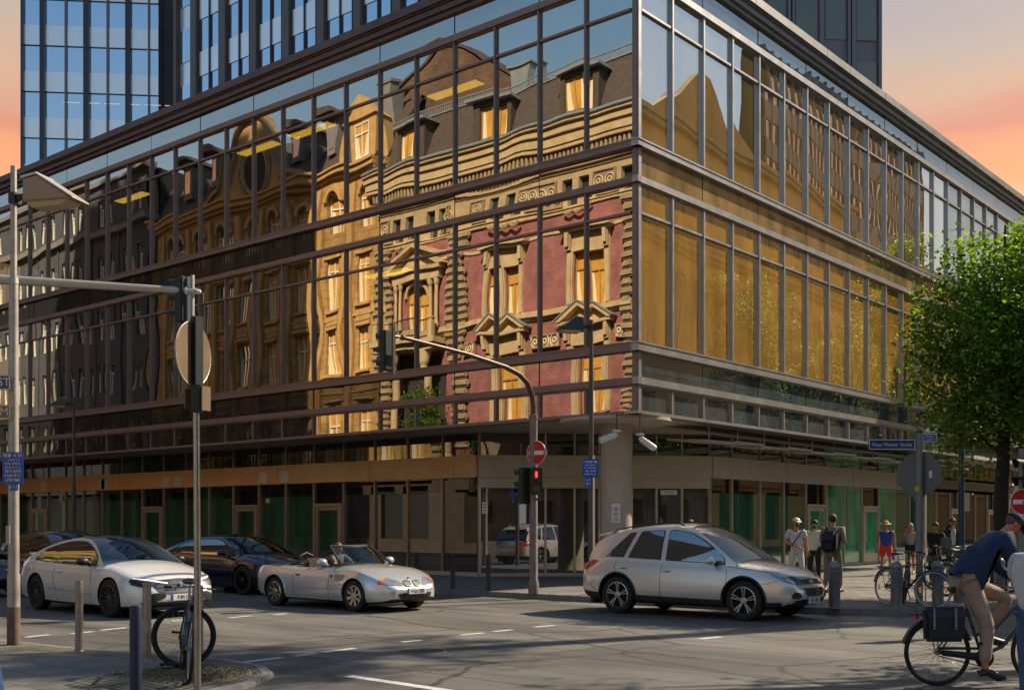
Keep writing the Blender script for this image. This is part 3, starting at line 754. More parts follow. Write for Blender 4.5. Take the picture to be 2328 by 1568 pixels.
M_brickB=brick_mat('brown_brick',(.20,.11,.07),(.13,.07,.045),(.06,.045,.035),bw=.26,rh=.09,ms=.012,bump=.6)
M_sand=mat('sandstone',(.50,.37,.20),.8,var=.22,vs=1.6,bump=.35,bs=14)
M_sandD=mat('sandstone_dark',(.34,.25,.14),.85,var=.3,vs=2,bump=.5,bs=12)
M_och=brick_mat('ochre_ashlar',(.50,.30,.10),(.42,.245,.08),(.2,.11,.04),bw=1.1,rh=.42,ms=.014,bump=.5)
M_ochp=mat('ochre_stone',(.50,.31,.11),.8,var=.2,vs=1.8,bump=.4,bs=10)
M_slate=mat('roof_slate',(.075,.055,.042),.7,var=.5,vs=7,bump=.9,bs=18)
M_zinc=mat('zinc',(.30,.33,.34),.45,.4,var=.15)
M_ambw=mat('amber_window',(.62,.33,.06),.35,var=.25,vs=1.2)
M_curt=mat('curtain',(.80,.68,.42),.9)
M_frw=mat('white_window_frame',(.78,.78,.74),.45)
M_fra=mat('oak_window_frame',(.42,.25,.07),.5)
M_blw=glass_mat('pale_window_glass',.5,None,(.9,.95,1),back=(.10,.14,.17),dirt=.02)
M_plG=mat('grey_render',(.075,.08,.09),.9,var=.2,vs=1.2)
M_plG2=mat('grey_render_light',(.20,.19,.175),.85,var=.2,vs=1.2)
M_iron=mat('wrought_iron',(.04,.045,.04),.5,.5)
F=Fac('N',-20.0)
br=empty('brick_townhouse',(0,0,0),0,'red brick townhouse with sandstone window surrounds, mirrored in the street front','building')
U0,U1=-30.2,-13.3
wins=[(-21.45,-20.2,11.95,14.5),(-16.6,-15.35,11.95,14.5),(-27.5,-26.5,11.95,14.4)]
low=[(-21.5,-20.15,6.6,10.0),(-16.65,-15.3,6.6,10.0)]
small=[(u,u+.62,16.95,18.05) for u in (-29.0,-28.0,-26.4,-25.5,-22.1,-21.0,-17.4,-16.4,-13.95)]
m_=MB(); F.wall_grid(m_,U0,U1,4.6,16.8,wins+low+[(-28.9,-25.3,6.4,10.6)]); m_.build('wall',M_brickR,br,fix=False)
m_=MB(); F.wall_grid(m_,U0,U1,0,4.6,[(u,u+1.7,.6,3.6) for u in (-28,-25,-22,-19,-16)],o=.1,depth=.5); m_.build('base_wall',mat('ground_stone',(.10,.075,.05),.85,var=.3,vs=2,bump=.4,bs=10),br,fix=False)
m_=MB(); F.wall_grid(m_,U0,U1,16.8,18.4,small,o=.06); m_.build('stone_wall',M_sand,br,fix=False)
MB().box(U0+.05,U1-.05,-33,-20.32,0,20.6).build('core',M_dark,br)
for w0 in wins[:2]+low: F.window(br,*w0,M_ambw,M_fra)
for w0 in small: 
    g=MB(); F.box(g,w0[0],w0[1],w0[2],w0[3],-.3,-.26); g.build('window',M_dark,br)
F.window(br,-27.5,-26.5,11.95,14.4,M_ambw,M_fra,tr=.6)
st=MB()
for z0,z1,o in ((11.45,11.6,.12),(11.602,11.78,.3),(11.782,11.9,.22),(15.55,15.72,.07),(16.6,16.78,.12),(16.782,16.86,.2),(18.4,18.55,.15),(18.552,18.75,.3),(18.752,19.0,.2),(19.5,19.7,.55),(19.702,20.15,.62),(20.152,20.5,.75),(20.502,20.62,.9),(4.6,4.9,.2),(6.0,6.2,.14)):
    F.box(st,U0-.02-(o if z0>18 else 0),U1+.02+(o if z0>18 else 0),z0,z1,-.1,o)
st.build('cornice',M_sand,br,bevel=.02)
dn=MB(); u=U0
while u<U1: F.box(dn,u,u+.14,19.03,19.49,.0,.42); u+=.27
dn.build('dentils',M_sandD,br)
gt=MB(); F.box(gt,U0-.9,U1+.9,20.63,20.82,-.3,1.0); gt.build('gutter',M_zinc,br,bevel=.05)
mr_=MB(); F.ext(mr_,[(0,0)]*0 or [(U0,20.82),(U1+.3,20.82),(U1+.3,20.9),(U0,20.9)],-.3,.2)
a=[F.pt(U0,20.83,.35),F.pt(U1+.3,20.83,.35),F.pt(U1+.3,23.6,-.75),F.pt(U0,23.6,-.75)]
mr_.extr(a,(0,-.25,0)); a=[F.pt(U0,23.62,-.7),F.pt(U1+.3,23.62,-.7),F.pt(U1+.3,24.7,-4),F.pt(U0,24.7,-4)]; mr_.extr(a,(0,0,-.2)); mr_.build('roof',M_slate,br)
sg=MB(); u=U0
while u<U1: F.box(sg,u,u+.05,23.66,24.05,-.78,-.74); u+=.16
F.box(sg,U0,U1,24.05,24.1,-.8,-.72); F.box(sg,U0,U1,23.6,23.66,-.8,-.65); sg.build('snow_guard',M_zinc,br)
for uc in (-27.6,-22.0,-16.6):
    d=MB(); F.box(d,uc-1.1,uc-.72,20.85,23.0,-.6,.42); F.box(d,uc+.72,uc+1.1,20.85,23.0,-.6,.42); F.box(d,uc-.719,uc+.719,22.75,23.0,-.6,.42); d_=d.build('dormer',M_slate,br)
    F.window(d_,uc-.715,uc+.715,20.85,22.74,M_ambw,M_fra,rec=-.2,tr=.95)
    r=MB(); F.box(r,uc-1.35,uc+1.35,23.002,23.14,-.6,.75); r.build('dormer_roof',M_zinc,d_)
def surround(u0,u1,z0,z1,hood='flat',name='window_surround'):
    s_=MB(); F.box(s_,u0-.42,u0-.02,z0-.15,z1+.02,0,.17); F.box(s_,u1+.02,u1+.42,z0-.15,z1+.02,0,.17); F.box(s_,u0-.42,u1+.42,z1+.022,z1+.5,0,.18)
    F.box(s_,u0-.36,u0-.1,z0,z1,.171,.23); F.box(s_,u1+.1,u1+.36,z0,z1,.171,.23)
    for uu in (u0-.4,u1+.12): F.ext(s_,[(uu,z1+.1),(uu+.28,z1+.1),(uu+.28,z1+.95),(uu,z1+.95)],.1812,.36); F.box(s_,uu+.03,uu+.25,z1+.25,z1+.9,.361,.5)
    F.box(s_,u0-.42,u1+.42,z1+.502,z1+.94,0,.14)
    if hood=='flat':
        F.box(s_,u0-.6,u1+.6,z1+.952,z1+1.05,0,.5); F.box(s_,u0-.7,u1+.7,z1+1.052,z1+1.18,0,.62)
    else:
        F.box(s_,u0-.7,u1+.7,z1+.952,z1+1.1,0,.55); c=(u0+u1)/2; zb=z1+1.102; H=hood
        F.ext(s_,[(u0-.6,zb),(u1+.6,zb),(c,zb+H-.15)],0,.25)
        F.ext(s_,[(u0-.85,zb),(u0-.5,zb),(c,zb+H-.18),(c,zb+H+.02)],0,.62); F.ext(s_,[(c,zb+H+.02),(c,zb+H-.18),(u1+.5,zb),(u1+.85,zb)],0,.62)
        z_=MB(); F.ext(z_,[(u0-.9,zb+.02),(c,zb+H+.04),(c,zb+H+.1),(u0-.95,zb+.08)],0,.68); F.ext(z_,[(u1+.9,zb+.02),(c,zb+H+.04),(c,zb+H+.1),(u1+.95,zb+.08)],0,.68)
        o=s_.build(name,M_sand,br); z_.build('lead_cap',M_zinc,o); return
    s_.build(name,M_sand,br)
surround(*wins[0]); surround(*wins[1])
surround(*low[0],hood=.85); surround(*low[1],hood=.85)
# balcony bay
s_=MB()
for uu in (-28.75,-28.15,-26.0,-25.4): s_.lathe([(.2,11.9),(.2,12.2),(.15,12.25),(.135,14.2),(.2,14.35),(.24,14.6)],F.pt(uu,0,.32),14)
F.box(s_,-29.0,-25.1,14.62,15.1,0,.5); F.box(s_,-29.2,-24.9,15.102,15.3,0,.7)
F.ext(s_,[(-29.2,15.302),(-24.9,15.302),(-27.05,16.35)],0,.3); F.ext(s_,[(-29.45,15.302),(-29.0,15.302),(-27.05,16.3),(-27.05,16.52)],0,.72); F.ext(s_,[(-27.05,16.52),(-27.05,16.3),(-25.1,15.302),(-24.65,15.302)],0,.72)
arc=[]
for k in range(13):
    an=PI*k/12; arc.append((-27.0-.72*math.cos(an),13.7+.9*math.sin(an)))
for k in range(12):
    p,q=arc[k],arc[k+1]; F.ext(s_,[p,q,((q[0]+27)*.72-27,(q[1]-13.7)*.75+13.7),((p[0]+27)*.72-27,(p[1]-13.7)*.75+13.7)],0,.2)
F.box(s_,-29.4,-24.8,11.0,11.3,0,1.3); F.box(s_,-29.2,-25.0,10.7,10.998,0,1.05); 
for uu in (-29.1,-25.35): F.box(s_,uu,uu+.35,11.302,12.3,.9,1.25); F.box(s_,uu-.05,uu+.4,12.302,12.4,.85,1.3)
for uu in (-28.4,-26.0): s_.lathe([(.3,4.9),(.3,5.5),(.24,5.6),(.2,9.9),(.3,10.1),(.42,10.69)],F.pt(uu,0,.7),16)
s_.build('balcony_bay',M_sand,br)
rl=MB(); u=-28.7
while u<-25.4: rl.tube([F.pt(u,11.3,1.15),F.pt(u+.05,11.7,1.22),F.pt(u,12.25,1.15)],.014,5); u+=.13
F.box(rl,-28.75,-25.35,12.25,12.3,1.1,1.2); rl.build('balcony_railing',M_iron,br)
g=MB(); F.box(g,-28.85,-25.35,6.4,10.55,-.6,-.5); g.build('portal_glass',M_dark,br)
# rusticated corner strips
for (ua,ub) in ((-24.62,-23.6),(-30.2,-29.45),(-13.95,-13.3)):
    q=MB(); z=4.95; k=0
    while z<16.3:
        w_=.12 if k%2 else 0
        F.box(q,ua-w_,ub+w_,z,z+.36,0,.3); z+=.42; k+=1
    q.build('quoin_strip',M_sandD,br,bevel=.09)
# carved panels
def carved(par,u0,u1,z0,z1):
    f=MB(); F.box(f,u0,u1,z0,z1,.05,.12); F.box(f,u0,u0+.07,z0,z1,.121,.2); F.box(f,u1-.07,u1,z0,z1,.121,.2); F.box(f,u0+.071,u1-.071,z1-.07,z1,.121,.2); F.box(f,u0+.071,u1-.071,z0,z0+.07,.121,.2)
    o=f.build('carved_panel',M_sandD,par)
    c=MB(); um=(u0+u1)/2; zm=(z0+z1)/2; n=max(1,int((u1-u0)/.55))
    for k in range(n):
        uu=u0+(k+.5)*(u1-u0)/n
        for r_ in (.08,.2):
            pts=[F.pt(uu+r_*(1.3)*math.cos(a_/14*2*PI),zm+r_*1.5*math.sin(a_/14*2*PI),.16) for a_ in range(14)]; c.tube(pts,.03,5,closed=True)
    c.build('relief',M_curt,o)
for (a0,a1) in ((-23.4,-22.4),(-20.1,-17.7),(-15.5,-14.2),(-29.9,-29.2),(-24.9,-24.65)): carved(br,a0,a1,16.95,18.1)
for (a0,a1) in ((-19.3,-17.5),(-14.5,-14.0),(-23.4,-22.6)): carved(br,a0,a1,10.1,10.75)
for uc in (-28.0,-21.3,-16.6):    # garlands under the frieze windows
    c=MB(); 
    for k in range(3):
        pts=[F.pt(uc-.9+k*.62+t_*.062,16.6-.16*math.sin(PI*t_/10),.28) for t_ in range(11)]; c.tube(pts,.075,6)
    c.build('garland',M_sandD,br,smooth=True)
# brown brick party gable behind, pale chimney
gb=empty('gable_wall_house',(0,0,0),0,'brown brick gable wall rising above the slate roof, mirrored in the top windows','building')
m_=MB(); m_.extr([(-35.5,-23.6,18),(-21.5,-23.6,18),(-21.5,-23.6,24.2),(-27.4,-23.6,28.3),(-29.2,-23.6,28.7),(-35.5,-23.6,25.2)],(0,-6,0)); m_.build('wall',M_brickB,gb)
c=MB(); 
pp=[(-21.2,24.1),(-27.3,28.35),(-29.2,28.78),(-35.8,25.2)]
for k in range(3): c.extr([(pp[k][0],-23.5,pp[k][1]),(pp[k+1][0],-23.5,pp[k+1][1]),(pp[k+1][0],-23.5,pp[k+1][1]+.2),(pp[k][0],-23.5,pp[k][1]+.2)],(0,-6.2,0))
c.build('coping',M_slate,gb)
MB().box(-32.6,-31.6,-22.8,-22.0,20,27.0).box(-32.7,-31.5,-22.9,-21.9,27.0,27.25).build('chimney',M_plG2,gb)
MB().box(-22.8,-21.4,-22.6,-21.9,24,25.6).box(-22.9,-21.3,-22.7,-21.8,25.6,25.7).build('chimney_vent',M_zinc,gb)
# ochre stone house ------------------------------------------------
oc=empty('ochre_stone_house',(0,0,0),0,'ochre sandstone house with curved gable and white windows, mirrored in the street front','building')
O0,O1=-52.6,-30.25; hol=[]; cols=[-31.5-2.62*k for k in range(9)]
for uc in cols:
    if uc-.65<O0: continue
    for (zt,h) in ((20.4,2.1),(16.8,2.8),(12.6,2.5),(8.3,2.8)): hol.append((uc-.62,uc+.62,zt-h,zt))
    hol.append((uc-.95,uc+.95,.8,3.9))
m_=MB(); F.wall_grid(m_,O0,O1,4.4,21.2,hol,o=.05,depth=.35); m_.build('wall',M_och,oc,fix=False)
m_=MB(); F.wall_grid(m_,O0,O1,0,4.4,[h for h in hol if h[2]<1],o=.05,depth=.35); m_.build('base_wall',MATS['ground_stone'],oc,fix=False)
MB().box(O0+.05,O1-.05,-33,-20.36,0,21.4).build('core',M_dark,oc)
for h in hol:
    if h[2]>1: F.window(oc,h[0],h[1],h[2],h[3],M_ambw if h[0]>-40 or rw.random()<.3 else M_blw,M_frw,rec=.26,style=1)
    else: g=MB(); F.box(g,*h,-.32,-.28); g.build('shop_window',M_dark,oc)
s_=MB()
for uc in cols:
    if uc-.65<O0: continue
    for (zt,h) in ((16.8,2.8),(12.6,2.5),(8.3,2.8)):
        F.box(s_,uc-.85,uc+.85,zt+.12,zt+.34,.05,.22); F.box(s_,uc-.8,uc+.8,zt-h-.2,zt-h-.02,.05,.25); F.box(s_,uc-.8,uc+.8,zt-h-1.0,zt-h-.35,.05,.12)
    k=6
    for q in range(k):
        a0=PI*q/k; a1=PI*(q+1)/k; F.ext(s_,[(uc-.8*math.cos(a0),20.0+.8*math.sin(a0)),(uc-.8*math.cos(a1),20.0+.8*math.sin(a1)),(uc-.55*math.cos(a1),20.0+.55*math.sin(a1)),(uc-.55*math.cos(a0),20.0+.55*math.sin(a0))],.05,.24)
for k,uc in enumerate(cols[:-1]):
    F.box(s_,uc-1.31-.22,uc-1.31+.22,4.6,20.9,.05,.3)
for z0,z1,o in ((4.2,4.5,.3),(21.2,21.4,.3),(21.402,21.7,.55),(21.702,21.85,.7),(9.1,9.3,.15),(13.3,13.45,.15)): F.box(s_,O0,O1+.1,z0,z1,-.1,o)
s_.build('stone_trim',M_ochp,oc,bevel=.02)
# bright bay by the brick house with a stone dormer
b_=MB(); F.box(b_,-33.1,-30.3,21.86,24.3,-.6,.12); F.ext(b_,[(-33.3,24.302),(-30.2,24.302),(-31.7,25.6)],-.5,.3); b_.build('stone_dormer',M_ochp,oc)
F.window(oc,-32.5,-30.9,22.1,24.0,M_ambw,M_frw,rec=-.18,style=1)
# swept gable with round window
pts=[]; uc=-41.5
for k in range(25):
    t_=k/24; x=uc-5.2+10.4*t_; zz=21.86+4.6*math.exp(-((x-uc)/2.3)**4)+.5*math.exp(-((abs(x-uc)-3.6)/.9)**2); pts.append((x,zz))
g=MB(); F.ext(g,[(uc-5.2,21.85)]+pts+[(uc+5.2,21.85)],-.5,.1); gg=g.build('swept_gable',M_ochp,oc)
g=MB()
for k in range(24):
    p,q=pts[k],pts[k+1]; F.ext(g,[p,q,(q[0],q[1]+.28),(p[0],p[1]+.28)],-.6,.4)
g.build('gable_coping',M_sandD,gg)
for r_,t_ in ((1.45,.14),(1.75,.1)): g=MB(); g.tube([F.pt(uc+r_*math.cos(a/28*2*PI),23.4+r_*1.05*math.sin(a/28*2*PI),.14) for a in range(28)],t_,7,closed=True); g.build('round_moulding',M_sandD,gg,smooth=True)
g=MB(); F.ext(g,[(uc+1.35*math.cos(a/24*2*PI),23.4+1.4*math.sin(a/24*2*PI)) for a in range(24)],.1,.13); g.build('round_window',M_dark,gg)
r=MB(); r.extr([F.pt(O0,21.9,.2),F.pt(O1,21.9,.2),F.pt(O1,26.3,-3.2),F.pt(O0,26.3,-3.2)],(0,-.3,0)); r.extr([F.pt(O0,26.3,-3.2),F.pt(O1,26.3,-3.2),F.pt(O1,26.6,-9),F.pt(O0,26.6,-9)],(0,0,-.2)); rf=r.build('roof',M_slate,oc)
for uu in (-35,-38,-46,-49.5):
    d=MB(); F.box(d,uu-.55,uu+.55,23.2,25.4,-2.6,-.4); d.build('dormer',M_plG2,rf)
    g=MB(); F.box(g,uu-.35,uu+.35,23.6,25.1,-.398,-.36); g.build('dormer_window',M_blw,rf)
    g=MB(); F.ext(g,[(uu-.9,25.402),(uu+.9,25.402),(uu+.6,25.75),(uu-.6,25.9)],-2.6,.1); g.build('dormer_roof',M_slate,rf)
# grey rendered block
gr=empty('grey_office_block',(0,0,0),0,'dark grey office block with narrow blue windows, mirrored at the far left','building')
Q0,Q1=-100,-52.65; hol=[]
uc=-54.1; k=0
while uc>Q0+1:
    for (zt,h) in ((24.9,1.9),(20.9,2.2),(17.0,2.2),(13.1,2.2),(9.2,2.2)): hol.append((uc-.42,uc+.42,zt-h,zt))
    hol.append((uc-.9,uc+.9,.8,4)); uc-=(1.5 if k%2==0 else 2.4); k+=1
m_=MB(); F.wall_grid(m_,Q0,Q1,0,25.9,hol,o=.1,depth=.3); m_.build('wall',M_plG,gr,fix=False)
MB().box(Q0+.05,Q1-.05,-33,-20.3,0,26).build('core',M_dark,gr)
for h in hol:
    if h[0]<-76 or h[2]<1:
        g=MB(); F.box(g,*h,-.2,-.16); g.build('window_pane' if h[2]>1 else 'shop_window',M_blw if h[2]>1 else M_dark,gr); continue
    F.window(gr,*h,M_blw,M_frw,rec=.16)
s_=MB()
for z0,z1,o in ((22.2,22.6,.55),(25.9,26.3,.45),(5,5.3,.3)): F.box(s_,Q0,Q1+.1,z0,z1,-.1,o)
s_.build('cornice',M_plG2,gr)
s_=MB(); uc=-52.9
while uc>Q0: F.box(s_,uc-.15,uc+.15,5.3,22.2,.1,.22); uc-=3.9
s_.build('pilaster',M_plG,gr)
# ------------------------------------------------ across the other street
F=Fac('W',20.0)
ar=empty('arcaded_stone_hall',(0,0,0),0,'pale ochre stone hall with arched windows, mirrored in the amber side windows','building')
hol=[]; V0,V1=24.0,58.0
ac=[34.5+3.8*k for k in range(-2,7)]
for c in ac: hol.append((c-.85,c+.85,12,16.1)); hol.append((c-.85,c+.85,5.6,9.2)); hol.append((c-.6,c+.6,20,22.2)); hol.append((c-1.1,c+1.1,.5,4))
m_=MB(); F.wall_grid(m_,V0,V1,0,24.6,hol,o=0,depth=.4); m_.build('wall',mat('hall_stone',(.78,.50,.18),.85,var=.15,vs=.8),ar,fix=False)
MB().box(20.42,34,V0+.05,V1-.05,0,24.8).build('core',M_dark,ar)
for h in hol:
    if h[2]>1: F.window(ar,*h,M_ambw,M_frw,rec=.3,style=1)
    else: g=MB(); F.box(g,*h,-.38,-.34); g.build('shop_window',M_dark,ar)
s_=MB()
for z0,z1,o in ((4.3,4.7,.3),(10.2,10.5,.25),(17.7,18.0,.3),(18.002,18.4,.55),(18.402,18.6,.7),(24.6,24.9,.5),(24.902,25.2,.7)): F.box(s_,V0,V1,z0,z1,-.1,o)
for c in ac:
    k=8
    for q in range(k):
        a0=PI*q/k; a1=PI*(q+1)/k; F.ext(s_,[(c-1.15*math.cos(a0),15.6+1.15*math.sin(a0)),(c-1.15*math.cos(a1),15.6+1.15*math.sin(a1)),(c-.85*math.cos(a1),15.6+.85*math.sin(a1)),(c-.85*math.cos(a0),15.6+.85*math.sin(a0))],0,.2)
    F.box(s_,c-1.15,c-.87,11.6,15.6,0,.18); F.box(s_,c+.87,c+1.15,11.6,15.6,0,.18)
s_.build('stone_trim',M_sand,ar)
g=MB(); F.ext(g,[(30.8,25.2),(44,25.2),(41.3,26.8),(38.4,29.3),(37.5,29.4),(34,27)],-1,.1); g.build('gable',M_ochp,ar)
g=MB(); a=[F.pt(V0,25.2,-.1),F.pt(V1,25.2,-.1),F.pt(V1,27,-5),F.pt(V0,27,-5)]; g.extr(a,(0,0,.2)); g.build('roof',M_slate,ar)
F=Fac('W',34.0)
og=empty('grey_office_slab',(0,0,0),0,'grey banded office high-rise behind the stone hall, mirrored in the side windows','building')
MB().box(34.2,36.5,72,112,0,46).build('core',M_dark,og)
for k in range(12):
    g=MB(); F.box(g,72,112,k*3.6,k*3.6+1.7,-.2,.1); g.build('spandrel',mat('slab_concrete',(.34,.31,.27),.8,var=.1),og)
    g=MB(); F.box(g,72,112,k*3.6+1.7,k*3.6+3.6,-.2,-.05); g.build('window_band',M_blw,og)
g=MB(); u=72
while u<112: F.box(g,u,u+.2,0,46,-.19,.2); u+=1.8
g.build('mullion',M_plG2,og)
F=Fac('N',-50.0)
for nm,lab,Fq,a0,a1,hh,mm_ in (('added_stone_office','unseen stone office building added behind the camera to darken the entrance glass',Fac('N',-50.0),8,58,21,M_sandD),('added_house_row','unseen rendered house row added beyond the junction to darken the entrance glass',Fac('W',58.0),-49,8,18,M_plG2)):  # unseen blocks added to keep the bright horizon out of the entrance glass
    q_=empty(nm,(0,0,0),0,lab,'building'); hol=[]; c=a0+2
    while c<a1-2:
        for zt in (4,8,12,16): hol.append((c-.7,c+.7,zt-2.3,zt))
        c+=3.1
    m_=MB(); Fq.wall_grid(m_,a0,a1,0,hh,hol); m_.build('wall',mm_,q_,fix=False)
    g=MB(); Fq.box(g,a0,a1,0,hh,-6,-.32); g.build('core',M_dark,q_)
    g=MB(); Fq.box(g,a0,a1,hh,hh+.5,-6,.4); g.build('cornice',M_sand,q_)
F=Fac('W',20.0)
lw_=empty('sandstone_terrace',(0,0,0),0,'warm sandstone terrace further down the side street, mirrored beyond the stone hall','building')
hol=[]
c=60.5
while c<118: 
    for zt in (21,17,13,9): hol.append((c-.65,c+.65,zt-2.3,zt))
    c+=2.9
m_=MB(); F.wall_grid(m_,58.2,120,0,23,hol,o=0); m_.build('wall',M_ochp,lw_,fix=False)
MB().box(20.32,34,58.3,120,0,23).build('core',M_dark,lw_)
for h in hol:
    g=MB(); F.box(g,*h,-.24,-.2); g.build('window',M_ambw,lw_)
g=MB(); F.box(g,58.1,120,23,23.6,-1,.5); F.box(g,58.1,120,4.5,4.9,-.1,.3); g.build('cornice',M_sand,lw_)

# ================================================================ trees
def leaf_mat(name,c1,c2):
    m=bpy.data.materials.new(name); m.use_nodes=True; nt=m.node_tree; N=nt.nodes; L=nt.links; N.remove(N['Principled BSDF']); out=N['Material Output']
    g=N.new('ShaderNodeNewGeometry'); r=N.new('ShaderNodeValToRGB'); r.color_ramp.elements[0].color=(*c1,1); r.color_ramp.elements[1].color=(*c2,1)
    L.new(g.outputs['Random Per Island'],r.inputs[0])
    d=N.new('ShaderNodeBsdfPrincipled'); d.inputs['Roughness'].default_value=.5; L.new(r.outputs[0],d.inputs['Base Color'])
    t=N.new('ShaderNodeBsdfTranslucent'); mu=N.new('ShaderNodeMix'); mu.data_type='RGBA'; mu.blend_type='MULTIPLY'; mu.inputs[0].default_value=1; L.new(r.outputs[0],mu.inputs[6]); mu.inputs[7].default_value=(1.9,1.7,.5,1); L.new(mu.outputs[2],t.inputs[0])
    mx=N.new('ShaderNodeMixShader'); mx.inputs[0].default_value=.5; L.new(d.outputs[0],mx.inputs[1]); L.new(t.outputs[0],mx.inputs[2]); L.new(mx.outputs[0],out.inputs[0]); return m
M_leaf=leaf_mat('linden_leaf',(.04,.115,.008),(.19,.31,.02))
M_bark=mat('bark',(.035,.028,.02),.9,var=.4,vs=8,bump=1,bs=12,stretch=(3,3,.6))
def leaves(mb,blobs,n,size,rd,droop=.25,shell=.55):
    cl=[]
    vol=[b[3]*b[4]*b[5] for b in blobs]; tv=sum(vol)
    for b,v in zip(blobs,vol):
        for _ in range(max(3,int(n/45*v/tv))):
            while True:
                p=Vector((rd.uniform(-1,1),rd.uniform(-1,1),rd.uniform(-1,1)))
                if shell<p.length<1: break
            cl.append(Vector((b[0]+p.x*b[3],b[1]+p.y*b[4],b[2]+p.z*b[5])))
    vs=[];fs=[]
    for c in cl:
        s_=rd.uniform(.16,.34); k=rd.randint(28,60); fl=rd.uniform(.5,.8)
        for _ in range(k):
            p=c+Vector((rd.gauss(0,s_),rd.gauss(0,s_),rd.gauss(0,s_*fl)))
            z=size*rd.uniform(.6,1.25)
            a=Vector((rd.gauss(0,1),rd.gauss(0,1),rd.gauss(-droop,.55))).normalized(); b=a.cross(Vector((rd.gauss(0,.5),rd.gauss(0,.5),1))).normalized()
            n_=len(vs); m_=p+a*z*.5; up=a.cross(b)*z*.12
            vs+= [p, m_+b*z*.38+up, p+a*z, m_-b*z*.38+up]; fs.append((n_,n_+1,n_+2,n_+3))
    mb.add(vs,fs); return cl
def tree(label,x,y,z0,th,blobs,n,size,seed,tr=.16,lean=(0,0),group=None,name='linden_tree',limbs=9):
    rd=random.Random(seed); t=empty(name,(x,y,z0),0,label,'tree',group)
    lf=MB(); cl=leaves(lf,blobs,n,size,rd); lf.build('crown',M_leaf,t,fix=False)
    tk=MB(); top=Vector((lean[0],lean[1],th)); zt=max(b[2]+b[5]*.5 for b in blobs)
    pts=[Vector((0,0,-.05)),Vector((lean[0]*.3+.04,lean[1]*.3,th*.33)),Vector((lean[0]*.7-.03,lean[1]*.7+.03,th*.7)),top,top+Vector((lean[0]*.3,lean[1]*.3,(zt-th)*.5)),Vector((lean[0]*1.3,lean[1]*1.3,zt))]
    tk.tube(pts,[tr*1.35,tr*1.02,tr*.95,tr*.85,tr*.5,tr*.12],10)
    rd.shuffle(cl)
    for k in range(limbs):
        c=cl[k]; f_=rd.uniform(.0,.55); s0=top.lerp(pts[-1],f_); m1=s0.lerp(c,.5)+Vector((0,0,-.12*(c-s0).length*(.3 if c.z>s0.z else -.5)))
        tk.tube([s0,m1,c],[tr*.42*(1-f_*.6),tr*.24,tr*.05],6)
        for q in range(3):
            c2=cl[limbs+k*3+q] if limbs+k*3+q<len(cl) else c
            if (c2-m1).length<2.2: tk.tube([m1,m1.lerp(c2,.5)+Vector((0,0,.08)),c2],[tr*.14,tr*.08,tr*.03],5)
    tk.build('trunk',M_bark,t,smooth=True)
    return t
tx_,ty_=S(2268,23.5)
def W2(sx,sy,dep,bx=tx_,by=ty_,bz=.12):
    p=S(sx,dep); return (p[0]-bx,p[1]-by,CH+(1190-sy)*dep/FOC-bz)
bl=[]
for (sx,sy,dep,rx,rz) in ((2215,600,23.3,.55,.6),(2300,650,23.6,1.2,1.0),(2420,600,24,1.4,1.1),(2160,720,23,.85,.75),(2260,790,23.4,1.5,1.1),(2400,800,24.5,1.8,1.4),(2170,880,23.2,.95,.8),(2290,930,23.6,1.3,.8),(2430,940,23.4,1.5,1.0),(2205,975,24.2,.9,.5),(2120,810,23.3,.35,.25),(2330,730,22.4,1.2,1.1),(2130,930,22.9,.45,.35),(2135,700,23.4,.4,.35),(2190,1040,24,.7,.35),(2215,548,23.8,.42,.5),(2150,640,23.2,.35,.3)):
    bl.append(W2(sx,sy,dep)+(rx,rx*1.1,rz))
tree('leafy green linden by the side street pavement, its crown spreading over the street signs',tx_,ty_,.12,2.9,bl,36000,.122,5,tr=.15,lean=(.1,.05),limbs=16)
def rtree(x,y,h,r,seed,n,label,th=None,size=.16,z0=0,**k):
    rd=random.Random(seed); th=th or h*.38; bl=[]
    for i in range(9):
        a=rd.random()*6.28; q=rd.random()**.6*.6*r; f_=rd.random(); bl.append((q*math.cos(a),q*math.sin(a),th+(h-th)*(.2+.65*f_),r*rd.uniform(.4,.62),r*rd.uniform(.4,.62),(h-th)*rd.uniform(.18,.3)))
    return tree(label,x,y,z0,th,bl,n,size,seed,tr=.14+h*.008,**k)
rtree(2.7,24.0,13.6,1.6,21,9000,'tall narrow street tree close to the side façade behind the linden',th=5,z0=.12)
# tall trees beyond the right edge whose shade falls across the junction
rtree(10.9,3.2,20.2,3.0,31,6500,'tall plane tree with a high crown beside the crossing',th=13,name='plane_tree',limbs=44)
rtree(13.6,-4.2,9.5,2.4,33,300,'young plane tree with a thin open crown beside the crossing',th=4.2,name='plane_tree',limbs=24)
proto=rtree(13.2,30.5,16.5,2.9,41,7000,'street tree in the far row, mirrored in the side windows',group='row of trees mirrored in the side windows')
for i,(x,y) in enumerate(((13.4,36),(13.0,42),(13.3,48.5),(13.2,56),(13,64))):
    c=copy_tree(proto); c.location=(x,y,0); c.rotation_euler=(0,0,1.1*(i+1)); c.scale=(1,1,.85+.09*(i%4))
rtree(-46.5,-18.2,8.4,2.2,51,4500,'small street tree in front of the ochre house, mirrored in the street front',z0=.05)
rtree(-57,-18.4,7.4,2.3,52,4000,'low street tree in front of the grey office block, mirrored in the street front',z0=.05)
rtree(-24.6,-17.6,8.6,1.3,53,3200,'slim young tree in front of the brick townhouse, mirrored below the first floor windows',z0=.05,th=5)
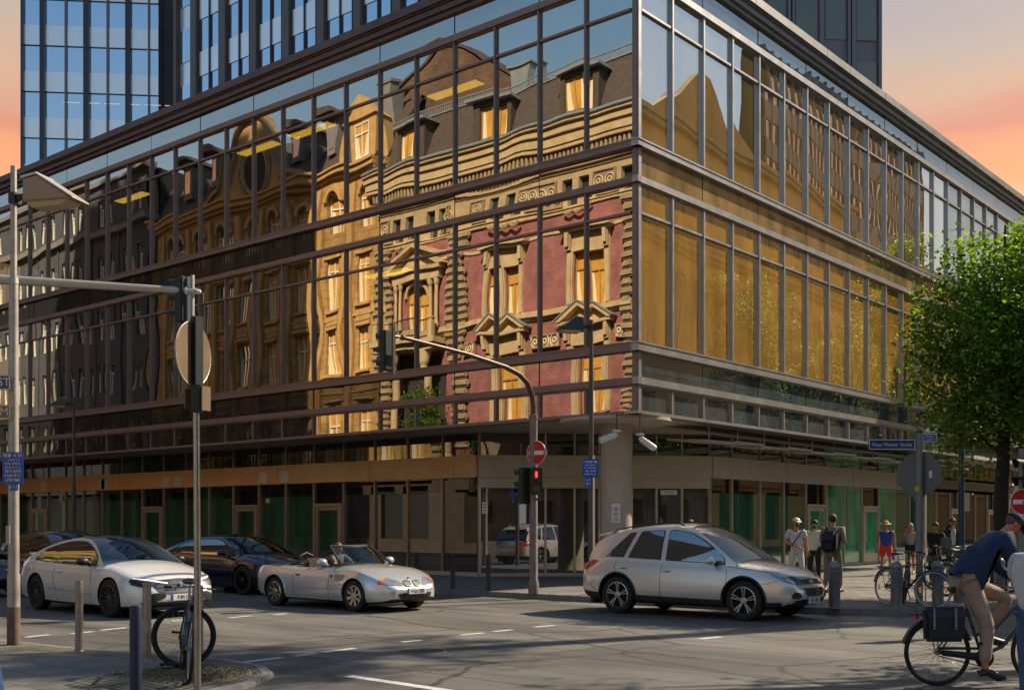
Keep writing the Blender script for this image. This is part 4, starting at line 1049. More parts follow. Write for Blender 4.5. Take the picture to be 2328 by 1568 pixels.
# ================================================================ street furniture
M_galv=mat('galvanised_steel',(.42,.37,.31),.5,.55,var=.22,vs=5,bump=.15,bs=60)
M_dpole=mat('dark_grey_pole',(.095,.08,.075),.5,.3,var=.2,vs=5)
M_gpole=mat('grey_pole',(.20,.195,.19),.5,.5,var=.2,vs=5)
M_bsign=mat('sign_blue',(.01,.09,.42),.35,var=.08)
M_wsign=mat('sign_white',(.75,.74,.70),.45)
M_cream=mat('sign_cream',(.75,.62,.38),.45)
M_red=mat('sign_red',(.55,.012,.012),.35,var=.08)
M_back=mat('sign_back',(.17,.155,.14),.5,.3,var=.12,vs=6)
M_backb=mat('sign_back_brown',(.19,.125,.07),.5,.3,var=.15,vs=6)
M_blk=mat('black_plastic',(.012,.014,.012),.5)
M_lens=mat('dark_lens',(.02,.03,.02),.15)
M_chrome=mat('chrome',(.7,.68,.65),.15,1.0)
RV=Vector((RX,RY,0)); FV=Vector((FX,FY,0)); UP=Vector((0,0,1))
def disc(mb,c,nrm,r,th=.006,n=28,sides=None,rot=0):
    nrm=Vector(nrm).normalized(); u=nrm.cross(UP).normalized(); w_=u.cross(nrm); n=sides or n
    pts=[Vector(c)-nrm*th/2+u*r*math.cos(2*PI*k/n+rot)+w_*r*math.sin(2*PI*k/n+rot) for k in range(n)]; mb.extr(pts,nrm*th)
def plate(mb,c,nrm,w_,h,th=.006,tilt=0):
    nrm=Vector(nrm).normalized(); u=nrm.cross(UP).normalized(); v=u.cross(nrm); c=Vector(c)
    pts=[c-nrm*th/2+u*a*w_/2+v*b*h/2 for a,b in ((-1,-1),(1,-1),(1,1),(-1,1))]; mb.extr(pts,nrm*th)
def plaque(par,name,c,nrm,w_,h,m,border=None,th=.008):
    mb=MB(); plate(mb,c,nrm,w_,h,th); o=mb.build(name,m,par)
    if border:
        n=Vector(nrm).normalized(); u=n.cross(UP).normalized(); b=MB(); f=Vector(c)+n*(th/2+.002); t=.012
        for (du,dv,ww,hh) in ((0,h/2-t,w_-.02,.012),(0,-h/2+t,w_-.02,.012),(w_/2-t,0,.012,h-.02),(-w_/2+t,0,.012,h-.02)): plate(b,f+u*du+UP*dv,n,ww,hh,.003)
        b.build('sign_border',border,o)
    return o
def scribble(par,c,nrm,w_,h,lines,m,seed=1,name='lettering'):
    rd=random.Random(seed); n=Vector(nrm).normalized(); u=n.cross(UP).normalized(); mb=MB(); c=Vector(c)+n*.0065
    for li,(cy,hh,ww) in enumerate(lines):
        x=-ww/2
        while x<ww/2:
            lw=hh*rd.uniform(.25,.75)
            p=c+u*(x+lw/2)+UP*cy
            k=rd.randint(0,3)
            plate(mb,p-u*lw*.35,n,hh*.18,hh,.002)
            if k>0: plate(mb,p+UP*hh*rd.choice((.38,-.38,0)),n,lw*.8,hh*.18,.0025)
            if k>1: plate(mb,p+u*lw*.3,n,hh*.17,hh*.7,.0022)
            x+=lw*1.25+ (hh*.5 if rd.random()<.18 else 0)
    mb.build(name,m,par)
def lamp_head(par,base,dirv,s_=1.0,mbody=None,mside=None):
    """wedge-shaped street lantern on a short arm; dirv points away from the pole"""
    d=Vector(dirv).normalized(); sd=d.cross(UP); b=Vector(base)
    a=MB(); a.tube([b,b+d*.16*s_+UP*.02,b+d*.3*s_],[.05*s_,.045*s_,.045*s_],8); a.obox(b+d*.02,(d.x,d.y),.05,.07*s_,.07*s_); a.build('lamp_arm',mat('arm_dark',(.05,.035,.03),.5,.3),par)
    h=MB(); r=d*.26*s_; L_=.72*s_; W_=.17*s_
    p=lambda t,z,y: b+r+d*t*L_+UP*z*s_+sd*y*W_
    # wedge: tall at the pole side, sharp at the tip
    vs=[p(0,-.10,-1),p(0,-.10,1),p(.22,.22,1),p(.22,.22,-1),p(1,-.14,1),p(1,-.14,-1),p(.1,.26,1.08),p(.1,.26,-1.08)]
    h.add([p(0,-.1,-1),p(0,-.1,1),p(0,.2,1),p(0,.2,-1),p(.3,.23,-1),p(.3,.23,1),p(1,-.1,-1.02),p(1,-.1,1.02)],[(0,1,2,3),(3,2,5,4),(4,5,7,6),(0,3,4,6),(1,7,5,2),(0,6,7,1)])
    o=h.build('lantern',mbody,par,bevel=.012)
    g=MB(); g.add([p(.05,-.102,-.85),p(.05,-.102,.85),p(.9,-.102,.85),p(.9,-.102,-.85),p(.15,-.17,-.7),p(.15,-.17,.7),p(.75,-.16,.7),p(.75,-.16,-.7)],[(4,5,6,7),(0,1,5,4),(1,2,6,5),(2,3,7,6),(3,0,4,7)]); g.build('diffuser',mat('lamp_diffuser',(.5,.38,.22),.4),o)
    g=MB(); g.extr([p(-.03,.2,-1.1),p(-.03,.2,1.1),p(.3,.24,1.1),p(.3,.24,-1.1)],UP*.03); g.extr([p(.3,.24,-1.1),p(.3,.24,1.1),p(1.04,-.1,1.06),p(1.04,-.1,-1.06)],UP*.02); g.build('hood',mside,o)
def signal(par,base,facing,n=3,lens=None,vis=True,m=None,h=.27,s_=1.0):
    """traffic signal head: box with hoods towards 'facing'"""
    f=Vector(facing).normalized(); sd=f.cross(UP); b=Vector(base); m=m or mat('signal_green_black',(.012,.022,.010),.5)
    bx=MB(); H=n*h*s_; bx.obox(b,(f.x,f.y),.085*s_,.135*s_,H/2); o=bx.build('signal_housing',m,par,bevel=.02)
    for k in range(n):
        c=b+f*.09*s_+UP*(H/2-(k+.5)*h*s_)
        l=MB(); disc(l,c,f,.095*s_,.02,20); l.build('signal_lens',(lens[k] if lens else M_lens),o)
        v=MB(); u=sd
        for (r_,) in ((.11,),):
            ring=[]; 
            for q in range(13):
                an=-.25+ (PI+.5)*q/12; ring.append((math.cos(an),math.sin(an)))
            vs=[]; fs=[]
            for q,(a_,z_) in enumerate(ring):
                p0=c+u*a_*r_*s_+UP*z_*r_*s_; vs+=[p0,p0+f*.19*s_*(.55+.45*max(0,z_))]
            for q in range(12): fs.append((2*q,2*q+1,2*q+3,2*q+2))
            v.add(vs,fs)
        vv=v.build('signal_hood',M_blk,o,fix=False); md=vv.modifiers.new('thick','SOLIDIFY'); md.thickness=.006
    return o
def pole_thing(name,label,cat,sx,dep,z0,segs,m,group=None,ox=0,xy=None):
    x,y=xy or S(sx,dep); t=empty(name,(x,y,z0),0,label,cat,group); p=MB()
    for (za,zb,ra,rb) in segs: p.cyl((0,0,za),(0,0,zb),ra,rb,16)
    p.build('pole',m,t,smooth=True); return t
def L2W(t): return Vector((t.location.x,t.location.y,t.location.z))
# ---- left lamp post
t=pole_thing('street_lamp','tall steel lamp post at the left edge carrying a wedge lantern and a blue sign','street lamp',31,15.25,.055,((0,.95,.083,.083),(.951,4.9,.073,.06),(4.901,6.45,.043,.04),(4.86,4.95,.066,.06)),M_galv,'wedge lantern street lamps')
MB().cyl((0,0,0),(0,0,.52),.0745,n=16).lathe([(.085,0),(.085,.5),(.074,.54)],n=16).build('pole_sleeve',mat('rusty_sleeve',(.13,.085,.06),.8,var=.4,vs=9),t,smooth=True)
c=MB(); c.box(-.05,.05,-.085,-.06,1.35,1.6); c.ball((.03,-.085,1.45),.02,.02,.02); c.build('hatch',M_galv,t)
zz=lambda y,d,z0=0: CH+(1190-y)*d/FOC-z0
lamp_head(t,(0,0,zz(452,15.25,.055)),RV-FV*.25,1.02,mat('lantern_brown',(.36,.21,.12),.45,.3),mat('lantern_cream',(.55,.48,.40),.35,.3))
nv=-FV
pc=RV*.03+nv*.09+UP*zz(1063,15.1,.055)
o=plaque(t,'blue_sign',pc,nv+RV*.1,.27,.43,M_bsign,None); scribble(t,pc,nv+RV*.1,.25,.4,[(.17,.05,.22),(.11,.03,.16),(.06,.03,.18),(.01,.025,.2),(-.04,.045,.2),(-.1,.035,.2),(-.16,.04,.18)],M_cream,5)
pc=RV*.045+nv*.09+UP*zz(1106,15.1,.055); plaque(t,'small_plate',pc,nv,.11,.1,M_bsign); scribble(t,pc,nv,.1,.08,[(0,.04,.08)],M_wsign,6)
# two small framed signs on the left of that post
for (sy,hh,m1,lab,tx) in ((869,.21,M_wsign,'small white lettered street sign with a rounded frame fixed left of the tall lamp post','ST'),(936,.19,M_cream,'small cream sign in a brown frame below the white one on the lamp post','M')):
    p=Vector(S(2,15.1)); z=zz(sy,15.1); s_=empty('street_sign',(p.x,p.y,z),0,lab,'sign')
    plaque(s_,'sign_plate',(0,0,0),nv,.26,hh,M_dpole if tx=='ST' else mat('sign_brown',(.22,.12,.06),.5),m1)
    text_mesh('lettering',tx,.15,m1,s_,tuple(nv*.008+RV*.045),(R_(90),0,math.atan2(RY,RX)))
    b=MB(); b.cyl(RV*.12+UP*.05,RV*.2+UP*.05,.008,n=6); b.cyl(RV*.12-UP*.05,RV*.2-UP*.05,.008,n=6); b.build('bracket',M_galv,s_)
# ---- lamp posts on the far pavement
for (sx,dep,lab) in ((1344,24.9,'slim dark lamp post with wedge lantern standing before the round column'),(168,40.2,'far dark lamp post with wedge lantern among the parked cars on the left')):
    t=pole_thing('street_lamp',lab,'street lamp',sx,dep,.12,((0,2.9,.075,.068),(2.901,6.05,.055,.045)),M_dpole,'wedge lantern street lamps')
    lamp_head(t,(0,0,zz(745,24.9,.12) if dep<30 else zz(918,40.2,.12)),-RV-FV*.25,.82,mat('lantern_dark',(.05,.055,.075),.4,.3),mat('lantern_grey',(.25,.25,.27),.4,.3))
    if dep<30:
        x,y=S(1350,24.6); q=empty('blue_parking_sign',(x,y,.12),0,'square blue sign with small white print on a thin shiny post by the lamp post','sign')
        MB().cyl((0,0,0),(0,0,zz(1035,24.6,.12)),.024,n=10).build('pole',mat('bright_post',(.8,.76,.68),.3,.8),q,smooth=True)
        pc=-RV*.08+nv*.04+UP*zz(1064,24.6,.12); plaque(q,'blue_sign',pc,nv+RV*.12,.35,.40,M_bsign); scribble(q,pc,nv+RV*.12,.3,.35,[(.14,.05,.28),(.07,.035,.24),(.01,.03,.26),(-.06,.04,.22),(-.13,.03,.24)],M_wsign,8)
        pc=-RV*.13+nv*.03+UP*zz(1096,24.6,.12); plaque(q,'small_plate',pc,nv,.12,.22,M_bsign); scribble(q,pc,nv,.1,.2,[(.05,.04,.09),(-.03,.05,.09)],M_wsign,9)
# orange marker on the far post is left to the post itself
# ---- long horizontal signal arm from a mast beyond the left edge
x,y=LD(-9.3,19.9); t=empty('traffic_light_mast',(x,y,0),0,'long pale horizontal mast arm reaching in from the left with a signal at its tip','traffic light')
p=MB(); p.cyl((0,0,0),(0,0,6.3),.12,.09,16)
e0=Vector(LD(-9.3,19.9)+(6.0,)); e1=Vector(S(438,21)+(CH+528*21/FOC,)); o0=Vector((x,y,0))
p.build('mast',M_galv,t,smooth=True)
MB().tube([e0-o0,e1-o0+(e1-e0)*.02],[.085,.06],14).build('mast_arm',mat('arm_cream',(.52,.44,.36),.45,.4,var=.12,vs=5),t,smooth=True)
b=e1-o0
q=MB(); q.box(b.x-.03,b.x+.03,b.y-.03,b.y+.03,b.z-.72,b.z+.3); q.build('bracket',M_galv,t,bevel=.008)
q=MB(); dd=(e1-e0).normalized(); q.tube([b-dd*.14,b-dd*.1],.075,14); q.ball(b+dd*.11,.045,.045,.045); q.tube([b-UP*.0+dd*.0-dd*.03,b+dd*.09],.05,10); q.build('clamp',M_wsign,t,smooth=True)
bb=b-RV*.19+FV*.0-UP*.16
so_=signal(t,bb,-RV*1+FV*.35,3,s_=1.0,h=.285)
q=MB(); q.box(bb.x+.075,bb.x+.13,bb.y+.04,bb.y+.10,bb.z-.42,bb.z+.42); q.build('mounting_rail',M_wsign,t)
# ---- nearer sign post with a round sign seen from behind
x,y=S(449,10.6); t=empty('sign_post',(x,y,.05),0,'shiny steel sign post with round sign seen from behind, bicycle leaning at its foot','sign post')
MB().tube([(0,0,0),(0,0,.95),(-.012,0,2.2),(-.03,0,zz(722,10.6,.05))],[.033,.033,.031,.031],16).build('pole',mat('polished_steel',(.32,.30,.28),.25,.95,var=.15,vs=6),t,smooth=True)
zc_=zz(804,10.6,.05); nn=(RV*.85-FV*.25)
sd_=MB(); disc(sd_,RV*.0-nn*.05+UP*zc_,nn,.30,.008,36); sg_=sd_.build('round_sign',M_backb,t)
rm=MB(); n_=nn.normalized(); u_=n_.cross(UP).normalized(); rm.tube([RV*.0-nn*.05+UP*zc_+u_*.3*math.cos(a/36*2*PI)+UP*.3*math.sin(a/36*2*PI) for a in range(36)],.008,5,closed=True); rm.build('sign_rim',M_galv,sg_)
st_=MB(); plate(st_,RV*.075-FV*.08+UP*(zc_+.0),-nn,.035,.12,.002); 
cl=MB(); cl.box(-.05,.03,-.05,.05,zc_-.32,zc_+.35); cl.build('back_rail',M_blk,t,bevel=.01)
q=MB(); q.obox((0,0,zz(906,10.6,.05)),(RX,RY),.05,.06,.13); q.build('control_box',M_blk,t,bevel=.015)
for s__,m_2 in ((-1,M_backb),(1,M_backb)):
    q=MB(); q.obox(RV*(.085*s__)-FV*.02*s__+UP*(zz(904,10.6,.05)-.01),(FX*.8+RX*.4,FY*.8+RY*.4),.06,.006,.115 if s__>0 else .09); q.build('small_plate',m_2,t,bevel=.003)
# ---- curved signal mast on the far kerb
x,y=S(1213,25.2); t=empty('curved_signal_mast',(x,y,.12),0,'curved brown mast arching over the road with signals and a no entry sign','traffic light')
z0=.12; p=MB(); p.lathe([(.12,0),(.12,.25),(.095,.3),(.088,3.9),(.1,3.9),(.1,3.98),(.05,4.0)],n=16); p.build('mast',mat('mast_grey_brown',(.20,.16,.14),.5,.3,var=.3,vs=6),t,smooth=True)
M_arm=mat('arm_brown',(.10,.060,.045),.45,.3,var=.2)
pts=[(0,0,3.7),(0,0,4.15),(0,-.05,4.42),(0,-.22,4.68),(0,-.5,4.84),(0,-.95,4.95),(0,-2.2,5.09),(0,-4.05,5.2)]
MB().tube(pts,[.06,.06,.058,.057,.056,.055,.048,.042],12).build('mast_arm',M_arm,t,smooth=True)
q=MB(); q.box(-.022,.022,-4.35,-4.28,4.45,5.45); q.ball((0,-4.07,5.2),.06,.08,.06); q.cyl((0,-4.0,5.2),(0,-4.3,5.2),.025,n=8); q.build('bracket',M_arm,t)
signal(t,(-.28,-4.22,4.95),(-1,.0,0),3,h=.26)
signal(t,(-.16,-.12,zz(1104,25.2,z0)),(-1,0,0),3,h=.27)
M_redon=mat('red_lamp_on',(.9,.02,.02),.4,emit=(1,.03,.02),es=3.0)
o=signal(t,(.19,-.14,zz(1094,25.2,z0)),-FV,2,h=.3)
# red standing figure
g=MB(); c_=Vector((.19,-.14,zz(1094,25.2,z0)+.15))-FV*.115
for (dz,ww,hh) in ((.045,.028,.03),(.0,.05,.06),(-.05,.036,.05)): plate(g,c_+UP*dz,-FV,ww,hh,.004)
g.build('red_figure',M_redon,o)
q=MB(); q.obox((.0,-.02,zz(1104,25.2,z0)+.3),(1,0),.2,.02,.02); q.obox((.0,-.02,zz(1104,25.2,z0)-.3),(1,0),.2,.02,.02); q.build('bracket',M_blk,t)
def no_entry(par,c,nrm,r):
    n_=Vector(nrm).normalized(); a=MB(); disc(a,c,nrm,r,.008,36); o=a.build('no_entry_sign',M_red,par)
    b=MB(); plate(b,Vector(c)+n_*.0065,nrm,r*1.55,r*.34,.004); b.build('white_bar',M_wsign,o)
    b=MB(); u_=n_.cross(UP).normalized(); b.tube([Vector(c)+n_*.006+u_*r*.97*math.cos(k/36*2*PI)+UP*r*.97*math.sin(k/36*2*PI) for k in range(36)],.007,5,closed=True); b.build('sign_rim',M_wsign,o)
    return o
no_entry(t,RV*.06-FV*.12+UP*zz(1029,25.1,z0),(-FV-RV*.85),.27)
# ---- corner post with street names and the back of a stop sign
sx0=2090; x,y=S(sx0,21.8); t=empty('street_name_post',(x,y,.12),0,'grey post with blue street name signs above the grey back of an octagonal stop sign','sign post')
z0=.12; MB().cyl((0,0,0),(0,0,zz(982,21.8,z0)),.068,.062,16).build('pole',M_gpole,t,smooth=True)
MB().cyl(RV*.1-FV*.06,RV*.1-FV*.06+UP*zz(1125,21.8,z0),.016,n=8).build('thin_rod',mat('bright_post',(.8,.76,.68),.3,.8),t,smooth=True)
zc_=zz(1078,21.8,z0); g=MB(); disc(g,UP*zc_-nv*.09+RV*.03,RV*.62+FV*.78,.46,.01,8,8,PI/8); g.build('stop_sign_back',mat('octagon_grey',(.13,.125,.12),.5,.2,var=.12),t)
g=MB(); plate(g,UP*(zc_)+RV*.19+nv*.07-FV*.0,nv,.06,.14,.003); g.build('sticker',M_wsign,t)
g=MB(); disc(g,UP*(zc_-.28)-RV*.07+nv*.075,nv,.055,.003,14); g.build('sticker',mat('sticker_yellow',(.6,.38,.05),.5),t)
M_name=mat('name_sign_blue',(.012,.035,.13),.35)
M_names=mat('name_sign_violet',(.03,.04,.28),.35)
zc_=zz(1010,21.8,z0); rz=math.atan2(RY,RX)
pl_=plaque(t,'street_name_sign',-RV*.53+nv*.0+UP*zc_,nv,.90,.20,M_name,M_wsign,.02)
text_mesh('lettering','Neue Mainzer Straße',.105,mat('name_letters',(.55,.62,.66),.4),t,tuple(-RV*.53+nv*.016+UP*(zc_-.005)),(R_(90),0,rz),sx=.86)
g=MB(); g.cyl(-RV*.08+UP*(zc_+.1),-RV*.0+UP*(zc_+.1),.015,n=6); g.cyl(-RV*.08+UP*(zc_-.1),-RV*.0+UP*(zc_-.1),.015,n=6); g.build('bracket',M_galv,t)
zc_=zz(994,21.8,z0); n2=(nv*.75+RV*.4).normalized(); r2=Vector((-n2.y,n2.x,0))
plaque(t,'street_name_sign',r2*.27+UP*zc_,n2,.40,.17,M_names,M_wsign,.02)
text_mesh('lettering','Junghof\nstraße',.062,mat('name_letters',(.55,.62,.66),.4),t,tuple(r2*.26+n2*.016+UP*(zc_)),(R_(90),0,math.atan2(r2.y,r2.x)))
g=MB(); g.lathe([(.075,0),(.07,.04),(.02,.06)],(0,0,zz(984,21.8,z0)),12); g.build('pole_cap',M_blk,t)
# ---- two-armed heritage lamp
x,y=S(2186,29.5); t=empty('heritage_lamp',(x,y,.12),0,'old-style blue lamp post with two bell lanterns on curled arms','street lamp')
z0=.12; M_bl=mat('lamp_blue',(.035,.055,.10),.4,.4); zt=zz(985,29.5,z0)
MB().lathe([(.16,0),(.16,.3),(.11,.5),(.08,.9),(.07,zt)],n=16).build('pole',M_bl,t,smooth=True)
for s_ in (-1,1):
    zb_=zz(975,29.5,z0); bx_=RV*(.23*s_); tp=zz(908,29.5,z0)
    pts=[RV*.03*s_+UP*(zt-.25),RV*.05*s_+UP*(zt+.3)]+[RV*s_*(.05+.11*(1-math.cos(a/8*PI)))+UP*(tp-.12+.13*math.sin(a/8*PI)) for a in range(9)]
    MB().tube(pts,.028,8).build('curled_arm',M_bl,t,smooth=True)
    h=MB(); h.lathe([(.02,.62),(.045,.55),(.05,.42),(.075,.32),(.12,.2),(.28,.06),(.30,.03),(.28,.03)],(bx_.x,bx_.y,zb_),18); ho=h.build('bell_hood',M_bl,t,smooth=True)
    g=MB(); g.lathe([(.24,.03),(.235,-.08),(.17,-.2),(.06,-.25),(0,-.26)],(bx_.x,bx_.y,zb_),18); g.build('glass_bowl',mat('bowl_glass',(.45,.40,.33),.25),ho,smooth=True)
# ---- no entry sign and signal at the right edge
x,y=S(2322,17.5); t=empty('no_entry_post',(x,y,0),0,'red round no entry sign under a dark traffic signal at the right edge','sign post')
MB().cyl((0,0,0),(0,0,zz(1020,17.5)),.045,n=12).build('pole',M_gpole,t,smooth=True)
no_entry(t,-RV*.03*1+nv*.08+UP*zz(1140,17.3)+RV*.02,nv,.205)
g=MB(); plate(g,nv*.09+UP*zz(1142,17.3)+nv*.012,nv,.05,.07,.003); g.build('sticker',mat('sticker_grey',(.2,.25,.22),.5),t)
signal(t,RV*.12+UP*zz(1078,17.3)+nv*.02,-RV+nv*.2,2,h=.28,m=mat('signal_petrol',(.02,.05,.055),.5))
plaque(t,'top_plate',RV*.06+nv*.03+UP*zz(1033,17.3),nv,.16,.1,M_sand)
# ---- bollards
def bollard(label,x,y,z0,h,r,m,group,dome=False,cap=None):
    t=empty('bollard',(x,y,z0),0,label,'bollard',group); b=MB()
    if dome: prof=[(r*1.12,0),(r*1.12,.02),(r,.03),(r,h-r-.03),(r*1.05,h-r-.02),(r*1.05,h-r)]+[(r*math.cos(a/7*PI/2),h-r+r*math.sin(a/7*PI/2)) for a in range(8)]
    else: prof=[(r,0),(r,h-.015),(r*.9,h),(0,h+.004)]
    b.lathe(prof,n=20); b.build('shaft',m,t,smooth=True)
    rg=MB(); 
    if dome: rg.lathe([(r*1.03,h-r*1.9),(r*1.06,h-r*1.9+.01),(r*1.03,h-r*1.9+.03)],n=20); rg.build('ring',m,t,smooth=True)
    else: rg.lathe([(r*1.02,.0),(r*1.15,.0),(r*1.1,.012),(r*1.01,.02)],n=16); rg.build('base_ring',m,t,smooth=True)
    return t
M_bol=mat('bollard_grey',(.21,.205,.205),.42,.35,var=.18,vs=7,bump=.1,bs=40)
M_bols=mat('bollard_steel',(.33,.25,.19),.5,.5,var=.25,vs=6,bump=.15,bs=50)
M_bold=mat('bollard_dark',(.035,.03,.03),.5,.2,var=.2)
M_bolb=mat('bollard_navy',(.012,.02,.05),.45,.2,var=.2)
g1='domed bollards along the side pavement kerb'
for sx,dep,lab in ((1897,20.8,'thick domed bollard nearest the silver crossover, first of the kerb row'),(2038,20.8,'thick domed bollard left of the parked black bicycle wheel'),(2132,21.2,'thick domed bollard behind the bicycle wheel with orange reflectors'),(2180,22.4,'thick domed bollard partly hidden behind the cyclist’s back'),(2272,23.0,'thick domed bollard seen through the gap under the cyclist’s arm')):
    x,y=S(sx,dep); bollard(lab,x,y,.12,.875,.105,M_bol,g1,True)
g2='slim dark bollards along the kerb by the shop windows'
for k,(sx,lab) in enumerate(((1110,'slim dark bollard nearest the curved signal mast'),(1029,'slim dark bollard second from the curved signal mast'),(947,'slim dark bollard just behind the nose of the silver roadster'),(876,'slim dark bollard behind the windscreen of the silver roadster'))):
    q=(sx-1164)/FOC; dep=19.75/(FY+q*RY); x,y=S(sx,dep); bollard(lab,x,y,.12,.86,.055,M_bold,g2,True)
g3='slim steel bollards on the near pavement'
for sx,dep,lab,m_2,rr_,h in ((180,14.4,'slim steel bollard standing alone left of the bicycle',M_bols,.05,.90),(334,13.45,'slim steel bollard just left of the leaning bicycle',M_bols,.05,.92),(452,13.1,'slim steel bollard hidden behind the sign post and bicycle',M_bols,.05,.90),(309,10.7,'dark navy bollard nearest the camera at the bottom edge',M_bolb,.058,.85)):
    x,y=S(sx,dep); bollard(lab,x,y,.055,h,rr_,m_2,g3)
# notices stuck inside the shop glass
for sx,z,ww,hh,m_2 in ((1104,2.15,.22,.34,M_wsign),(610,2.5,.2,.16,M_cream),(1520,2.62,.5,.14,M_wsign)):
    Pa,Pb=((A,B) if sx<1110 else (B,C_)); P_,e_,n_,_l=seg_frame(Pa,Pb); s_=hit(sx,Pa,Pb); c_=P_+e_*s_+n_*.03
    g=MB(); plate(g,(c_.x,c_.y,z),(n_.x,n_.y,0),ww,hh,.004); o=g.build('notice_sheet',m_2,pod)
    for k in range(3): g=MB(); plate(g,(c_.x+n_.x*.004,c_.y+n_.y*.004,z+hh*.28-k*hh*.25),(n_.x,n_.y,0),ww*(.8-.15*k),hh*.07,.002); g.build('notice_print',M_blk,o)
# ================================================================ cars
def crom(pts,x):
    """smooth height curve through (x, value) points"""
    n=len(pts)
    if x<=pts[0][0]: return pts[0][1]
    if x>=pts[-1][0]: return pts[-1][1]
    for i in range(n-1):
        if pts[i][0]<=x<=pts[i+1][0]: break
    p1,p2=pts[i],pts[i+1]; h=p2[0]-p1[0]; t=(x-p1[0])/h
    def sl(j):
        if j<=0: return (pts[1][1]-pts[0][1])/(pts[1][0]-pts[0][0])
        if j>=n-1: return (pts[-1][1]-pts[-2][1])/(pts[-1][0]-pts[-2][0])
        a=(pts[j][1]-pts[j-1][1])/(pts[j][0]-pts[j-1][0]); b=(pts[j+1][1]-pts[j][1])/(pts[j+1][0]-pts[j][0])
        return 0 if a*b<0 else 2*a*b/(a+b) if a+b else 0
    m1,m2=sl(i)*h,sl(i+1)*h; t2=t*t; t3=t2*t
    return (2*t3-3*t2+1)*p1[1]+(t3-2*t2+t)*m1+(-2*t3+3*t2)*p2[1]+(t3-t2)*m2
M_tyre=mat('tyre_rubber',(.014,.013,.012),.75,bump=.2,bs=90)
M_well=mat('wheel_well',(.008,.008,.008),.95)
M_trim=mat('black_trim',(.018,.017,.016),.55)
M_seam=mat('panel_gap',(.008,.008,.008),.9)
M_cgl=glass_mat('car_glass',.16,(.10,.12,.12),(.95,.95,1),dirt=.0)
M_cgw=glass_mat('windscreen_glass',.14,(.62,.74,.70),(.95,.97,1),dirt=.0)
M_csd=glass_mat('car_side_glass',.34,None,(1,1,1),back=(.012,.011,.010),dirt=0)
M_int=mat('car_interior',(.02,.018,.016),.9)
M_hl=glass_mat('headlamp_glass',.25,None,(1,1,1),back=(.22,.22,.24),dirt=0)
M_tl=mat('tail_lamp_red',(.55,.01,.012),.15,coat=.6)
M_amb=mat('indicator_amber',(.75,.20,.02),.2,coat=.6)
M_plate=mat('number_plate',(.72,.72,.70),.4)
M_ptxt=mat('plate_ink',(.01,.01,.01),.5)
def wheel_mesh(par,x,y,r,w_,side,rim,spokes,style,rimr):
    """side: +1 outer face towards +y"""
    wh=MB(); y0,y1=(y-side*w_,y) ; m=.02
    prof=[(rimr,-w_),(r-.03,-w_),(r,-w_+.03),(r,-.03),(r-.025,-.004),(rimr+.012,0),(rimr,-.012)]
    wh.lathe([(a,b*side) for a,b in prof],(x,y,r),36,'y')
    o=wh.build('wheel',M_tyre,par,smooth=True)
    rm=MB(); rm.lathe([(rimr,-.01*side),(rimr-.018,-.004*side),(rimr-.022,-.05*side),(rimr-.03,-w_*.8*side)],(x,y,r),36,'y')
    for k in range(spokes):
        a=2*PI*k/spokes+.3; hub=.055
        def P(rad,da,o_): return (x+rad*math.cos(a+da),y+o_*side,r+rad*math.sin(a+da))
        R2=rimr-.015
        if style=='slim': ws=[(.10,.0)]; wd0,wd1=.16,.055
        elif style=='pair': ws=[(-.13,0),(.13,0)]; wd0,wd1=.10,.055
        else: ws=[(0,0)]; wd0,wd1=.30,.16
        for (c0,_) in ws:
            if style=='slim': c0=0
            v=[P(hub,c0*1.2-wd0*1.2,-.02),P(hub,c0*1.2+wd0*1.2,-.02),P(R2,c0+wd1,-.008),P(R2,c0-wd1,-.008),P(hub,c0*1.2-wd0*1.2,-.045),P(hub,c0*1.2+wd0*1.2,-.045),P(R2,c0+wd1,-.04),P(R2,c0-wd1,-.04)]
            rm.add(v,[(0,1,2,3),(4,7,6,5),(0,4,5,1),(1,5,6,2),(2,6,7,3),(3,7,4,0)])
    rm.lathe([(0,-.012*side),(.04,-.012*side),(.065,-.022*side),(.07,-.05*side)],(x,y,r),18,'y')
    rm.build('rim',rim,o)
    dk=MB(); dk.lathe([(0,-.07*side),(rimr-.03,-.07*side)],(x,y,r),24,'y'); dk.build('brake_disc',M_well,o)
    return o
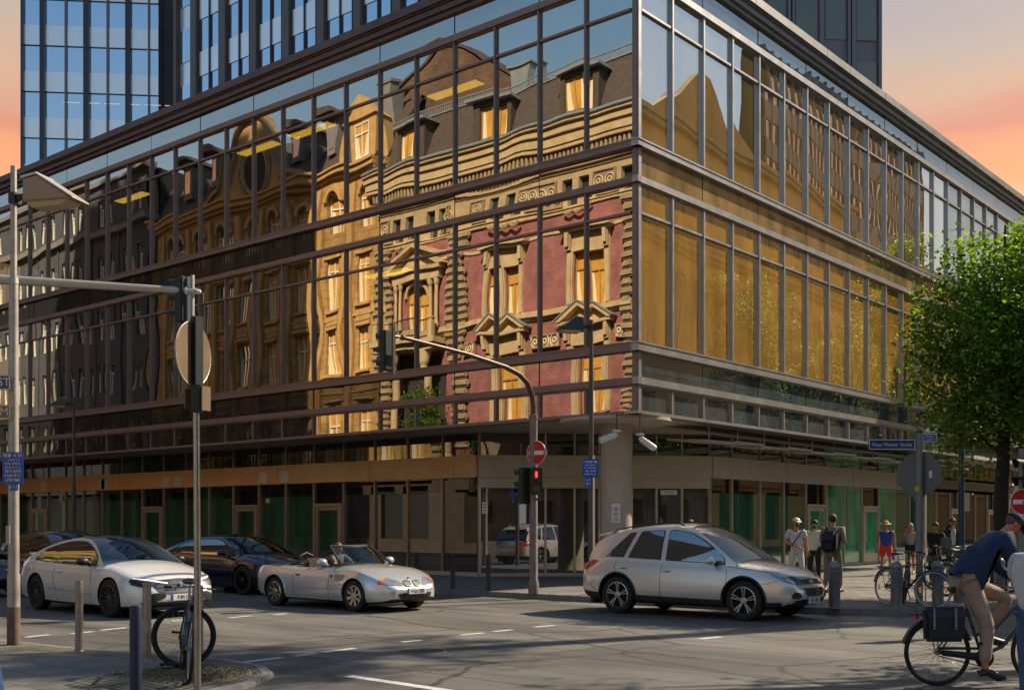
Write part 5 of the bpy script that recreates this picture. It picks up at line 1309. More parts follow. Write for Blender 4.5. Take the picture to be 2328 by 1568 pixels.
def decal(bvh,poly,origin_fn,dirv,off,name,m,par,step=.03,lift=None):
    """patch with outline `poly` laid on the body by casting along dirv"""
    P=[Vector(p) for p in poly]; us=[p.x for p in P]; vs=[p.y for p in P]; n=len(P)
    pts=[]; 
    for i in range(n):
        a,b=P[i],P[(i+1)%n]; k=max(1,int((b-a).length/step))
        for q in range(k): pts.append(a.lerp(b,q/k))
    nb=len(pts); edges=[(i,(i+1)%nb) for i in range(nb)]
    def inside(x,y):
        c=False
        for i in range(n):
            a,b=P[i],P[(i+1)%n]
            if (a.y>y)!=(b.y>y) and x<(b.x-a.x)*(y-a.y)/(b.y-a.y)+a.x: c=not c
        return c
    x=min(us)+step/2
    while x<max(us):
        y=min(vs)+step/2
        while y<max(vs):
            if inside(x,y) and min((Vector((x,y))-p).length for p in pts)>step*.4: pts.append(Vector((x,y)))
            y+=step
        x+=step
    v,e,f,_,_,_=delaunay_2d_cdt(pts,edges,[list(range(nb))],2,1e-5)
    d=Vector(dirv).normalized(); out=[]; last=None
    for p in v:
        o=Vector(origin_fn(p.x,p.y)); h=bvh.ray_cast(o,d)
        if h[0] is None:
            h2=bvh.find_nearest(last if last else o+d*1.0); q,nn=h2[0],h2[1]
            out.append(o+d*((q-o).dot(d))-d*off)
        else:
            nn=h[1]; nn=nn if nn.dot(d)<0 else -nn; q=h[0]; out.append(q-d*off*.5+nn*off*.7); last=q
    mb=MB(); mb.add(out,[list(t) for t in f]); ob=mb.build(name,m,par,smooth=True); return ob
def car(spec,label,loc,rz,group='cars on the junction'):
    sp_=spec; L_=sp_['L']; W=sp_['W']/2; root=empty(sp_['name'],(loc[0],loc[1],.0),rz,label,'car',group)
    xf,xr=sp_['xf'],sp_['xr']        # front / rear axle positions; car centre at x=0, nose at +x
    top=sp_['top']; bot=sp_['bot']; cen=sp_['cen']; wid=sp_['wid']
    n=64; xs=[-L_/2+L_*(.5-.5*math.cos(PI*i/(n-1)))*.35+L_*(i/(n-1))*.65 for i in range(n)]
    rings=[]
    for x in xs:
        zs=crom(top,x); zb=crom(bot,x); zc=crom(cen,x); w_=crom(wid,x)*W
        h=zs-zb
        sec=[(0,zb),(.70*w_,zb),(.90*w_,zb+.012),(.955*w_,zb+.06*h+.01),(.985*w_,zb+.2*h),(1.0*w_,zb+.42*h),(.996*w_,zb+.62*h),(.975*w_,zb+.80*h),(.95*w_,zb+.93*h),(.915*w_,zs),(.80*w_,zs+(zc-zs)*.42),(.5*w_,zs+(zc-zs)*.82),(.22*w_,zs+(zc-zs)*.97),(0,zc)]
        rings.append([(x,y,z) for y,z in sec]+[(x,-y,z) for y,z in sec[-2:0:-1]])
    m=len(rings[0]); vs=[p for r_ in rings for p in r_]; fs=[]
    for i in range(n-1):
        for k in range(m): fs.append((i*m+k,i*m+(k+1)%m,(i+1)*m+(k+1)%m,(i+1)*m+k))
    # end caps as fans of rounded insets
    for i_,sgn in ((0,-1),(n-1,1)):
        base=i_*m; prev=[base+k for k in range(m)]; c=Vector((0,0,0))
        for k in prev: c+=Vector(vs[k])
        c/=m
        for s_,dx in ((.86,.022),(.6,.04),(.3,.05)):
            st=len(vs); 
            for k in range(m):
                p=Vector(vs[base+k]); q=c+(p-c)*s_; q.x=p.x+sgn*dx; vs.append(tuple(q))
            cur=[st+k for k in range(m)]
            for k in range(m):
                q=(prev[k],prev[(k+1)%m],cur[(k+1)%m],cur[k]); fs.append(q if sgn>0 else q[::-1])
            prev=cur
        fs.append(prev if sgn>0 else prev[::-1])
    mb=MB(); mb.add(vs,fs); r_w=sp_['r']; body=mb.build('body',sp_['paint'],root)
    body.data.materials.append(M_well); body.data.materials.append(M_trim)
    # wheel arches
    cut=MB(); ar_=r_w+sp_.get('arch',.055)
    for xa in (xf,xr):
        for s_ in (-1,1): cut.tube([(xa,s_*W*1.2,r_w+.005),(xa,s_*(W-.28),r_w+.005)],ar_,44)
    if sp_.get('cockpit'):
        a,b,cw=sp_['cockpit']; cut.box(a,b,-cw,cw,.42,1.4)
    co=cut.build('cutter',M_well,root); md=body.modifiers.new('b','BOOLEAN'); md.operation='DIFFERENCE'; md.object=co; md.solver='EXACT'
    try: md.material_mode='TRANSFER'
    except Exception: pass
    bpy.context.view_layer.update(); dg=bpy.context.evaluated_depsgraph_get(); me=bpy.data.meshes.new_from_object(body.evaluated_get(dg)); old=body.data; body.modifiers.clear(); body.data=me
    bpy.data.objects.remove(co); me.name='body'
    bm=bmesh.new(); bm.from_mesh(me); bvh=BVHTree.FromBMesh(bm); 
    idx={mm.name:i for i,mm in enumerate(me.materials)}; wi=idx.get('wheel_well',0); ti=idx.get('black_trim',0)
    trim=sp_.get('trimz')
    for f in bm.faces:
        c=f.calc_center_median(); 
        inwell=any(all(((v.co.x-xa)**2+(v.co.z-r_w-.005)**2)**.5<ar_+.004 for v in f.verts) and (abs(f.normal.y)<.35 or max(abs(v.co.y) for v in f.verts)<W-.2) for xa in (xf,xr))
        if inwell: f.material_index=wi
        elif f.material_index==wi: pass
        elif trim and c.z<trim(c.x) : f.material_index=ti
        elif f.normal.z<-.6: f.material_index=ti
    bm.to_mesh(me); bm.free(); smooth_mesh(me,32)
    # arch mouldings
    if sp_.get('lip'):
        for xa in (xf,xr):
            for s_ in (-1,1):
                t_=MB(); pts=[]
                for q in range(25):
                    an=-.12+(PI+.24)*q/24; px=xa+(ar_+.012)*math.cos(an); pz=r_w+.005+(ar_+.012)*math.sin(an)
                    h=bvh.ray_cast(Vector((px,s_*2,pz)),Vector((0,-s_,0))); 
                    if h[0] is not None: pts.append(h[0]+Vector((0,s_*.004,0)))
                if len(pts)>3: t_.tube(pts,sp_['lip'],7); t_.build('arch_trim',M_trim if sp_.get('trimz') else sp_['paint'],root,smooth=True)
    # greenhouse
    gh=sp_.get('arch_curve')
    if gh:
        belt=lambda x:crom(top,x)-.012; 
        npt=72; AX0,AX1=gh[0][0],gh[-1][0]; zr=max(z for _,z in gh); wr=sp_['roofw']
        def arc(x): return crom(gh,x)
        def hw(x,z):
            wb=crom(wid,x)*W*.905; zb=belt(x); t_=max(0,min(1,(z-zb)/(zr-zb))) ; return wb+(wr*crom(wid,x)/1.0-wb)*(t_**1.25)
        rearg,frontg=sp_['rear_glass'],sp_['front_glass']     # x limits of the glass in the top surface
        xsA=[AX0+(AX1-AX0)*i/npt for i in range(npt+1)]
        def topstrip(x0,x1,name,m,inset=0.0,lift=0.0,parent=root):
            t_=MB(); cols=[x for x in [x0]+[x for x in xsA if x0+.004<x<x1-.004]+[x1]]; ny=12; vs=[]
            for x in cols:
                z=arc(x); w_=hw(x,z)-inset; d=.02
                sl=(arc(x+d)-arc(x-d))/(2*d); nrm=Vector((-sl,0,1)).normalized()
                for k in range(ny+1):
                    s_=-1+2*k/ny; cr=(1-s_*s_)*.055+ (1-abs(s_)**6)*.012; vs.append(Vector((x,w_*s_,z))+nrm*(cr+lift))
            fs=[(i*(ny+1)+k,(i+1)*(ny+1)+k,(i+1)*(ny+1)+k+1,i*(ny+1)+k+1) for i in range(len(cols)-1) for k in range(ny)]
            t_.add(vs,fs); return t_.build(name,m,parent,smooth=True,fix=False)
        topstrip(frontg[0],frontg[1],'windscreen',M_cgw); 
        rf=topstrip(rearg[1],frontg[0],'roof',sp_.get('roofpaint',sp_['paint']))
        topstrip(rearg[0],rearg[1],'rear_window',M_cgl)
        # pillars beside the screens
        for s_ in (-1,1):
            side=MB(); gl=MB(); pil=MB()
            wins=sp_['windows']
            rows=7
            def q(x,t_):
                z0,z1=belt(x),arc(x); z=z0+(z1-z0)*t_; return Vector((x,s_*(hw(x,z)),z))
            colsx=sorted(set([AX0,AX1]+[round(x,4) for x in xsA]+[round(w0+dx,4) for w0,w1,_,_ in wins for dx in (0,)]+[round(w1,4) for w0,w1,_,_ in wins]))
            K=8
            for i in range(len(xsA)-1):
                x0,x1=xsA[i],xsA[i+1]
                for k in range(K):
                    a,b,c,d=q(x0,k/K),q(x1,k/K),q(x1,(k+1)/K),q(x0,(k+1)/K)
                    side.add([a,b,c,d] if s_<0 else [a,d,c,b],[(0,1,2,3)])
            me_=side.build('pillar',sp_.get('pillar',sp_['paint']),root,fix=False); bm=bmesh.new(); bm.from_mesh(me_.data); bmesh.ops.remove_doubles(bm,verts=bm.verts,dist=1e-4); bm.to_mesh(me_.data); bm.free(); smooth_mesh(me_.data,50)
            rh=sp_.get('railh',.05)
            for (wa,wb_,ka,kb) in wins:
                def edge(x0,kk):
                    out=[]; h=.03
                    while True:
                        xx=x0+kk*h
                        if belt(xx)+h>=arc(xx)-rh-.001: break
                        out.append((xx,belt(xx)+h)); h+=.02
                        if h>.8: break
                    return out or [(x0,belt(x0)+.03)]
                le,re=edge(wa,ka),edge(wb_,kb); xl,xr2=le[-1][0],re[-1][0]; tp=[]
                for i in range(1,16):
                    xx=xl+(xr2-xl)*i/16; tp.append((xx,max(arc(xx)-rh,belt(xx)+.035)))
                lo=[(wa+(wb_-wa)*i/12,belt(wa+(wb_-wa)*i/12)+.03) for i in range(1,12)]
                poly=lo+re+tp[::-1]+le[::-1]
                for nm,mm_,off,shr in (('window_surround',M_trim,.004,0),('side_window',M_csd,.008,.02)):
                    cx=sum(p[0] for p in poly)/len(poly); cz=sum(p[1] for p in poly)/len(poly)
                    pp=[Vector((p[0]-(shr*(1 if p[0]>cx else -1) if abs(p[0]-cx)>.05 else 0),p[1]-shr*(.7 if p[1]>cz else -.7))) for p in poly]
                    pts=list(pp); nb=len(pts)
                    gx=min(p.x for p in pp)+.05
                    def ins(x,y):
                        c=False
                        for i in range(nb):
                            A_,B_=pp[i],pp[(i+1)%nb]
                            if (A_.y>y)!=(B_.y>y) and x<(B_.x-A_.x)*(y-A_.y)/(B_.y-A_.y)+A_.x: c=not c
                        return c
                    while gx<max(p.x for p in pp):
                        gz=min(p.y for p in pp)+.04
                        while gz<max(p.y for p in pp):
                            if ins(gx,gz) and min((Vector((gx,gz))-p).length for p in pp)>.02: pts.append(Vector((gx,gz)))
                            gz+=.06
                        gx+=.08
                    v,e_,f_,_,_,_=delaunay_2d_cdt(pts,[(i,(i+1)%nb) for i in range(nb)],[list(range(nb))],2,1e-5)
                    g_=MB(); g_.add([Vector((p.x,s_*(hw(p.x,p.y)+off),p.y)) for p in v],[list(t) for t in f_]); g_.build(nm,mm_,root,smooth=True)
            if sp_.get('rails'):
                rl_=MB(); pts=[]
                a,b=sp_['rails']
                for i in range(14):
                    xx=a+(b-a)*i/13; z=arc(xx)+(.035 if 0<i<13 else .0)+.03; pts.append(Vector((xx,s_*(hw(xx,arc(xx))-.03),z)))
                rl_.tube(pts,.014,6); rl_.build('roof_rail',M_chrome if False else M_trim,root,smooth=True)
        # cabin floor, seats, dash
        MB().box(AX0+.5,AX1-.45,-W*.8,W*.8,crom(bot,0)+.25,belt(0)-.1).build('cabin',M_int,root)
        for sx_ in sp_.get('seats',(.1,-.75)):
            for s_ in (-1,1):
                st=MB(); st.box(sx_-.55,sx_-.38,s_*.37-.22,s_*.37+.22,.5,1.05); st.box(sx_-.52,sx_-.42,s_*.37-.12,s_*.37+.12,1.05,1.22); st.build('seat',M_int,root,bevel=.04)
        sw=MB(); sw.torus((AX1-.95,.36,belt(.3)+.0),.18,.014,'x',20,6); sw.build('steering_wheel',M_int,root)
    # wheels
    for xa in (xf,xr):
        for s_ in (-1,1): wheel_mesh(root,xa,s_*(W-.015),r_w,.21,s_,sp_['rim'],sp_['spokes'],sp_['style'],sp_['rimr'])
    root['_']=0; del root['_']
    return root,body,bvh
def side_fn(s_): return lambda u,v:(u,s_*2.2,v)
def front_fn(u,v): return (3.5,u,v)
def rear_fn(u,v): return (-3.5,u,v)
def seam(bvh,par,pts,s_,r=.006,name='door_gap'):
    out=[]; P=[Vector(p) for p in pts]
    for i in range(len(P)-1):
        k=max(2,int((P[i+1]-P[i]).length/.05))
        for q in range(k+(1 if i==len(P)-2 else 0)):
            p=P[i].lerp(P[i+1],q/k); h=bvh.ray_cast(Vector((p.x,s_*2,p.y)),Vector((0,-s_,0)))
            if h[0] is not None: out.append(h[0]+Vector((0,s_*(-r*.35),0)))
    if len(out)>2: t_=MB(); t_.tube(out,r,5); t_.build(name,M_seam,par)
def mirror(par,x,y,z,s_,m,m2):
    t_=MB(); t_.ball((x,y+s_*.13,z),.085,.12,.075,14,10); t_.build('door_mirror',m,par,smooth=True)
    a=MB(); a.tube([(x+.03,y-.01*s_,z-.07),(x,y+s_*.07,z-.03)],[.035,.03],8); a.build('mirror_arm',m2,par)
def plate_on(par,x,y,z,nx,txt,w_=.5,h=.11,rzz=0,tiltz=0):
    o=MB(); o.box(x-.006,x+.006,y-w_/2,y+w_/2,z-h/2,z+h/2); p=o.build('number_plate',M_plate,par,bevel=.003)
    b=MB(); b.box(x-.0075,x+.0085,y-w_/2,y-w_/2+.045,z-h/2+.001,z+h/2-.001) if nx>0 else b.box(x-.0085,x+.0075,y+w_/2-.045,y+w_/2,z-h/2+.001,z+h/2-.001); b.build('plate_band',M_bsign,p)
    text_mesh('plate_text',txt,h*.92,M_ptxt,p,(x+.0095*nx,y+.022*nx,z-.004),(R_(90),0,R_(90) if nx>0 else R_(-90)),sx=.78)
    return p
def handle(bvh,par,x,z,s_,m,L_=.17):
    h=bvh.ray_cast(Vector((x,s_*2,z)),Vector((0,-s_,0)))
    if h[0] is None: return
    y=h[0].y; t_=MB(); t_.tube([(x-L_/2,y,z),(x-L_/2+.03,y+s_*.028,z+.002),(x+L_/2-.03,y+s_*.028,z+.004),(x+L_/2,y,z+.004)],.013,6); t_.build('door_handle',m,par,smooth=True)
    t_=MB(); t_.ball((x,y+s_*.0,z-.003),.07,.004,.022,10,6); t_.build('handle_recess',M_trim,par)

# ---- silver compact crossover, broad side on the right
P_sil=mat('silver_paint',(.74,.66,.60),.26,.45,coat=1.0)
L_=4.41
top=[(-2.2,.80),(-2.1,.93),(-1.6,1.045),(-.8,1.02),(0,.985),(.8,.95),(1.15,.93),(1.6,.86),(1.95,.76),(2.12,.66),(2.205,.56)]
cen=[(-2.2,.86),(-2.1,1.0),(-1.6,1.10),(-.8,1.08),(0,1.03),(.55,1.03),(.95,1.06),(1.3,1.015),(1.7,.94),(2.0,.83),(2.13,.74),(2.205,.60)]
bot=[(-2.2,.40),(-2.05,.28),(-1.6,.22),(0,.20),(1.6,.20),(2.0,.24),(2.205,.36)]
wid=[(-2.205,.80),(-2.12,.90),(-1.9,.965),(-1.3,1.0),(1.2,1.0),(1.65,.975),(1.95,.88),(2.1,.76),(2.205,.60)]
suv=dict(name='silver_crossover',L=L_,W=1.82,xf=1.35,xr=-1.29,r=.350,rimr=.246,top=top,cen=cen,bot=bot,wid=wid,paint=P_sil,arch=.05,lip=.022,roofw=.60,
  arch_curve=[(-2.02,1.05),(-1.93,1.22),(-1.75,1.39),(-1.45,1.50),(-.8,1.60),(-.2,1.625),(.15,1.585),(.5,1.44),(.85,1.215),(1.18,.985)],
  rear_glass=(-2.01,-1.72),front_glass=(.12,1.16),windows=[(-1.62,-1.20,1.0,.42),(-1.10,-.36,.42,-.02),(-.26,.98,-.02,-.25)],railh=.055,rails=(-1.55,.0),
  trimz=lambda x:(.42 if abs(x)<.75 else (.40 if x<-1.2 else .34)) if x<1.7 else .31, rim=mat('alloy_grey',(.42,.40,.37),.3,.85),spokes=5,style='pair',seats=(.15,-.75))
xs_,ys_=S(0,1)
root,body,bv=car(suv,'silver compact crossover turning across the junction in front of the round column',(4.53,-4.62),0)
s_=-1
seam(bv,root,[(-1.31,1.0),(-1.36,.85),(-1.02,.48),(-.98,.30)],-1); seam(bv,root,[(-.31,.97),(-.33,.8),(-.34,.28)],-1); seam(bv,root,[(1.0,.93),(1.03,.75),(.99,.45),(1.0,.3)],-1)
seam(bv,root,[(1.03,.93),(1.5,.885),(1.75,.84)],-1,name='bonnet_gap'); seam(bv,root,[(-2.1,.70),(-1.8,.42)],-1,name='bumper_gap'); seam(bv,root,[(1.45,.74),(1.62,.62),(1.95,.70)],-1,name='bumper_gap')
for s_ in (-1,1):
    handle(bv,root,-1.15,.86,s_,P_sil); handle(bv,root,-.20,.82,s_,P_sil)
    mirror(root,.78,s_*.86,1.03,s_,P_sil,M_trim)
    sg=s_
    decal(bv,[(-2.21,.80),(-2.17,.93),(-2.0,1.0),(-1.74,.99),(-1.86,.90),(-2.02,.81)],side_fn(s_),(0,-s_,0),.010,'tail_lamp',M_tl,root,.03)
    hl=decal(bv,[(1.30,.905),(1.48,.885),(1.78,.80),(2.06,.69),(2.12,.64),(1.95,.63),(1.72,.69),(1.52,.78)],lambda u,v,s_=s_:(u+1.0,s_*2.2,v),(-.45,-s_,0),.010,'headlight',M_hl,root,.025)
    decal(bv,[(1.66,.46),(1.74,.52),(1.86,.50),(1.90,.44),(1.84,.40),(1.68,.40)],lambda u,v,s_=s_:(u+1.6,s_*2.2,v),(-.72,-s_,0),.008,'fog_lamp',M_trim,root,.025)
gr_=decal(bv,[(-.36,.69),(-.28,.715),(0,.73),(.28,.715),(.36,.69),(.22,.655),(0,.645),(-.22,.655)],front_fn,(-1,0,0),.010,'grille',M_trim,root,.03)
g2_=decal(bv,[(-.36,.575),(.36,.575),(.29,.46),(.24,.44),(-.24,.44),(-.29,.46)],front_fn,(-1,0,0),.010,'grille',M_trim,root,.03)
b=MB()
for k in range(4):
    zz_=.56-k*.034; h=bv.ray_cast(Vector((3.5,0,zz_)),Vector((-1,0,0))); 
    if h[0] is not None: b.tube([(h[0].x+.016-.1*(q/.4)**2*.6,q,zz_) for q in (-.27,-.15,0,.15,.27)],.007,5)
b.build('grille_bar',mat('gloss_dark',(.05,.055,.07),.25),g2_)
h=bv.ray_cast(Vector((3.5,0,.685)),Vector((-1,0,0))); em=MB(); c=h[0]+Vector((.022,0,0)); em.tube([(c.x,.075*math.cos(a/20*2*PI),c.z+.036*math.sin(a/20*2*PI)) for a in range(20)],.006,5,closed=True); em.cyl((c.x,-.026,c.z-.022),(c.x,-.018,c.z+.022),.007); em.cyl((c.x,.018,c.z-.022),(c.x,.026,c.z+.022),.007); em.cyl((c.x,-.02,c.z-.002),(c.x,.02,c.z+.002),.006); em.build('emblem',M_chrome,gr_)
h=bv.ray_cast(Vector((3.5,0,.36)),Vector((-1,0,0))); plate_on(root,h[0].x+.03,0,.355,1,'F·BE 1050',.50,.11)
sp2=MB(); sp2.add([(-1.98,-.52,1.475),(-1.98,.52,1.475),(-1.5,.56,1.56),(-1.5,-.56,1.56),(-2.02,-.5,1.445),(-2.02,.5,1.445),(-1.55,.55,1.50),(-1.55,-.55,1.50)],[(0,1,2,3),(4,7,6,5),(0,4,5,1),(1,5,6,2),(2,6,7,3),(3,7,4,0)]); sp2.build('roof_spoiler',P_sil,root,bevel=.01)
MB().box(-2.0,-1.93,-.75,-.45,.16,.40).build('mud_flap',M_trim,root); MB().tube([(-1.9,-.3,.27),(1.8,-.3,.25)],.04,8).build('exhaust',M_trim,root)

# ---- silver two-seat roadster, hood down
P_sil2=mat('roadster_silver',(.66,.67,.67),.24,.5,coat=.9)
top=[(-2.0,.62),(-1.9,.76),(-1.5,.83),(-1.0,.80),(-.4,.765),(.2,.775),(.8,.80),(1.2,.785),(1.55,.70),(1.85,.58),(2.01,.46)]
cen=[(-2.0,.68),(-1.9,.83),(-1.5,.88),(-1.1,.86),(-.4,.84),(.2,.87),(.35,.90),(.8,.885),(1.3,.83),(1.7,.70),(1.92,.58),(2.01,.48)]
bot=[(-2.0,.34),(-1.8,.22),(-1.4,.16),(0,.15),(1.4,.15),(1.8,.17),(2.01,.24)]
wid=[(-2.01,.74),(-1.9,.88),(-1.6,.985),(-1.2,1.0),(-.6,.955),(.3,.95),(.9,.985),(1.3,.995),(1.6,.955),(1.85,.83),(2.01,.64)]
ro=dict(name='silver_roadster',L=4.03,W=1.72,xf=1.22,xr=-1.22,r=.30,rimr=.205,top=top,cen=cen,bot=bot,wid=wid,paint=P_sil2,arch=.04,lip=.016,roofw=.5,
  cockpit=(-.82,.30,.58),rim=mat('alloy_silver',(.55,.48,.42),.3,.8),spokes=8,style='wide')
mx_,my_=S(722,22.0)
root,body,bv=car(ro,'silver open roadster with hood down, second lane behind the white coupe',(-2.0,-7.62),R_(-1.0))
# windscreen
pts=[(.62,.66,.885),(.12,.52,1.235)]
wsn=MB(); nx=10; vs=[]
for j in range(6):
    t_=j/5
    for k in range(nx+1):
        s_=-1+2*k/nx; w_=.66+( .50-.66)*t_; vs.append((.66-.52*t_+(1-s_*s_)*(.12-.06*t_),w_*s_,.89+.345*t_))
wsn.add(vs,[(j*(nx+1)+k,j*(nx+1)+k+1,(j+1)*(nx+1)+k+1,(j+1)*(nx+1)+k) for j in range(5) for k in range(nx)]); wsn.build('windscreen',M_cgw,root,smooth=True,fix=False)
fr=MB(); fr.tube([vs[j*(nx+1)] for j in range(6)]+[vs[5*(nx+1)+k] for k in range(1,nx+1)]+[vs[j*(nx+1)+nx] for j in range(4,-1,-1)],.02,7); fr.build('windscreen_frame',M_trim,root,smooth=True)
MB().box(-.8,.3,-.57,.57,.2,.43).build('cockpit_floor',M_int,root)
for s_ in (-1,1):
    M_tan=mat('seat_leather',(.10,.055,.03),.6); q=MB(); q.box(-.72,-.56,s_*.30-.22,s_*.30+.22,.42,.98); q.box(-.72,-.2,s_*.30-.22,s_*.30+.22,.42,.56); q.build('seat',M_tan,root,bevel=.06)
    t_=MB(); t_.tube([(-.86,s_*.30-.17,.86),(-.86,s_*.30-.16,1.02),(-.86,s_*.30,1.08),(-.86,s_*.30+.16,1.02),(-.86,s_*.30+.17,.86)],.022,7); t_.build('roll_hoop',M_trim,root,smooth=True)
hd=MB(); hd.ball((-1.02,0,.86),.22,.56,.09,16,8); hd.build('folded_hood',M_trim,root,smooth=True)
q=MB(); q.torus((.12,.30,.86),.17,.014,'x',20,6); q.build('steering_wheel',M_trim,root)
MB().box(.28,.56,-.6,.6,.6,.885).build('dashboard',M_trim,root,bevel=.04)
for s_ in (-1,1):
    seam(bv,root,[(.42,.86),(.46,.6),(.44,.2)],s_); seam(bv,root,[(-.68,.80),(-.66,.5),(-.55,.2)],s_); handle(bv,root,-.52,.66,s_,M_trim,.13)
    mirror(root,.36,s_*.76,.93,s_,P_sil2,P_sil2)
    decal(bv,[(.62,.70),(.95,.70),(.88,.58),(.68,.58)],side_fn(s_),(0,-s_,0),.006,'side_vent',mat('vent_silver',(.33,.30,.27),.35,.5),root,.03)
    g=MB(); h=bv.ray_cast(Vector((.54,s_*2,.66)),Vector((0,-s_,0))); 
    if h[0] is not None: disc(g,h[0]+Vector((0,s_*.004,0)),(0,s_,0),.036,.006,18); g.build('roundel',M_bsign,root)
    decal(bv,[(.78,.525),(.90,.525),(.90,.49),(.80,.49)],side_fn(s_),(0,-s_,0),.006,'side_repeater',M_amb,root,.02)
    decal(bv,[(1.46,.60),(1.58,.66),(1.58,.545),(1.47,.535)],lambda u,v,s_=s_:(u+1.2,s_*2.2,v),(-.6,-s_,0),.008,'indicator',M_amb,root,.02)
    decal(bv,[(1.585,.66),(1.80,.60),(1.98,.53),(1.93,.50),(1.585,.545)],lambda u,v,s_=s_:(u+1.2,s_*2.2,v),(-.6,-s_,0),.008,'headlight',M_hl,root,.02)
    decal(bv,[(1.72,.36),(1.92,.37),(1.93,.30),(1.75,.285)],lambda u,v,s_=s_:(u+2.0,s_*2.2,v),(-.95,-s_,0),.008,'fog_lamp',M_trim,root,.02)
    decal(bv,[(-1.98,.62),(-1.96,.72),(-1.85,.74),(-1.86,.60)],side_fn(s_),(0,-s_,0),.006,'tail_lamp',M_tl,root,.02)
for s_ in (-1,1):
    pl_=[(s_*.035,.545),(s_*.05,.585),(s_*.13,.60),(s_*.20,.585),(s_*.22,.545),(s_*.19,.505),(s_*.11,.49),(s_*.05,.505)]
    k_=decal(bv,pl_,front_fn,(-1,0,0),.012,'kidney_grille',M_trim,root,.02)
    ring=[Vector(v.co) for v in k_.data.vertices[:1]]; out=[]
    for i in range(len(pl_)):
        a,b=Vector(pl_[i]),Vector(pl_[(i+1)%len(pl_)])
        for q in range(3):
            p=a.lerp(b,q/3); h=bv.ray_cast(Vector((3.5,p.x,p.y)),Vector((-1,0,0)))
            if h[0] is not None: out.append(h[0]+Vector((.016,0,0)))
    g=MB(); g.tube(out,.010,6,closed=True)
    g.build('grille_surround',M_chrome,k_,smooth=True)
g=MB(); h=bv.ray_cast(Vector((3.5,0,.625)),Vector((-1,0,0))); g.ball(h[0]+Vector((.005,0,.0)),.012,.036,.036); g.build('emblem',M_bsign,root)
decal(bv,[(-.42,.345),(.42,.345),(.36,.25),(-.36,.25)],front_fn,(-1,0,0),.010,'air_intake',M_trim,root,.03)
h=bv.ray_cast(Vector((3.5,0,.40)),Vector((-1,0,0))); plate_on(root,h[0].x+.035,0,.40,1,'F·GA 2385',.50,.11)
roadster=root

# ---- white coupe in the near lane
P_wht=mat('pearl_paint',(.80,.76,.72),.24,.15,coat=1.0)
top=[(-2.4,.66),(-2.3,.86),(-1.8,.96),(-1.1,.93),(-.2,.90),(.7,.89),(1.2,.88),(1.7,.80),(2.1,.70),(2.3,.60),(2.42,.48)]
cen=[(-2.4,.72),(-2.3,.95),(-1.8,1.02),(-1.1,1.0),(-.2,.98),(.7,1.0),(1.0,1.01),(1.5,.96),(1.9,.86),(2.2,.76),(2.33,.68),(2.42,.50)]
bot=[(-2.4,.36),(-2.2,.24),(-1.6,.17),(0,.15),(1.6,.16),(2.1,.18),(2.42,.26)]
wid=[(-2.42,.72),(-2.3,.86),(-2.0,.96),(-1.5,1.0),(-.8,.985),(.6,.97),(1.3,.995),(1.75,.975),(2.1,.88),(2.3,.76),(2.42,.62)]
cp=dict(name='white_coupe',L=4.84,W=1.86,xf=1.50,xr=-1.37,r=.345,rimr=.25,top=top,cen=cen,bot=bot,wid=wid,paint=P_wht,arch=.035,roofw=.56,
  arch_curve=[(-2.0,.97),(-1.7,1.10),(-1.3,1.24),(-.8,1.355),(-.3,1.405),(.05,1.40),(.4,1.32),(.8,1.14),(1.18,.915)],
  rear_glass=(-1.95,-.95),front_glass=(.08,1.16),windows=[(-1.60,.92,1.1,-.35)],railh=.05,roofpaint=mat('black_roof',(.012,.012,.014),.15,coat=1.0),
  rim=mat('alloy_bronze',(.10,.09,.085),.35,.6),spokes=14,style='slim',seats=(.15,-.75))
root,body,bv=car(cp,'pearl white coupe with black roof in the nearest lane, behind the leaning bicycle',(-4.62,-11.22),R_(-2.5))
for s_ in (-1,1):
    seam(bv,root,[(.78,.90),(.84,.7),(.80,.22)],s_); seam(bv,root,[(-.62,.93),(-.66,.7),(-.55,.4),(-.5,.22)],s_); handle(bv,root,-.42,.77,s_,P_wht,.2)
    mirror(root,.72,s_*.86,.99,s_,M_blk,M_blk)
    seam(bv,root,[(-.9,.46),(.9,.38)],s_,.004,'side_crease')
    hl=decal(bv,[(1.55,.665),(1.62,.735),(1.95,.70),(2.28,.635),(2.25,.59),(1.9,.555),(1.62,.60)],lambda u,v,s_=s_:(u+1.4,s_*2.2,v),(-.65,-s_,0),.010,'headlight',M_blk,root,.025)
    drl=decal(bv,[(1.62,.722),(1.95,.688),(2.24,.63),(2.24,.61),(1.95,.665),(1.62,.70)],lambda u,v,s_=s_:(u+1.4,s_*2.2,v),(-.65,-s_,0),.016,'running_light',mat('running_light',(.8,.8,1),.3,emit=(.75,.62,1),es=.5),root,.02)
    decal(bv,[(1.72,.24),(1.80,.40),(2.02,.46),(2.20,.44),(2.2,.37),(1.95,.27)],lambda u,v,s_=s_:(u+1.8,s_*2.2,v),(-.82,-s_,0),.010,'side_intake',M_trim,root,.03)
    decal(bv,[(-2.38,.72),(-2.34,.82),(-2.05,.84),(-2.1,.74)],side_fn(s_),(0,-s_,0),.008,'tail_lamp',M_tl,root,.03)
gr_=decal(bv,[(-.52,.60),(-.40,.675),(0,.70),(.40,.675),(.52,.60),(.44,.47),(.3,.445),(-.3,.445),(-.44,.47)],front_fn,(-1,0,0),.012,'grille',mat('grille_navy',(.01,.012,.025),.3),root,.03)
h=bv.ray_cast(Vector((3.5,0,.57)),Vector((-1,0,0))); c=h[0]+Vector((.035,0,0))
em=MB(); em.tube([(c.x,.105*math.cos(a/28*2*PI),c.z+.105*math.sin(a/28*2*PI)) for a in range(28)],.010,6,closed=True)
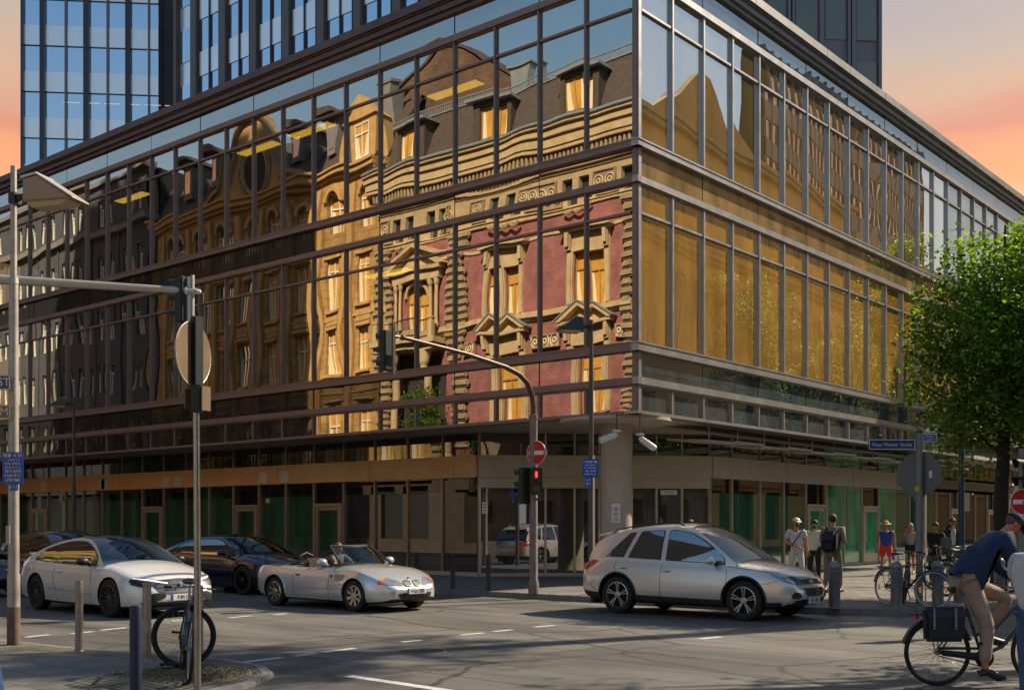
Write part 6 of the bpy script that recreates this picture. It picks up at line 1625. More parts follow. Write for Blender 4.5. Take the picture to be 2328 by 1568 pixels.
for k in range(3):
    a=PI/2+k*2*PI/3; em.tube([(c.x,0,c.z),(c.x,.1*math.cos(a),c.z+.1*math.sin(a))],[.018,.005],6)
em.build('emblem',M_chrome,gr_)
for s_ in (-1,1):
    b=MB(); pts=[]
    for q in range(6):
        yy=s_*(.12+.36*q/5); h=bv.ray_cast(Vector((3.5,yy,.57)),Vector((-1,0,0))); 
        if h[0] is not None: pts.append(h[0]+Vector((.02,0,0)))
    b.tube(pts,.012,6); b.build('grille_bar',M_chrome,gr_)
dots=MB()
for iy in range(-11,12):
    for iz in range(5):
        yy=iy*.04+(iz%2)*.02; zz_=.475+iz*.045
        if abs(zz_-.57)<.02 or abs(yy)<.11 or abs(yy)>.46-.3*max(0,zz_-.6): continue
        h=bv.ray_cast(Vector((3.5,yy,zz_)),Vector((-1,0,0)))
        if h[0] is not None: dots.ball(h[0]+Vector((.014,0,0)),.004,.006,.006,6,4)
dots.build('grille_studs',M_chrome,gr_)
decal(bv,[(-.72,.30),(.72,.30),(.60,.20),(-.60,.20)],front_fn,(-1,0,0),.010,'air_intake',M_trim,root,.03)
h=bv.ray_cast(Vector((3.5,0,.37)),Vector((-1,0,0))); plate_on(root,h[0].x+.035,0,.375,1,'F·IM 126',.50,.11)

# ---- dark blue coupe between them, far lane
P_blu=mat('midnight_paint',(.008,.012,.035),.2,.2,coat=1.0)
db=dict(cp); db.update(name='dark_blue_coupe',L=4.7,W=1.86,paint=P_blu,roofpaint=P_blu,pillar=P_blu,xf=1.42,xr=-1.36,r=.345,rim=mat('alloy_dark',(.05,.05,.055),.3,.8),spokes=10,
   arch_curve=[(-2.05,.97),(-1.6,1.14),(-1.1,1.27),(-.6,1.345),(-.15,1.36),(.2,1.33),(.6,1.20),(1.18,.93)],front_glass=(.12,1.16),rear_glass=(-1.98,-1.0),top=[(a*.97,b) for a,b in top],cen=[(a*.97,b) for a,b in cen],bot=[(a*.97,b) for a,b in bot],wid=[(a*.97,b) for a,b in wid])
root,body,bv=car(db,'midnight blue coupe in the far lane, half hidden by the silver roadster',(-8.15,-5.75),0)
for s_ in (-1,1):
    seam(bv,root,[(.78,.90),(.84,.7),(.80,.22)],s_,.005); handle(bv,root,-.42,.77,s_,M_chrome,.18); mirror(root,.72,s_*.86,.99,s_,P_blu,M_blk)
    decal(bv,[(1.50,.665),(1.56,.72),(1.85,.68),(2.18,.62),(2.15,.58),(1.86,.555),(1.58,.60)],lambda u,v,s_=s_:(u+1.4,s_*2.2,v),(-.65,-s_,0),.010,'headlight',M_hl,root,.03)
    decal(bv,[(-2.30,.72),(-2.26,.82),(-1.98,.84),(-2.0,.74)],side_fn(s_),(0,-s_,0),.008,'tail_lamp',M_tl,root,.03)
decal(bv,[(-.5,.60),(0,.64),(.5,.60),(.42,.46),(-.42,.46)],front_fn,(-1,0,0),.012,'grille',M_trim,root,.04)
plate_on(root,2.37,0,.37,1,'F·KL 418',.50,.11)

# ---- grey estate behind the coupe and a dark car at the edge
P_gry=mat('slate_paint',(.05,.06,.075),.25,.4,coat=1.0)
es=dict(suv); es.update(name='grey_estate',W=1.80,paint=P_gry,pillar=P_gry,trimz=None,lip=None,rim=mat('alloy_grey',(.42,.40,.37),.3,.85),
   top=[(a,b*.88) for a,b in suv['top']],cen=[(a,b*.88) for a,b in suv['cen']],bot=[(a,b*.8) for a,b in suv['bot']],r=.32,rimr=.215,xf=1.36,xr=-1.30,
   arch_curve=[(a,b*.885 if b>1.2 else b*.90) for a,b in suv['arch_curve']],windows=[(-1.72,-1.25,.6,.3),(-1.18,-.36,.2,-.02),(-.28,.98,-.02,-.25)],rails=(-1.6,.0))
root,body,bv=car(es,'slate grey estate car with roof rails just behind the white coupe',(-12.25,-8.1),0)
for s_ in (-1,1):
    handle(bv,root,-1.15,.76,s_,P_gry); handle(bv,root,-.20,.72,s_,P_gry); mirror(root,.78,s_*.84,.93,s_,P_gry,M_trim)
    decal(bv,[(1.30,.80),(1.78,.71),(2.06,.62),(1.95,.56),(1.62,.63)],lambda u,v,s_=s_:(u+1.0,s_*2.2,v),(-.45,-s_,0),.010,'headlight',M_hl,root,.03)
    decal(bv,[(-2.2,.70),(-2.17,.82),(-1.9,.86),(-2.0,.72)],side_fn(s_),(0,-s_,0),.010,'tail_lamp',M_tl,root,.03)
hb=dict(es); hb.update(name='dark_hatchback',paint=P_blu,pillar=P_blu,rails=None)
root,body,bv=car(hb,'dark hatchback with one orange lamp, mostly cut off at the left edge',(-12.3,-10.9),0)
for s_ in (-1,1):
    decal(bv,[(1.30,.80),(1.78,.71),(2.06,.62),(1.95,.56),(1.62,.63)],lambda u,v,s_=s_:(u+1.0,s_*2.2,v),(-.45,-s_,0),.010,'headlight',M_hl,root,.03)
    decal(bv,[(1.95,.60),(2.04,.60),(2.04,.56),(1.96,.56)],lambda u,v,s_=s_:(u+1.0,s_*2.2,v),(-.45,-s_,0),.016,'indicator',M_amb,root,.02)
    mirror(root,.78,s_*.84,.93,s_,P_blu,M_trim)
# ================================================================ bicycles
def bicycle(label,loc,rz,col,name='bicycle',steer=0.0,lean=0.0,style='city',tyrec=None,rack=True,basket=False,reflect=False,group=None,rimc=None,spokes=28,saddle=None,scale=1.0):
    root=empty(name,(loc[0],loc[1],loc[2] if len(loc)>2 else 0),0,label,'bicycle',group); root.rotation_euler=(lean,0,rz); root.rotation_mode='XYZ'
    root.matrix_basis=Matrix.Translation(Vector(root.location))@Matrix.Rotation(rz,4,'Z')@Matrix.Rotation(lean,4,'X')@Matrix.Scale(scale,4)
    fr=mat('bike_frame_'+'%d_%d_%d'%tuple(int(c*99) for c in col),col,.3,.2,coat=.7); tm=tyrec or M_tyre; rimm=rimc or mat('bike_rim',(.35,.35,.36),.3,.9); blk=M_blk
    R=.345; rx,fx=-.47,.64; bb=Vector((0,0,.29)); st=Vector((-.17,0,.80)); hd0=Vector((.43,0,.66)); hd1=Vector((.40,0,.86)); ra=Vector((rx,0,R)); fa=Vector((fx,0,R))
    ax=(hd1-hd0).normalized()
    def sr(p):
        p=Vector(p)
        return hd0+Matrix.Rotation(steer,3,ax)@(p-hd0) if steer else p
    f=MB(); f.tube([bb,st],.017,8)
    if style=='step': f.tube([hd0,Vector((.2,0,.40)),bb+Vector((0,0,.03))],.021,8); f.tube([hd1,Vector((.15,0,.60)),bb.lerp(st,.45)],.015,8)
    else: f.tube([hd0,bb],.021,8); f.tube([hd1-Vector((0,0,.04)),st-Vector((0,0,.05))],.017,8)
    f.tube([hd0-ax*.03,hd1+ax*.02],.022,10)
    for s_ in (-1,1): f.tube([bb+Vector((0,s_*.03,0)),ra+Vector((0,s_*.06,0))],.010,6); f.tube([st+Vector((-.005,s_*.012,-.03)),ra+Vector((0,s_*.06,0))],.009,6)
    f.build('frame',fr,root,smooth=True)
    k=MB(); 
    for s_ in (-1,1): k.tube([sr(hd0-ax*.05+Vector((0,s_*.0,0))),sr(hd0-ax*.07+Vector((0,s_*.045,0))),sr(Vector((.50,s_*.05,.45))),sr(fa+Vector((0,s_*.055,0)))],[.014,.015,.013,.009],7)
    k.build('fork',fr,root,smooth=True)
    h=MB(); top=hd1+ax*.10
    h.tube([sr(hd1),sr(top),sr(top+Vector((.06,0,.02)))],.013,7)
    if style=='sport': pts=[(.08,-.30,.0),(.10,-.15,.0),(.07,0,.02),(.10,.15,.0),(.08,.30,.0)]
    else: pts=[(-.14,-.29,.03),(-.02,-.27,.05),(.06,-.12,.04),(.06,0,.02),(.06,.12,.04),(-.02,.27,.05),(-.14,.29,.03)]
    h.tube([sr(top+Vector(p)) for p in pts],.011,7); hb_=h.build('handlebar',mat('bar_metal',(.25,.25,.26),.3,.9),root,smooth=True)
    g=MB()
    for s_ in (0,-1):
        a=top+Vector(pts[s_]); b=top+Vector(pts[1 if s_==0 else -2]); g.tube([sr(a),sr(a.lerp(b,.75 if style!='sport' else .5))],.017,8)
        q=a.lerp(b,.8); g.tube([sr(q),sr(q+Vector((.05,0,-.02))),sr(a+Vector((.05,0,-.03)))],.006,5)
    g.build('grip',blk,hb_,smooth=True)
    l=MB(); c=sr(hd0+Vector((.10,0,.10))); l.lathe([(.0,-.04),(.035,-.03),(.045,.03),(.03,.045)],(0,0,0),12,'x'); lm_=l.build('front_lamp',blk,root,smooth=True); lm_.location=c
    s1=MB(); s1.cyl(st,st+Vector((-.03,0,.16)),.013,n=8); s1.build('seat_post',mat('bar_metal',(.25,.25,.26),.3,.9),root)
    sd=MB(); sc_=st+Vector((-.03,0,.19)); sd.tube([sc_+Vector((-.15,0,.01)),sc_+Vector((-.09,0,.01)),sc_+Vector((.0,0,0)),sc_+Vector((.12,0,.005)),sc_+Vector((.15,0,0))],[.05,.085,.05,.025,.015],10)
    for i,v in enumerate(sd.v): sd.v[i]=(v[0],v[1],sc_.z+(v[2]-sc_.z)*.45)
    sd.build('saddle',saddle or blk,root,smooth=True)
    for cx_,nm,st_ in ((ra,'rear_wheel',False),(fa,'front_wheel',True)):
        Q=(lambda p:sr(p)) if st_ else (lambda p:Vector(p))
        t=MB(); t.tube([Q(cx_+Vector((R*.955*math.cos(a/44*2*PI),0,R*.955*math.sin(a/44*2*PI)))) for a in range(44)],.019,8,closed=True); w_=t.build(nm,tm,root,smooth=True)
        r_=MB(); r_.tube([Q(cx_+Vector((R*.90*math.cos(a/44*2*PI),0,R*.90*math.sin(a/44*2*PI)))) for a in range(44)],.011,6,closed=True); r_.build('rim',rimm,w_,smooth=True)
        sp_=MB()
        for i in range(spokes):
            a=2*PI*i/spokes; s_=1 if i%2 else -1; b=a+(.5 if (i//2)%2 else -.5)
            sp_.tube([Q(cx_+Vector((.024*math.cos(b),s_*.032,.024*math.sin(b)))),Q(cx_+Vector((R*.9*math.cos(a),0,R*.9*math.sin(a))))],.0016,3)
        sp_.build('spokes',mat('spoke_steel',(.5,.5,.5),.3,.9),w_)
        hu=MB(); hu.tube([Q(cx_+Vector((0,-.06,0))),Q(cx_+Vector((0,.06,0)))],.014,8); hu.tube([Q(cx_+Vector((0,-.03,0))),Q(cx_+Vector((0,.03,0)))],.03 if not st_ else .024,10); hu.build('hub',mat('bar_metal',(.25,.25,.26),.3,.9),w_,smooth=True)
        if reflect:
            e=MB()
            for a in (.1,PI+.05): c=Q(cx_+Vector((R*.68*math.cos(a),0,R*.68*math.sin(a)))); n=Q(cx_+Vector((0,1,0)))-Q(cx_); u=(Q(cx_+Vector((math.cos(a),0,math.sin(a))))-Q(cx_)); v_=n.cross(u); e.extr([c-u*.022-v_*.06-n*.006,c+u*.022-v_*.04-n*.006,c+u*.022+v_*.04-n*.006,c-u*.022+v_*.06-n*.006],n*.012)
            e.build('spoke_reflector',mat('reflector_orange',(.8,.22,.02),.3,emit=(1,.25,.03),es=.15),w_)  # faint emission stands in for light caught by the reflectors
        if style!='sport':
            mg=MB(); a0,a1=((.35,2.9) if not st_ else (.2,2.3)); pts=[]
            for q in range(18):
                a=a0+(a1-a0)*q/17; pts.append(Q(cx_+Vector((R*1.06*math.cos(a),0,R*1.06*math.sin(a)))))
            mg.tube(pts,.02,6); mg.build('mudguard',fr if not st_ else fr,root,smooth=True)
    c=MB(); 
    c.lathe([(.0,-.055),(.095,-.053),(.10,-.05),(.095,-.046),(0,-.045)],(bb.x,0,bb.z),28,'y'); cr=c.build('chainring',blk,root)
    a_=-1.25; ca=MB()
    for s_ in (-1,1):
        d=Vector((math.cos(a_),0,math.sin(a_)))*(.17*s_); ca.tube([bb+Vector((0,s_*-.065,0)),bb+Vector((0,s_*-.075,0))+d*-1],.010,6); p=bb+Vector((0,s_*-.125,0))-d; ca.box(p.x-.045,p.x+.045,p.y-.04,p.y+.04,p.z-.01,p.z+.01)
    ca.build('crank',blk,root)
    ch=MB(); ch.tube([bb+Vector((0,-.05,.095)),ra+Vector((0,-.05,.035))],.006,4); ch.tube([bb+Vector((0,-.05,-.095)),ra+Vector((0,-.05,-.035))],.006,4)
    if style!='sport': ch.tube([bb+Vector((.08,-.06,.02)),bb+Vector((0,-.06,.10)),ra+Vector((0,-.06,.05))],.014,5)
    ch.build('chain',blk,root)
    if rack:
        q=MB(); z=.74
        for s_ in (-1,1): q.tube([Vector((-.22,s_*.06,z-.02)),Vector((-.75,s_*.06,z))],.006,5); q.tube([Vector((-.55,s_*.06,z)),ra+Vector((0,s_*.065,0))],.006,5)
        for k_ in range(4): q.tube([Vector((-.35-k_*.12,-.06,z)),Vector((-.35-k_*.12,.06,z))],.005,5)
        q.build('rack',blk,root); q=MB(); q.box(-.70,-.68,-.03,.03,.69,.735); q.build('rear_lamp',M_tl,root)
    if basket:
        q=MB(); c=sr(hd1+Vector((.22,0,.02)))
        for i in range(6):
            z=c.z-.12+i*.045; w_=.11+.012*i; q.tube([(c.x-w_,c.y-w_*1.3,z),(c.x+w_,c.y-w_*1.3,z),(c.x+w_,c.y+w_*1.3,z),(c.x-w_,c.y+w_*1.3,z)],.004,4,closed=True)
        for i in range(12):
            a=2*PI*i/12; q.tube([(c.x+.11*math.cos(a),c.y+.14*math.sin(a),c.z-.12),(c.x+.17*math.cos(a),c.y+.21*math.sin(a),c.z+.105)],.003,4)
        q.build('basket',blk,root)
    return root
# bicycle seen end-on at the steel post
hx,hy=S(428,11.55); 
vx=Vector((hx-CX,hy-CY,0)).normalized()
ang=math.atan2(-vx.y,-vx.x)      # facing the camera
bicycle('dark blue bicycle seen head-on, leaning against the shiny sign post',S(420,12.15)+(.055,),ang+.06,(.02,.05,.10),style='sport',lean=R_(-4),rack=False,reflect=False,spokes=20,name='leaning_bicycle')
t=empty('second_bicycle_wheel',S(418,12.75)+(.06,),ang+PI/2+.12,'wheel of a second bicycle, standing alone with an added lock behind the leaning bicycle','bicycle wheel')  # stands for a mostly hidden second bicycle; the lock is added
R=.352; w_=MB(); w_.torus((0,0,R),R-.02,.023,'x',48,8); w_.build('tyre',M_tyre,t,smooth=True)
t.rotation_euler=(0,0,ang)
w_=MB(); w_.torus((0,0,R),R-.05,.012,'x',48,6); w_.build('rim',M_blk,t,smooth=True)
w_=MB()
for i in range(28):
    a=2*PI*i/28; b=a+(.5 if (i//2)%2 else -.5); s_=1 if i%2 else -1; w_.tube([(s_*.03,.02*math.cos(b),R+.02*math.sin(b)),(0,(R-.05)*math.cos(a),R+(R-.05)*math.sin(a))],.0016,3)
w_.build('spokes',mat('spoke_steel',(.5,.5,.5),.3,.9),t); MB().cyl((-.05,0,R),(.05,0,R),.02,n=10).build('hub',M_blk,t,smooth=True)
w_=MB(); w_.obox((.06,-.14,.05),(0,1),.12,.05,.012); w_.tube([(.03,.02,R),(.05,-.03,.05)],.008,6); w_.build('stand_foot',M_blk,t)
w_=MB(); w_.torus((0,.10,R+.33),.05,.018,'x',18,7); w_.box(-.03,.03,.02,.16,R+.30,R+.36); w_.build('lock',M_blk,t)
# parked bicycles on the right pavement
g='bicycles parked by the right kerb bollards'
white_t=mat('grey_tyre',(.30,.31,.33),.6)
x,y=S(2122,20.6)
vv=Vector((x-CX,y-CY,0)).normalized(); aR=math.atan2(RY,RX)
h_=aR-1.15; p_=S(2112,20.75)
bicycle('black city bicycle with grey tyre and orange spoke reflectors facing the kerb',(p_[0]-.60*math.cos(h_),p_[1]-.60*math.sin(h_),.12),h_,(.03,.04,.06),steer=1.05,style='city',tyrec=white_t,reflect=True,rack=True,group=g,saddle=mat('saddle_blue',(.03,.05,.14),.5))
bicycle('dark bicycle parked beside the street name post, mostly behind the front bicycle',S(2056,22.6)+(.12,),aR+1.2,(.03,.03,.035),lean=R_(5),group=g,rack=True)
bicycle('dark bicycle with wire basket behind the domed bollards',S(2185,24.6)+(.12,),aR+.5,(.06,.02,.015),basket=True,group=g,reflect=True)
bicycle('black bicycle further back near the heritage lamp post',S(2215,27.0)+(.12,),aR+2.6,(.02,.02,.02),group=g,basket=True)
bicycle('grey bicycle standing beyond the cyclist with its bars showing',S(2235,25.5)+(.12,),aR+.2,(.15,.15,.15),group=g,style='step')
# ================================================================ people
def skin_mesh(V,E,Rr,sub=2,root=0):
    me=bpy.data.meshes.new('s'); me.from_pydata([tuple(v) for v in V],E,[]); o=bpy.data.objects.new('s',me); COL.objects.link(o)
    sk=o.modifiers.new('s','SKIN'); sk.use_smooth_shade=True; ss=o.modifiers.new('u','SUBSURF'); ss.levels=sub; ss.render_levels=sub
    d=me.skin_vertices[0].data
    for i,r in enumerate(Rr):
        d[i].radius=(r,r) if not isinstance(r,tuple) else r
        d[i].use_root=(i==root)
    bpy.context.view_layer.update(); dg=bpy.context.evaluated_depsgraph_get(); m2=bpy.data.meshes.new_from_object(o.evaluated_get(dg)); bpy.data.objects.remove(o); bpy.data.meshes.remove(me); return m2
def chain_obj(name,V,E,Rr,m,par,sub=2,root=0,extra=None):
    me=skin_mesh(V,E,Rr,sub,root)
    if extra:
        bm=bmesh.new(); bm.from_mesh(me)
        for ex in extra:
            vs=[bm.verts.new(v) for v in ex.v]
            for f in ex.f:
                try: nf=bm.faces.new([vs[i] for i in f]); nf.smooth=True
                except Exception: pass
        bmesh.ops.recalc_face_normals(bm,faces=bm.faces); bm.to_mesh(me); bm.free()
    me.name=name; me.materials.clear(); me.materials.append(m); me.polygons.foreach_set('use_smooth',[True]*len(me.polygons))
    o=bpy.data.objects.new(name,me); COL.objects.link(o); o.parent=par; return o
def fabric(name,c,var=.18,vs=9): return mat(name,c,.85,var=var,vs=vs,bump=.35,bs=22)
SKIN=mat('skin',(.42,.20,.12),.5,var=.08,vs=8); SKIN2=mat('skin_tanned',(.48,.19,.09),.5,var=.08,vs=8)
HAIRD=mat('dark_hair',(.015,.011,.009),.6,bump=.6,bs=60); HAIRB=mat('blond_hair',(.42,.27,.10),.6,bump=.6,bs=60)
SHOE=mat('dark_shoe',(.03,.022,.018),.5); SHOEB=mat('brown_shoe',(.16,.05,.02),.5); SHOEW=mat('light_shoe',(.5,.48,.45),.6)
EYE=mat('eye_dark',(.02,.015,.01),.3)
def base_pose(H=1.75,stride=.0,arm=.0,wid=1.0,lean=0.0):
    k=H/1.75; P={}
    P['pel']=(0,0,.95); P['bel']=(lean*.3,0,1.08); P['che']=(lean*.7,0,1.28); P['nek']=(lean,0,1.46); P['hed']=(lean+.02,0,1.63)
    for s,n in ((1,'l'),(-1,'r')):
        P['sh'+n]=(lean*.9,s*.185*wid,1.41); P['el'+n]=(lean*.9-.02+arm*s*.12,s*.235*wid,1.13); P['wr'+n]=(lean*.9+.05+arm*s*.22,s*.24*wid,.88)
        P['hp'+n]=(0,s*.095,.92); P['kn'+n]=(.02-stride*s*.16+(.04 if stride else 0),s*.10,.50); P['an'+n]=(-stride*s*.30,s*.095,.085+(.05 if stride and s>0 else 0)); P['to'+n]=(-stride*s*.30+.17,s*.105,.035)
    return {a:Vector(b)*k for a,b in P.items()},k
def person(name,label,loc,rz,P,k,top,bottom,shoe,skin=SKIN,hair=HAIRD,hairlen='short',cap=None,sleeve='short',legs='long',beard=False,wid=1.0,headdir=0.0,bulk=1.0,group=None,hatbrim=False,fem=False,belt=None,coat=None):
    rt=empty(name,(loc[0],loc[1],loc[2]),rz,label,'person',group)
    J=P; names=list(J.keys()); 
    def mk(lst,edges,rad,nm,m,extra=None,root=0,sub=2): return chain_obj(nm,[J2[n] for n in lst],[(lst.index(a),lst.index(b)) for a,b in edges],[rad[n] for n in lst],m,rt,sub,root,extra)
    J2=dict(J); hd=J['hed']; nk=J['nek']; up=(hd-nk).normalized(); fwd=Vector((math.cos(headdir),math.sin(headdir),0)); fwd=(fwd-up*fwd.dot(up)).normalized(); sdv=up.cross(fwd)
    J2['jaw']=hd-up*.055*k+fwd*.022*k; J2['mid']=hd; J2['cro']=hd+up*.075*k-fwd*.012*k
    for n in 'lr':
        J2['pa'+n]=J['wr'+n]+(J['wr'+n]-J['el'+n]).normalized()*.055*k; J2['ch'+n]=(J['che']+J['sh'+n])/2
        J2['th'+n]=(J['hp'+n]+J['kn'+n])/2; J2['ca'+n]=J['kn'+n].lerp(J['an'+n],.35); J2['he'+n]=J['an'+n]-(J['to'+n]-J['an'+n]).normalized()*.03*k-Vector((0,0,.04*k)) if False else J['an'+n]
    rad=dict(pel=.125,bel=.115,che=.125,nek=.055,jaw=.060,mid=.085,cro=.070,hed=.08)
    for n in 'lr': rad.update({'sh'+n:.058,'el'+n:.040,'wr'+n:.026,'pa'+n:.030,'ch'+n:.10,'hp'+n:.09,'th'+n:.080,'kn'+n:.055,'ca'+n:.055,'an'+n:.036,'to'+n:.028})
    rad={a:(b*k*(bulk if a in('bel','che') else 1)) for a,b in rad.items()}
    L1=['pel','bel','che','nek','jaw','mid','cro']; E1=[('pel','bel'),('bel','che'),('che','nek'),('nek','jaw'),('jaw','mid'),('mid','cro')]
    for n in 'lr':
        L1+=['ch'+n,'sh'+n,'el'+n,'wr'+n,'pa'+n,'hp'+n,'th'+n,'kn'+n,'ca'+n,'an'+n,'to'+n]; E1+=[('che','sh'+n),('sh'+n,'el'+n),('el'+n,'wr'+n),('wr'+n,'pa'+n),('pel','hp'+n),('hp'+n,'th'+n),('th'+n,'kn'+n),('kn'+n,'ca'+n),('ca'+n,'an'+n),('an'+n,'to'+n)]
        L1.remove('ch'+n)
    ex=[]
    for n,s in (('l',1),('r',-1)):
        d=(J['wr'+n]-J['el'+n]).normalized(); pa=J2['pa'+n]; ac=d.cross(Vector((0,0,1)) if abs(d.z)<.9 else Vector((1,0,0))).normalized(); nn=d.cross(ac)
        f=MB()
        for i,(o_,L_) in enumerate(((-.026,.065),(-.009,.078),(.009,.072),(.024,.056))):
            a=pa+d*.022*k+ac*o_*k; b=a+(d*.9+nn*.35)*L_*.55*k; c=b+(d*.5+nn*.8)*L_*.5*k; f.tube([a,b,c],[.0095*k,.009*k,.007*k],6)
        a=pa-d*.01*k-ac*.026*k; b=a+(d*.6-ac*.8)*.035*k; f.tube([a,b,b+(d*.9-ac*.1+nn*.3)*.03*k],[.011*k,.010*k,.008*k],6); ex.append(f)
    f=MB(); nz=hd+fwd*.088*k-up*.012*k; f.tube([nz-fwd*.02*k+up*.03*k,nz+fwd*.002,nz+fwd*.012*k-up*.012*k,nz-fwd*.018*k-up*.022*k],[.008*k,.011*k,.014*k,.008*k],7); ex.append(f)
    for s_ in (-1,1): f=MB(); f.ball(hd+sdv*s_*.082*k-up*.01*k-fwd*.01*k,.018*k,.012*k,.03*k,8,6); ex.append(f)
    rb=dict(rad)
    if top:
        for q_ in ('pel','bel','che'): rb[q_]=rad[q_]*(.55 if q_!='pel' else .7)
        for q_ in ('shl','shr'): rb[q_]=rad[q_]*(.72 if sleeve!='none' else .9)
        if sleeve=='long':
            for q_ in ('ell','elr'): rb[q_]=rad[q_]*.85
    if bottom:
        for q_ in ('hpl','hpr','thl','thr')+(('knl','knr','cal','car') if legs=='long' else ()): rb[q_]=rad[q_]*.82
    body=mk(L1,E1,rb,'body',skin,ex)
    e=MB()
    for s_ in (-1,1): e.ball(hd+sdv*s_*.032*k+fwd*.080*k+up*.014*k,.008*k,.010*k,.007*k,8,6)
    e.ball(hd+fwd*.080*k-up*.052*k,.008*k,.022*k,.005*k,8,5); e.build('face_features',EYE if not beard else EYE,rt,smooth=True)
    def inflate(r,d): return {a:(b+d*k) for a,b in r.items()}
    # top
    if top:
        rr=inflate(rad,.024); L=['bel','pel','che','nk0','shl','shr']; J2['nk0']=J['che'].lerp(nk,.62); rr['nk0']=.098*k; rr['pel']=rad['pel']+.012*k; rr['shl']=rr['shr']=.078*k; rr['che']=rad['che']+.022*k
        E=[('pel','bel'),('bel','che'),('che','nk0'),('che','shl'),('che','shr')]
        if fem: rr['bel']=rad['bel']*.88+.008*k; rr['pel']=.10*k; J2['pel_']=J['pel']
        if sleeve!='none':
            for n in 'lr':
                if sleeve=='short': J2['se'+n]=J['sh'+n].lerp(J['el'+n],.72); rr['se'+n]=.062*k; L.append('se'+n); E.append(('sh'+n,'se'+n))
                else:
                    J2['wc'+n]=J['el'+n].lerp(J['wr'+n],.93); rr['el'+n]=.058*k; rr['wc'+n]=.043*k; L+=['el'+n,'wc'+n]; E+=[('sh'+n,'el'+n),('el'+n,'wc'+n)]
        else: rr['shl']=rr['shr']=.060*k
        mk(L,E,rr,'shirt' if not coat else coat,top,root=0)
    # trousers
    if bottom:
        rr=inflate(rad,.014); L=['pel','hpl','hpr','thl','thr']; E=[('pel','hpl'),('pel','hpr'),('hpl','thl'),('hpr','thr')]
        rr['pel']=rad['pel']+.006*k
        for n in 'lr':
            if legs=='long':
                J2['tc'+n]=J['an'+n]+(J['kn'+n]-J['an'+n]).normalized()*.03*k; rr['kn'+n]=.075*k; rr['ca'+n]=.068*k; rr['tc'+n]=.060*k; L+=['kn'+n,'ca'+n,'tc'+n]; E+=[('th'+n,'kn'+n),('kn'+n,'ca'+n),('ca'+n,'tc'+n)]
            elif legs=='shorts': J2['sc'+n]=J['hp'+n].lerp(J['kn'+n],.80); rr['th'+n]=.108*k; rr['sc'+n]=.098*k; L+=['sc'+n]; E+=[('th'+n,'sc'+n)]
            else: rr['th'+n]=.10*k
        mk(L,E,rr,{'long':'trousers','shorts':'shorts','skirt':'skirt'}[legs],bottom,root=0)
    # shoes
    for n in 'lr':
        a,t=J['an'+n],J['to'+n]; d=(t-a); d.z=0; d=d.normalized() if d.length>.01 else Vector((1,0,0))
        pd=(t-a).normalized(); q=MB(); c0=a+Vector((0,0,-.045*k)) if abs(pd.z)<.7 else a
        he=a-d*.055*k; he.z=min(a.z-.045*k,t.z+.03*k) if t.z<a.z else a.z-.05*k
        q.tube([Vector((he.x,he.y,he.z)),a+Vector((0,0,-.035*k))+d*.01,a.lerp(t,.55)+Vector((0,0,-.012*k)),t,t+d*.07*k],[.030*k,.046*k,.043*k,.042*k,.022*k],10); q.build('shoe',shoe,rt,smooth=True)
    # hair, cap, beard
    if cap:
        q=MB(); vs=[]; 
        for i in range(7):
            ph=PI/2*i/6
            for j in range(20):
                an=2*PI*j/20; p=hd+up*(.035+.083*math.cos(ph))*k+(fwd*math.cos(an)*1.10+sdv*math.sin(an))*.098*k*math.sin(ph)-fwd*.008*k; vs.append(p)
        q.add(vs,[(i*20+j,(i+1)*20+j,(i+1)*20+(j+1)%20,i*20+(j+1)%20) for i in range(6) for j in range(20)])
        if hatbrim:
            vs=[]
            for j in range(24):
                an=2*PI*j/24
                for r_ in (.098,.17): vs.append(hd+up*(.035-.02*(r_>.1))*k+(fwd*math.cos(an)+sdv*math.sin(an))*r_*k)
            q.add(vs,[(2*j,2*j+1,(2*j+3)%48,(2*j+2)%48) for j in range(24)])
        else:
            a=hd+up*.035*k; q.add([a+fwd*.09*k+sdv*.075*k,a+fwd*.09*k-sdv*.075*k,a+fwd*.185*k-sdv*.045*k-up*.018*k,a+fwd*.185*k+sdv*.045*k-up*.018*k,a+fwd*.09*k+sdv*.075*k+up*.012*k,a+fwd*.09*k-sdv*.075*k+up*.012*k],[(0,1,2,3),(4,3,2,5),(0,3,4),(1,5,2)])
        q.build('cap',cap,rt,smooth=True)
    if hair and not (cap and hairlen=='short' and False):
        q=MB(); q.ball(hd+up*.028*k-fwd*.022*k,.094*k,.090*k,.098*k,14,10)
        if hairlen=='long': q.tube([hd-fwd*.05*k,hd-fwd*.075*k-up*.10*k,hd-fwd*.07*k-up*.22*k,hd-fwd*.05*k-up*.32*k],[.085*k,.085*k,.07*k,.03*k],12)
        if cap: 
            for i,v in enumerate(q.v): 
                z=(Vector(v)-hd).dot(up)
                w0=hd+(Vector(v)-hd)*.87; z=(w0-hd).dot(up); q.v[i]=tuple(w0-up*max(0,z-.028*k))
        q.build('hair',hair,rt,smooth=True)
    if beard: q=MB(); q.ball(hd-up*.068*k+fwd*.045*k,.05*k,.055*k,.05*k,12,8); q.build('beard',HAIRD,rt,smooth=True)
    if belt: q=MB(); q.torus(tuple(J['pel']+Vector((0,0,.075*k))),.135*k*bulk,.018,'z',24,6); q.build('belt',belt,rt,smooth=True)
    return rt
def rot_to(sx,dep,off): return math.atan2(CY-S(sx,dep)[1],CX-S(sx,dep)[0])+off   # facing the camera plus an offset
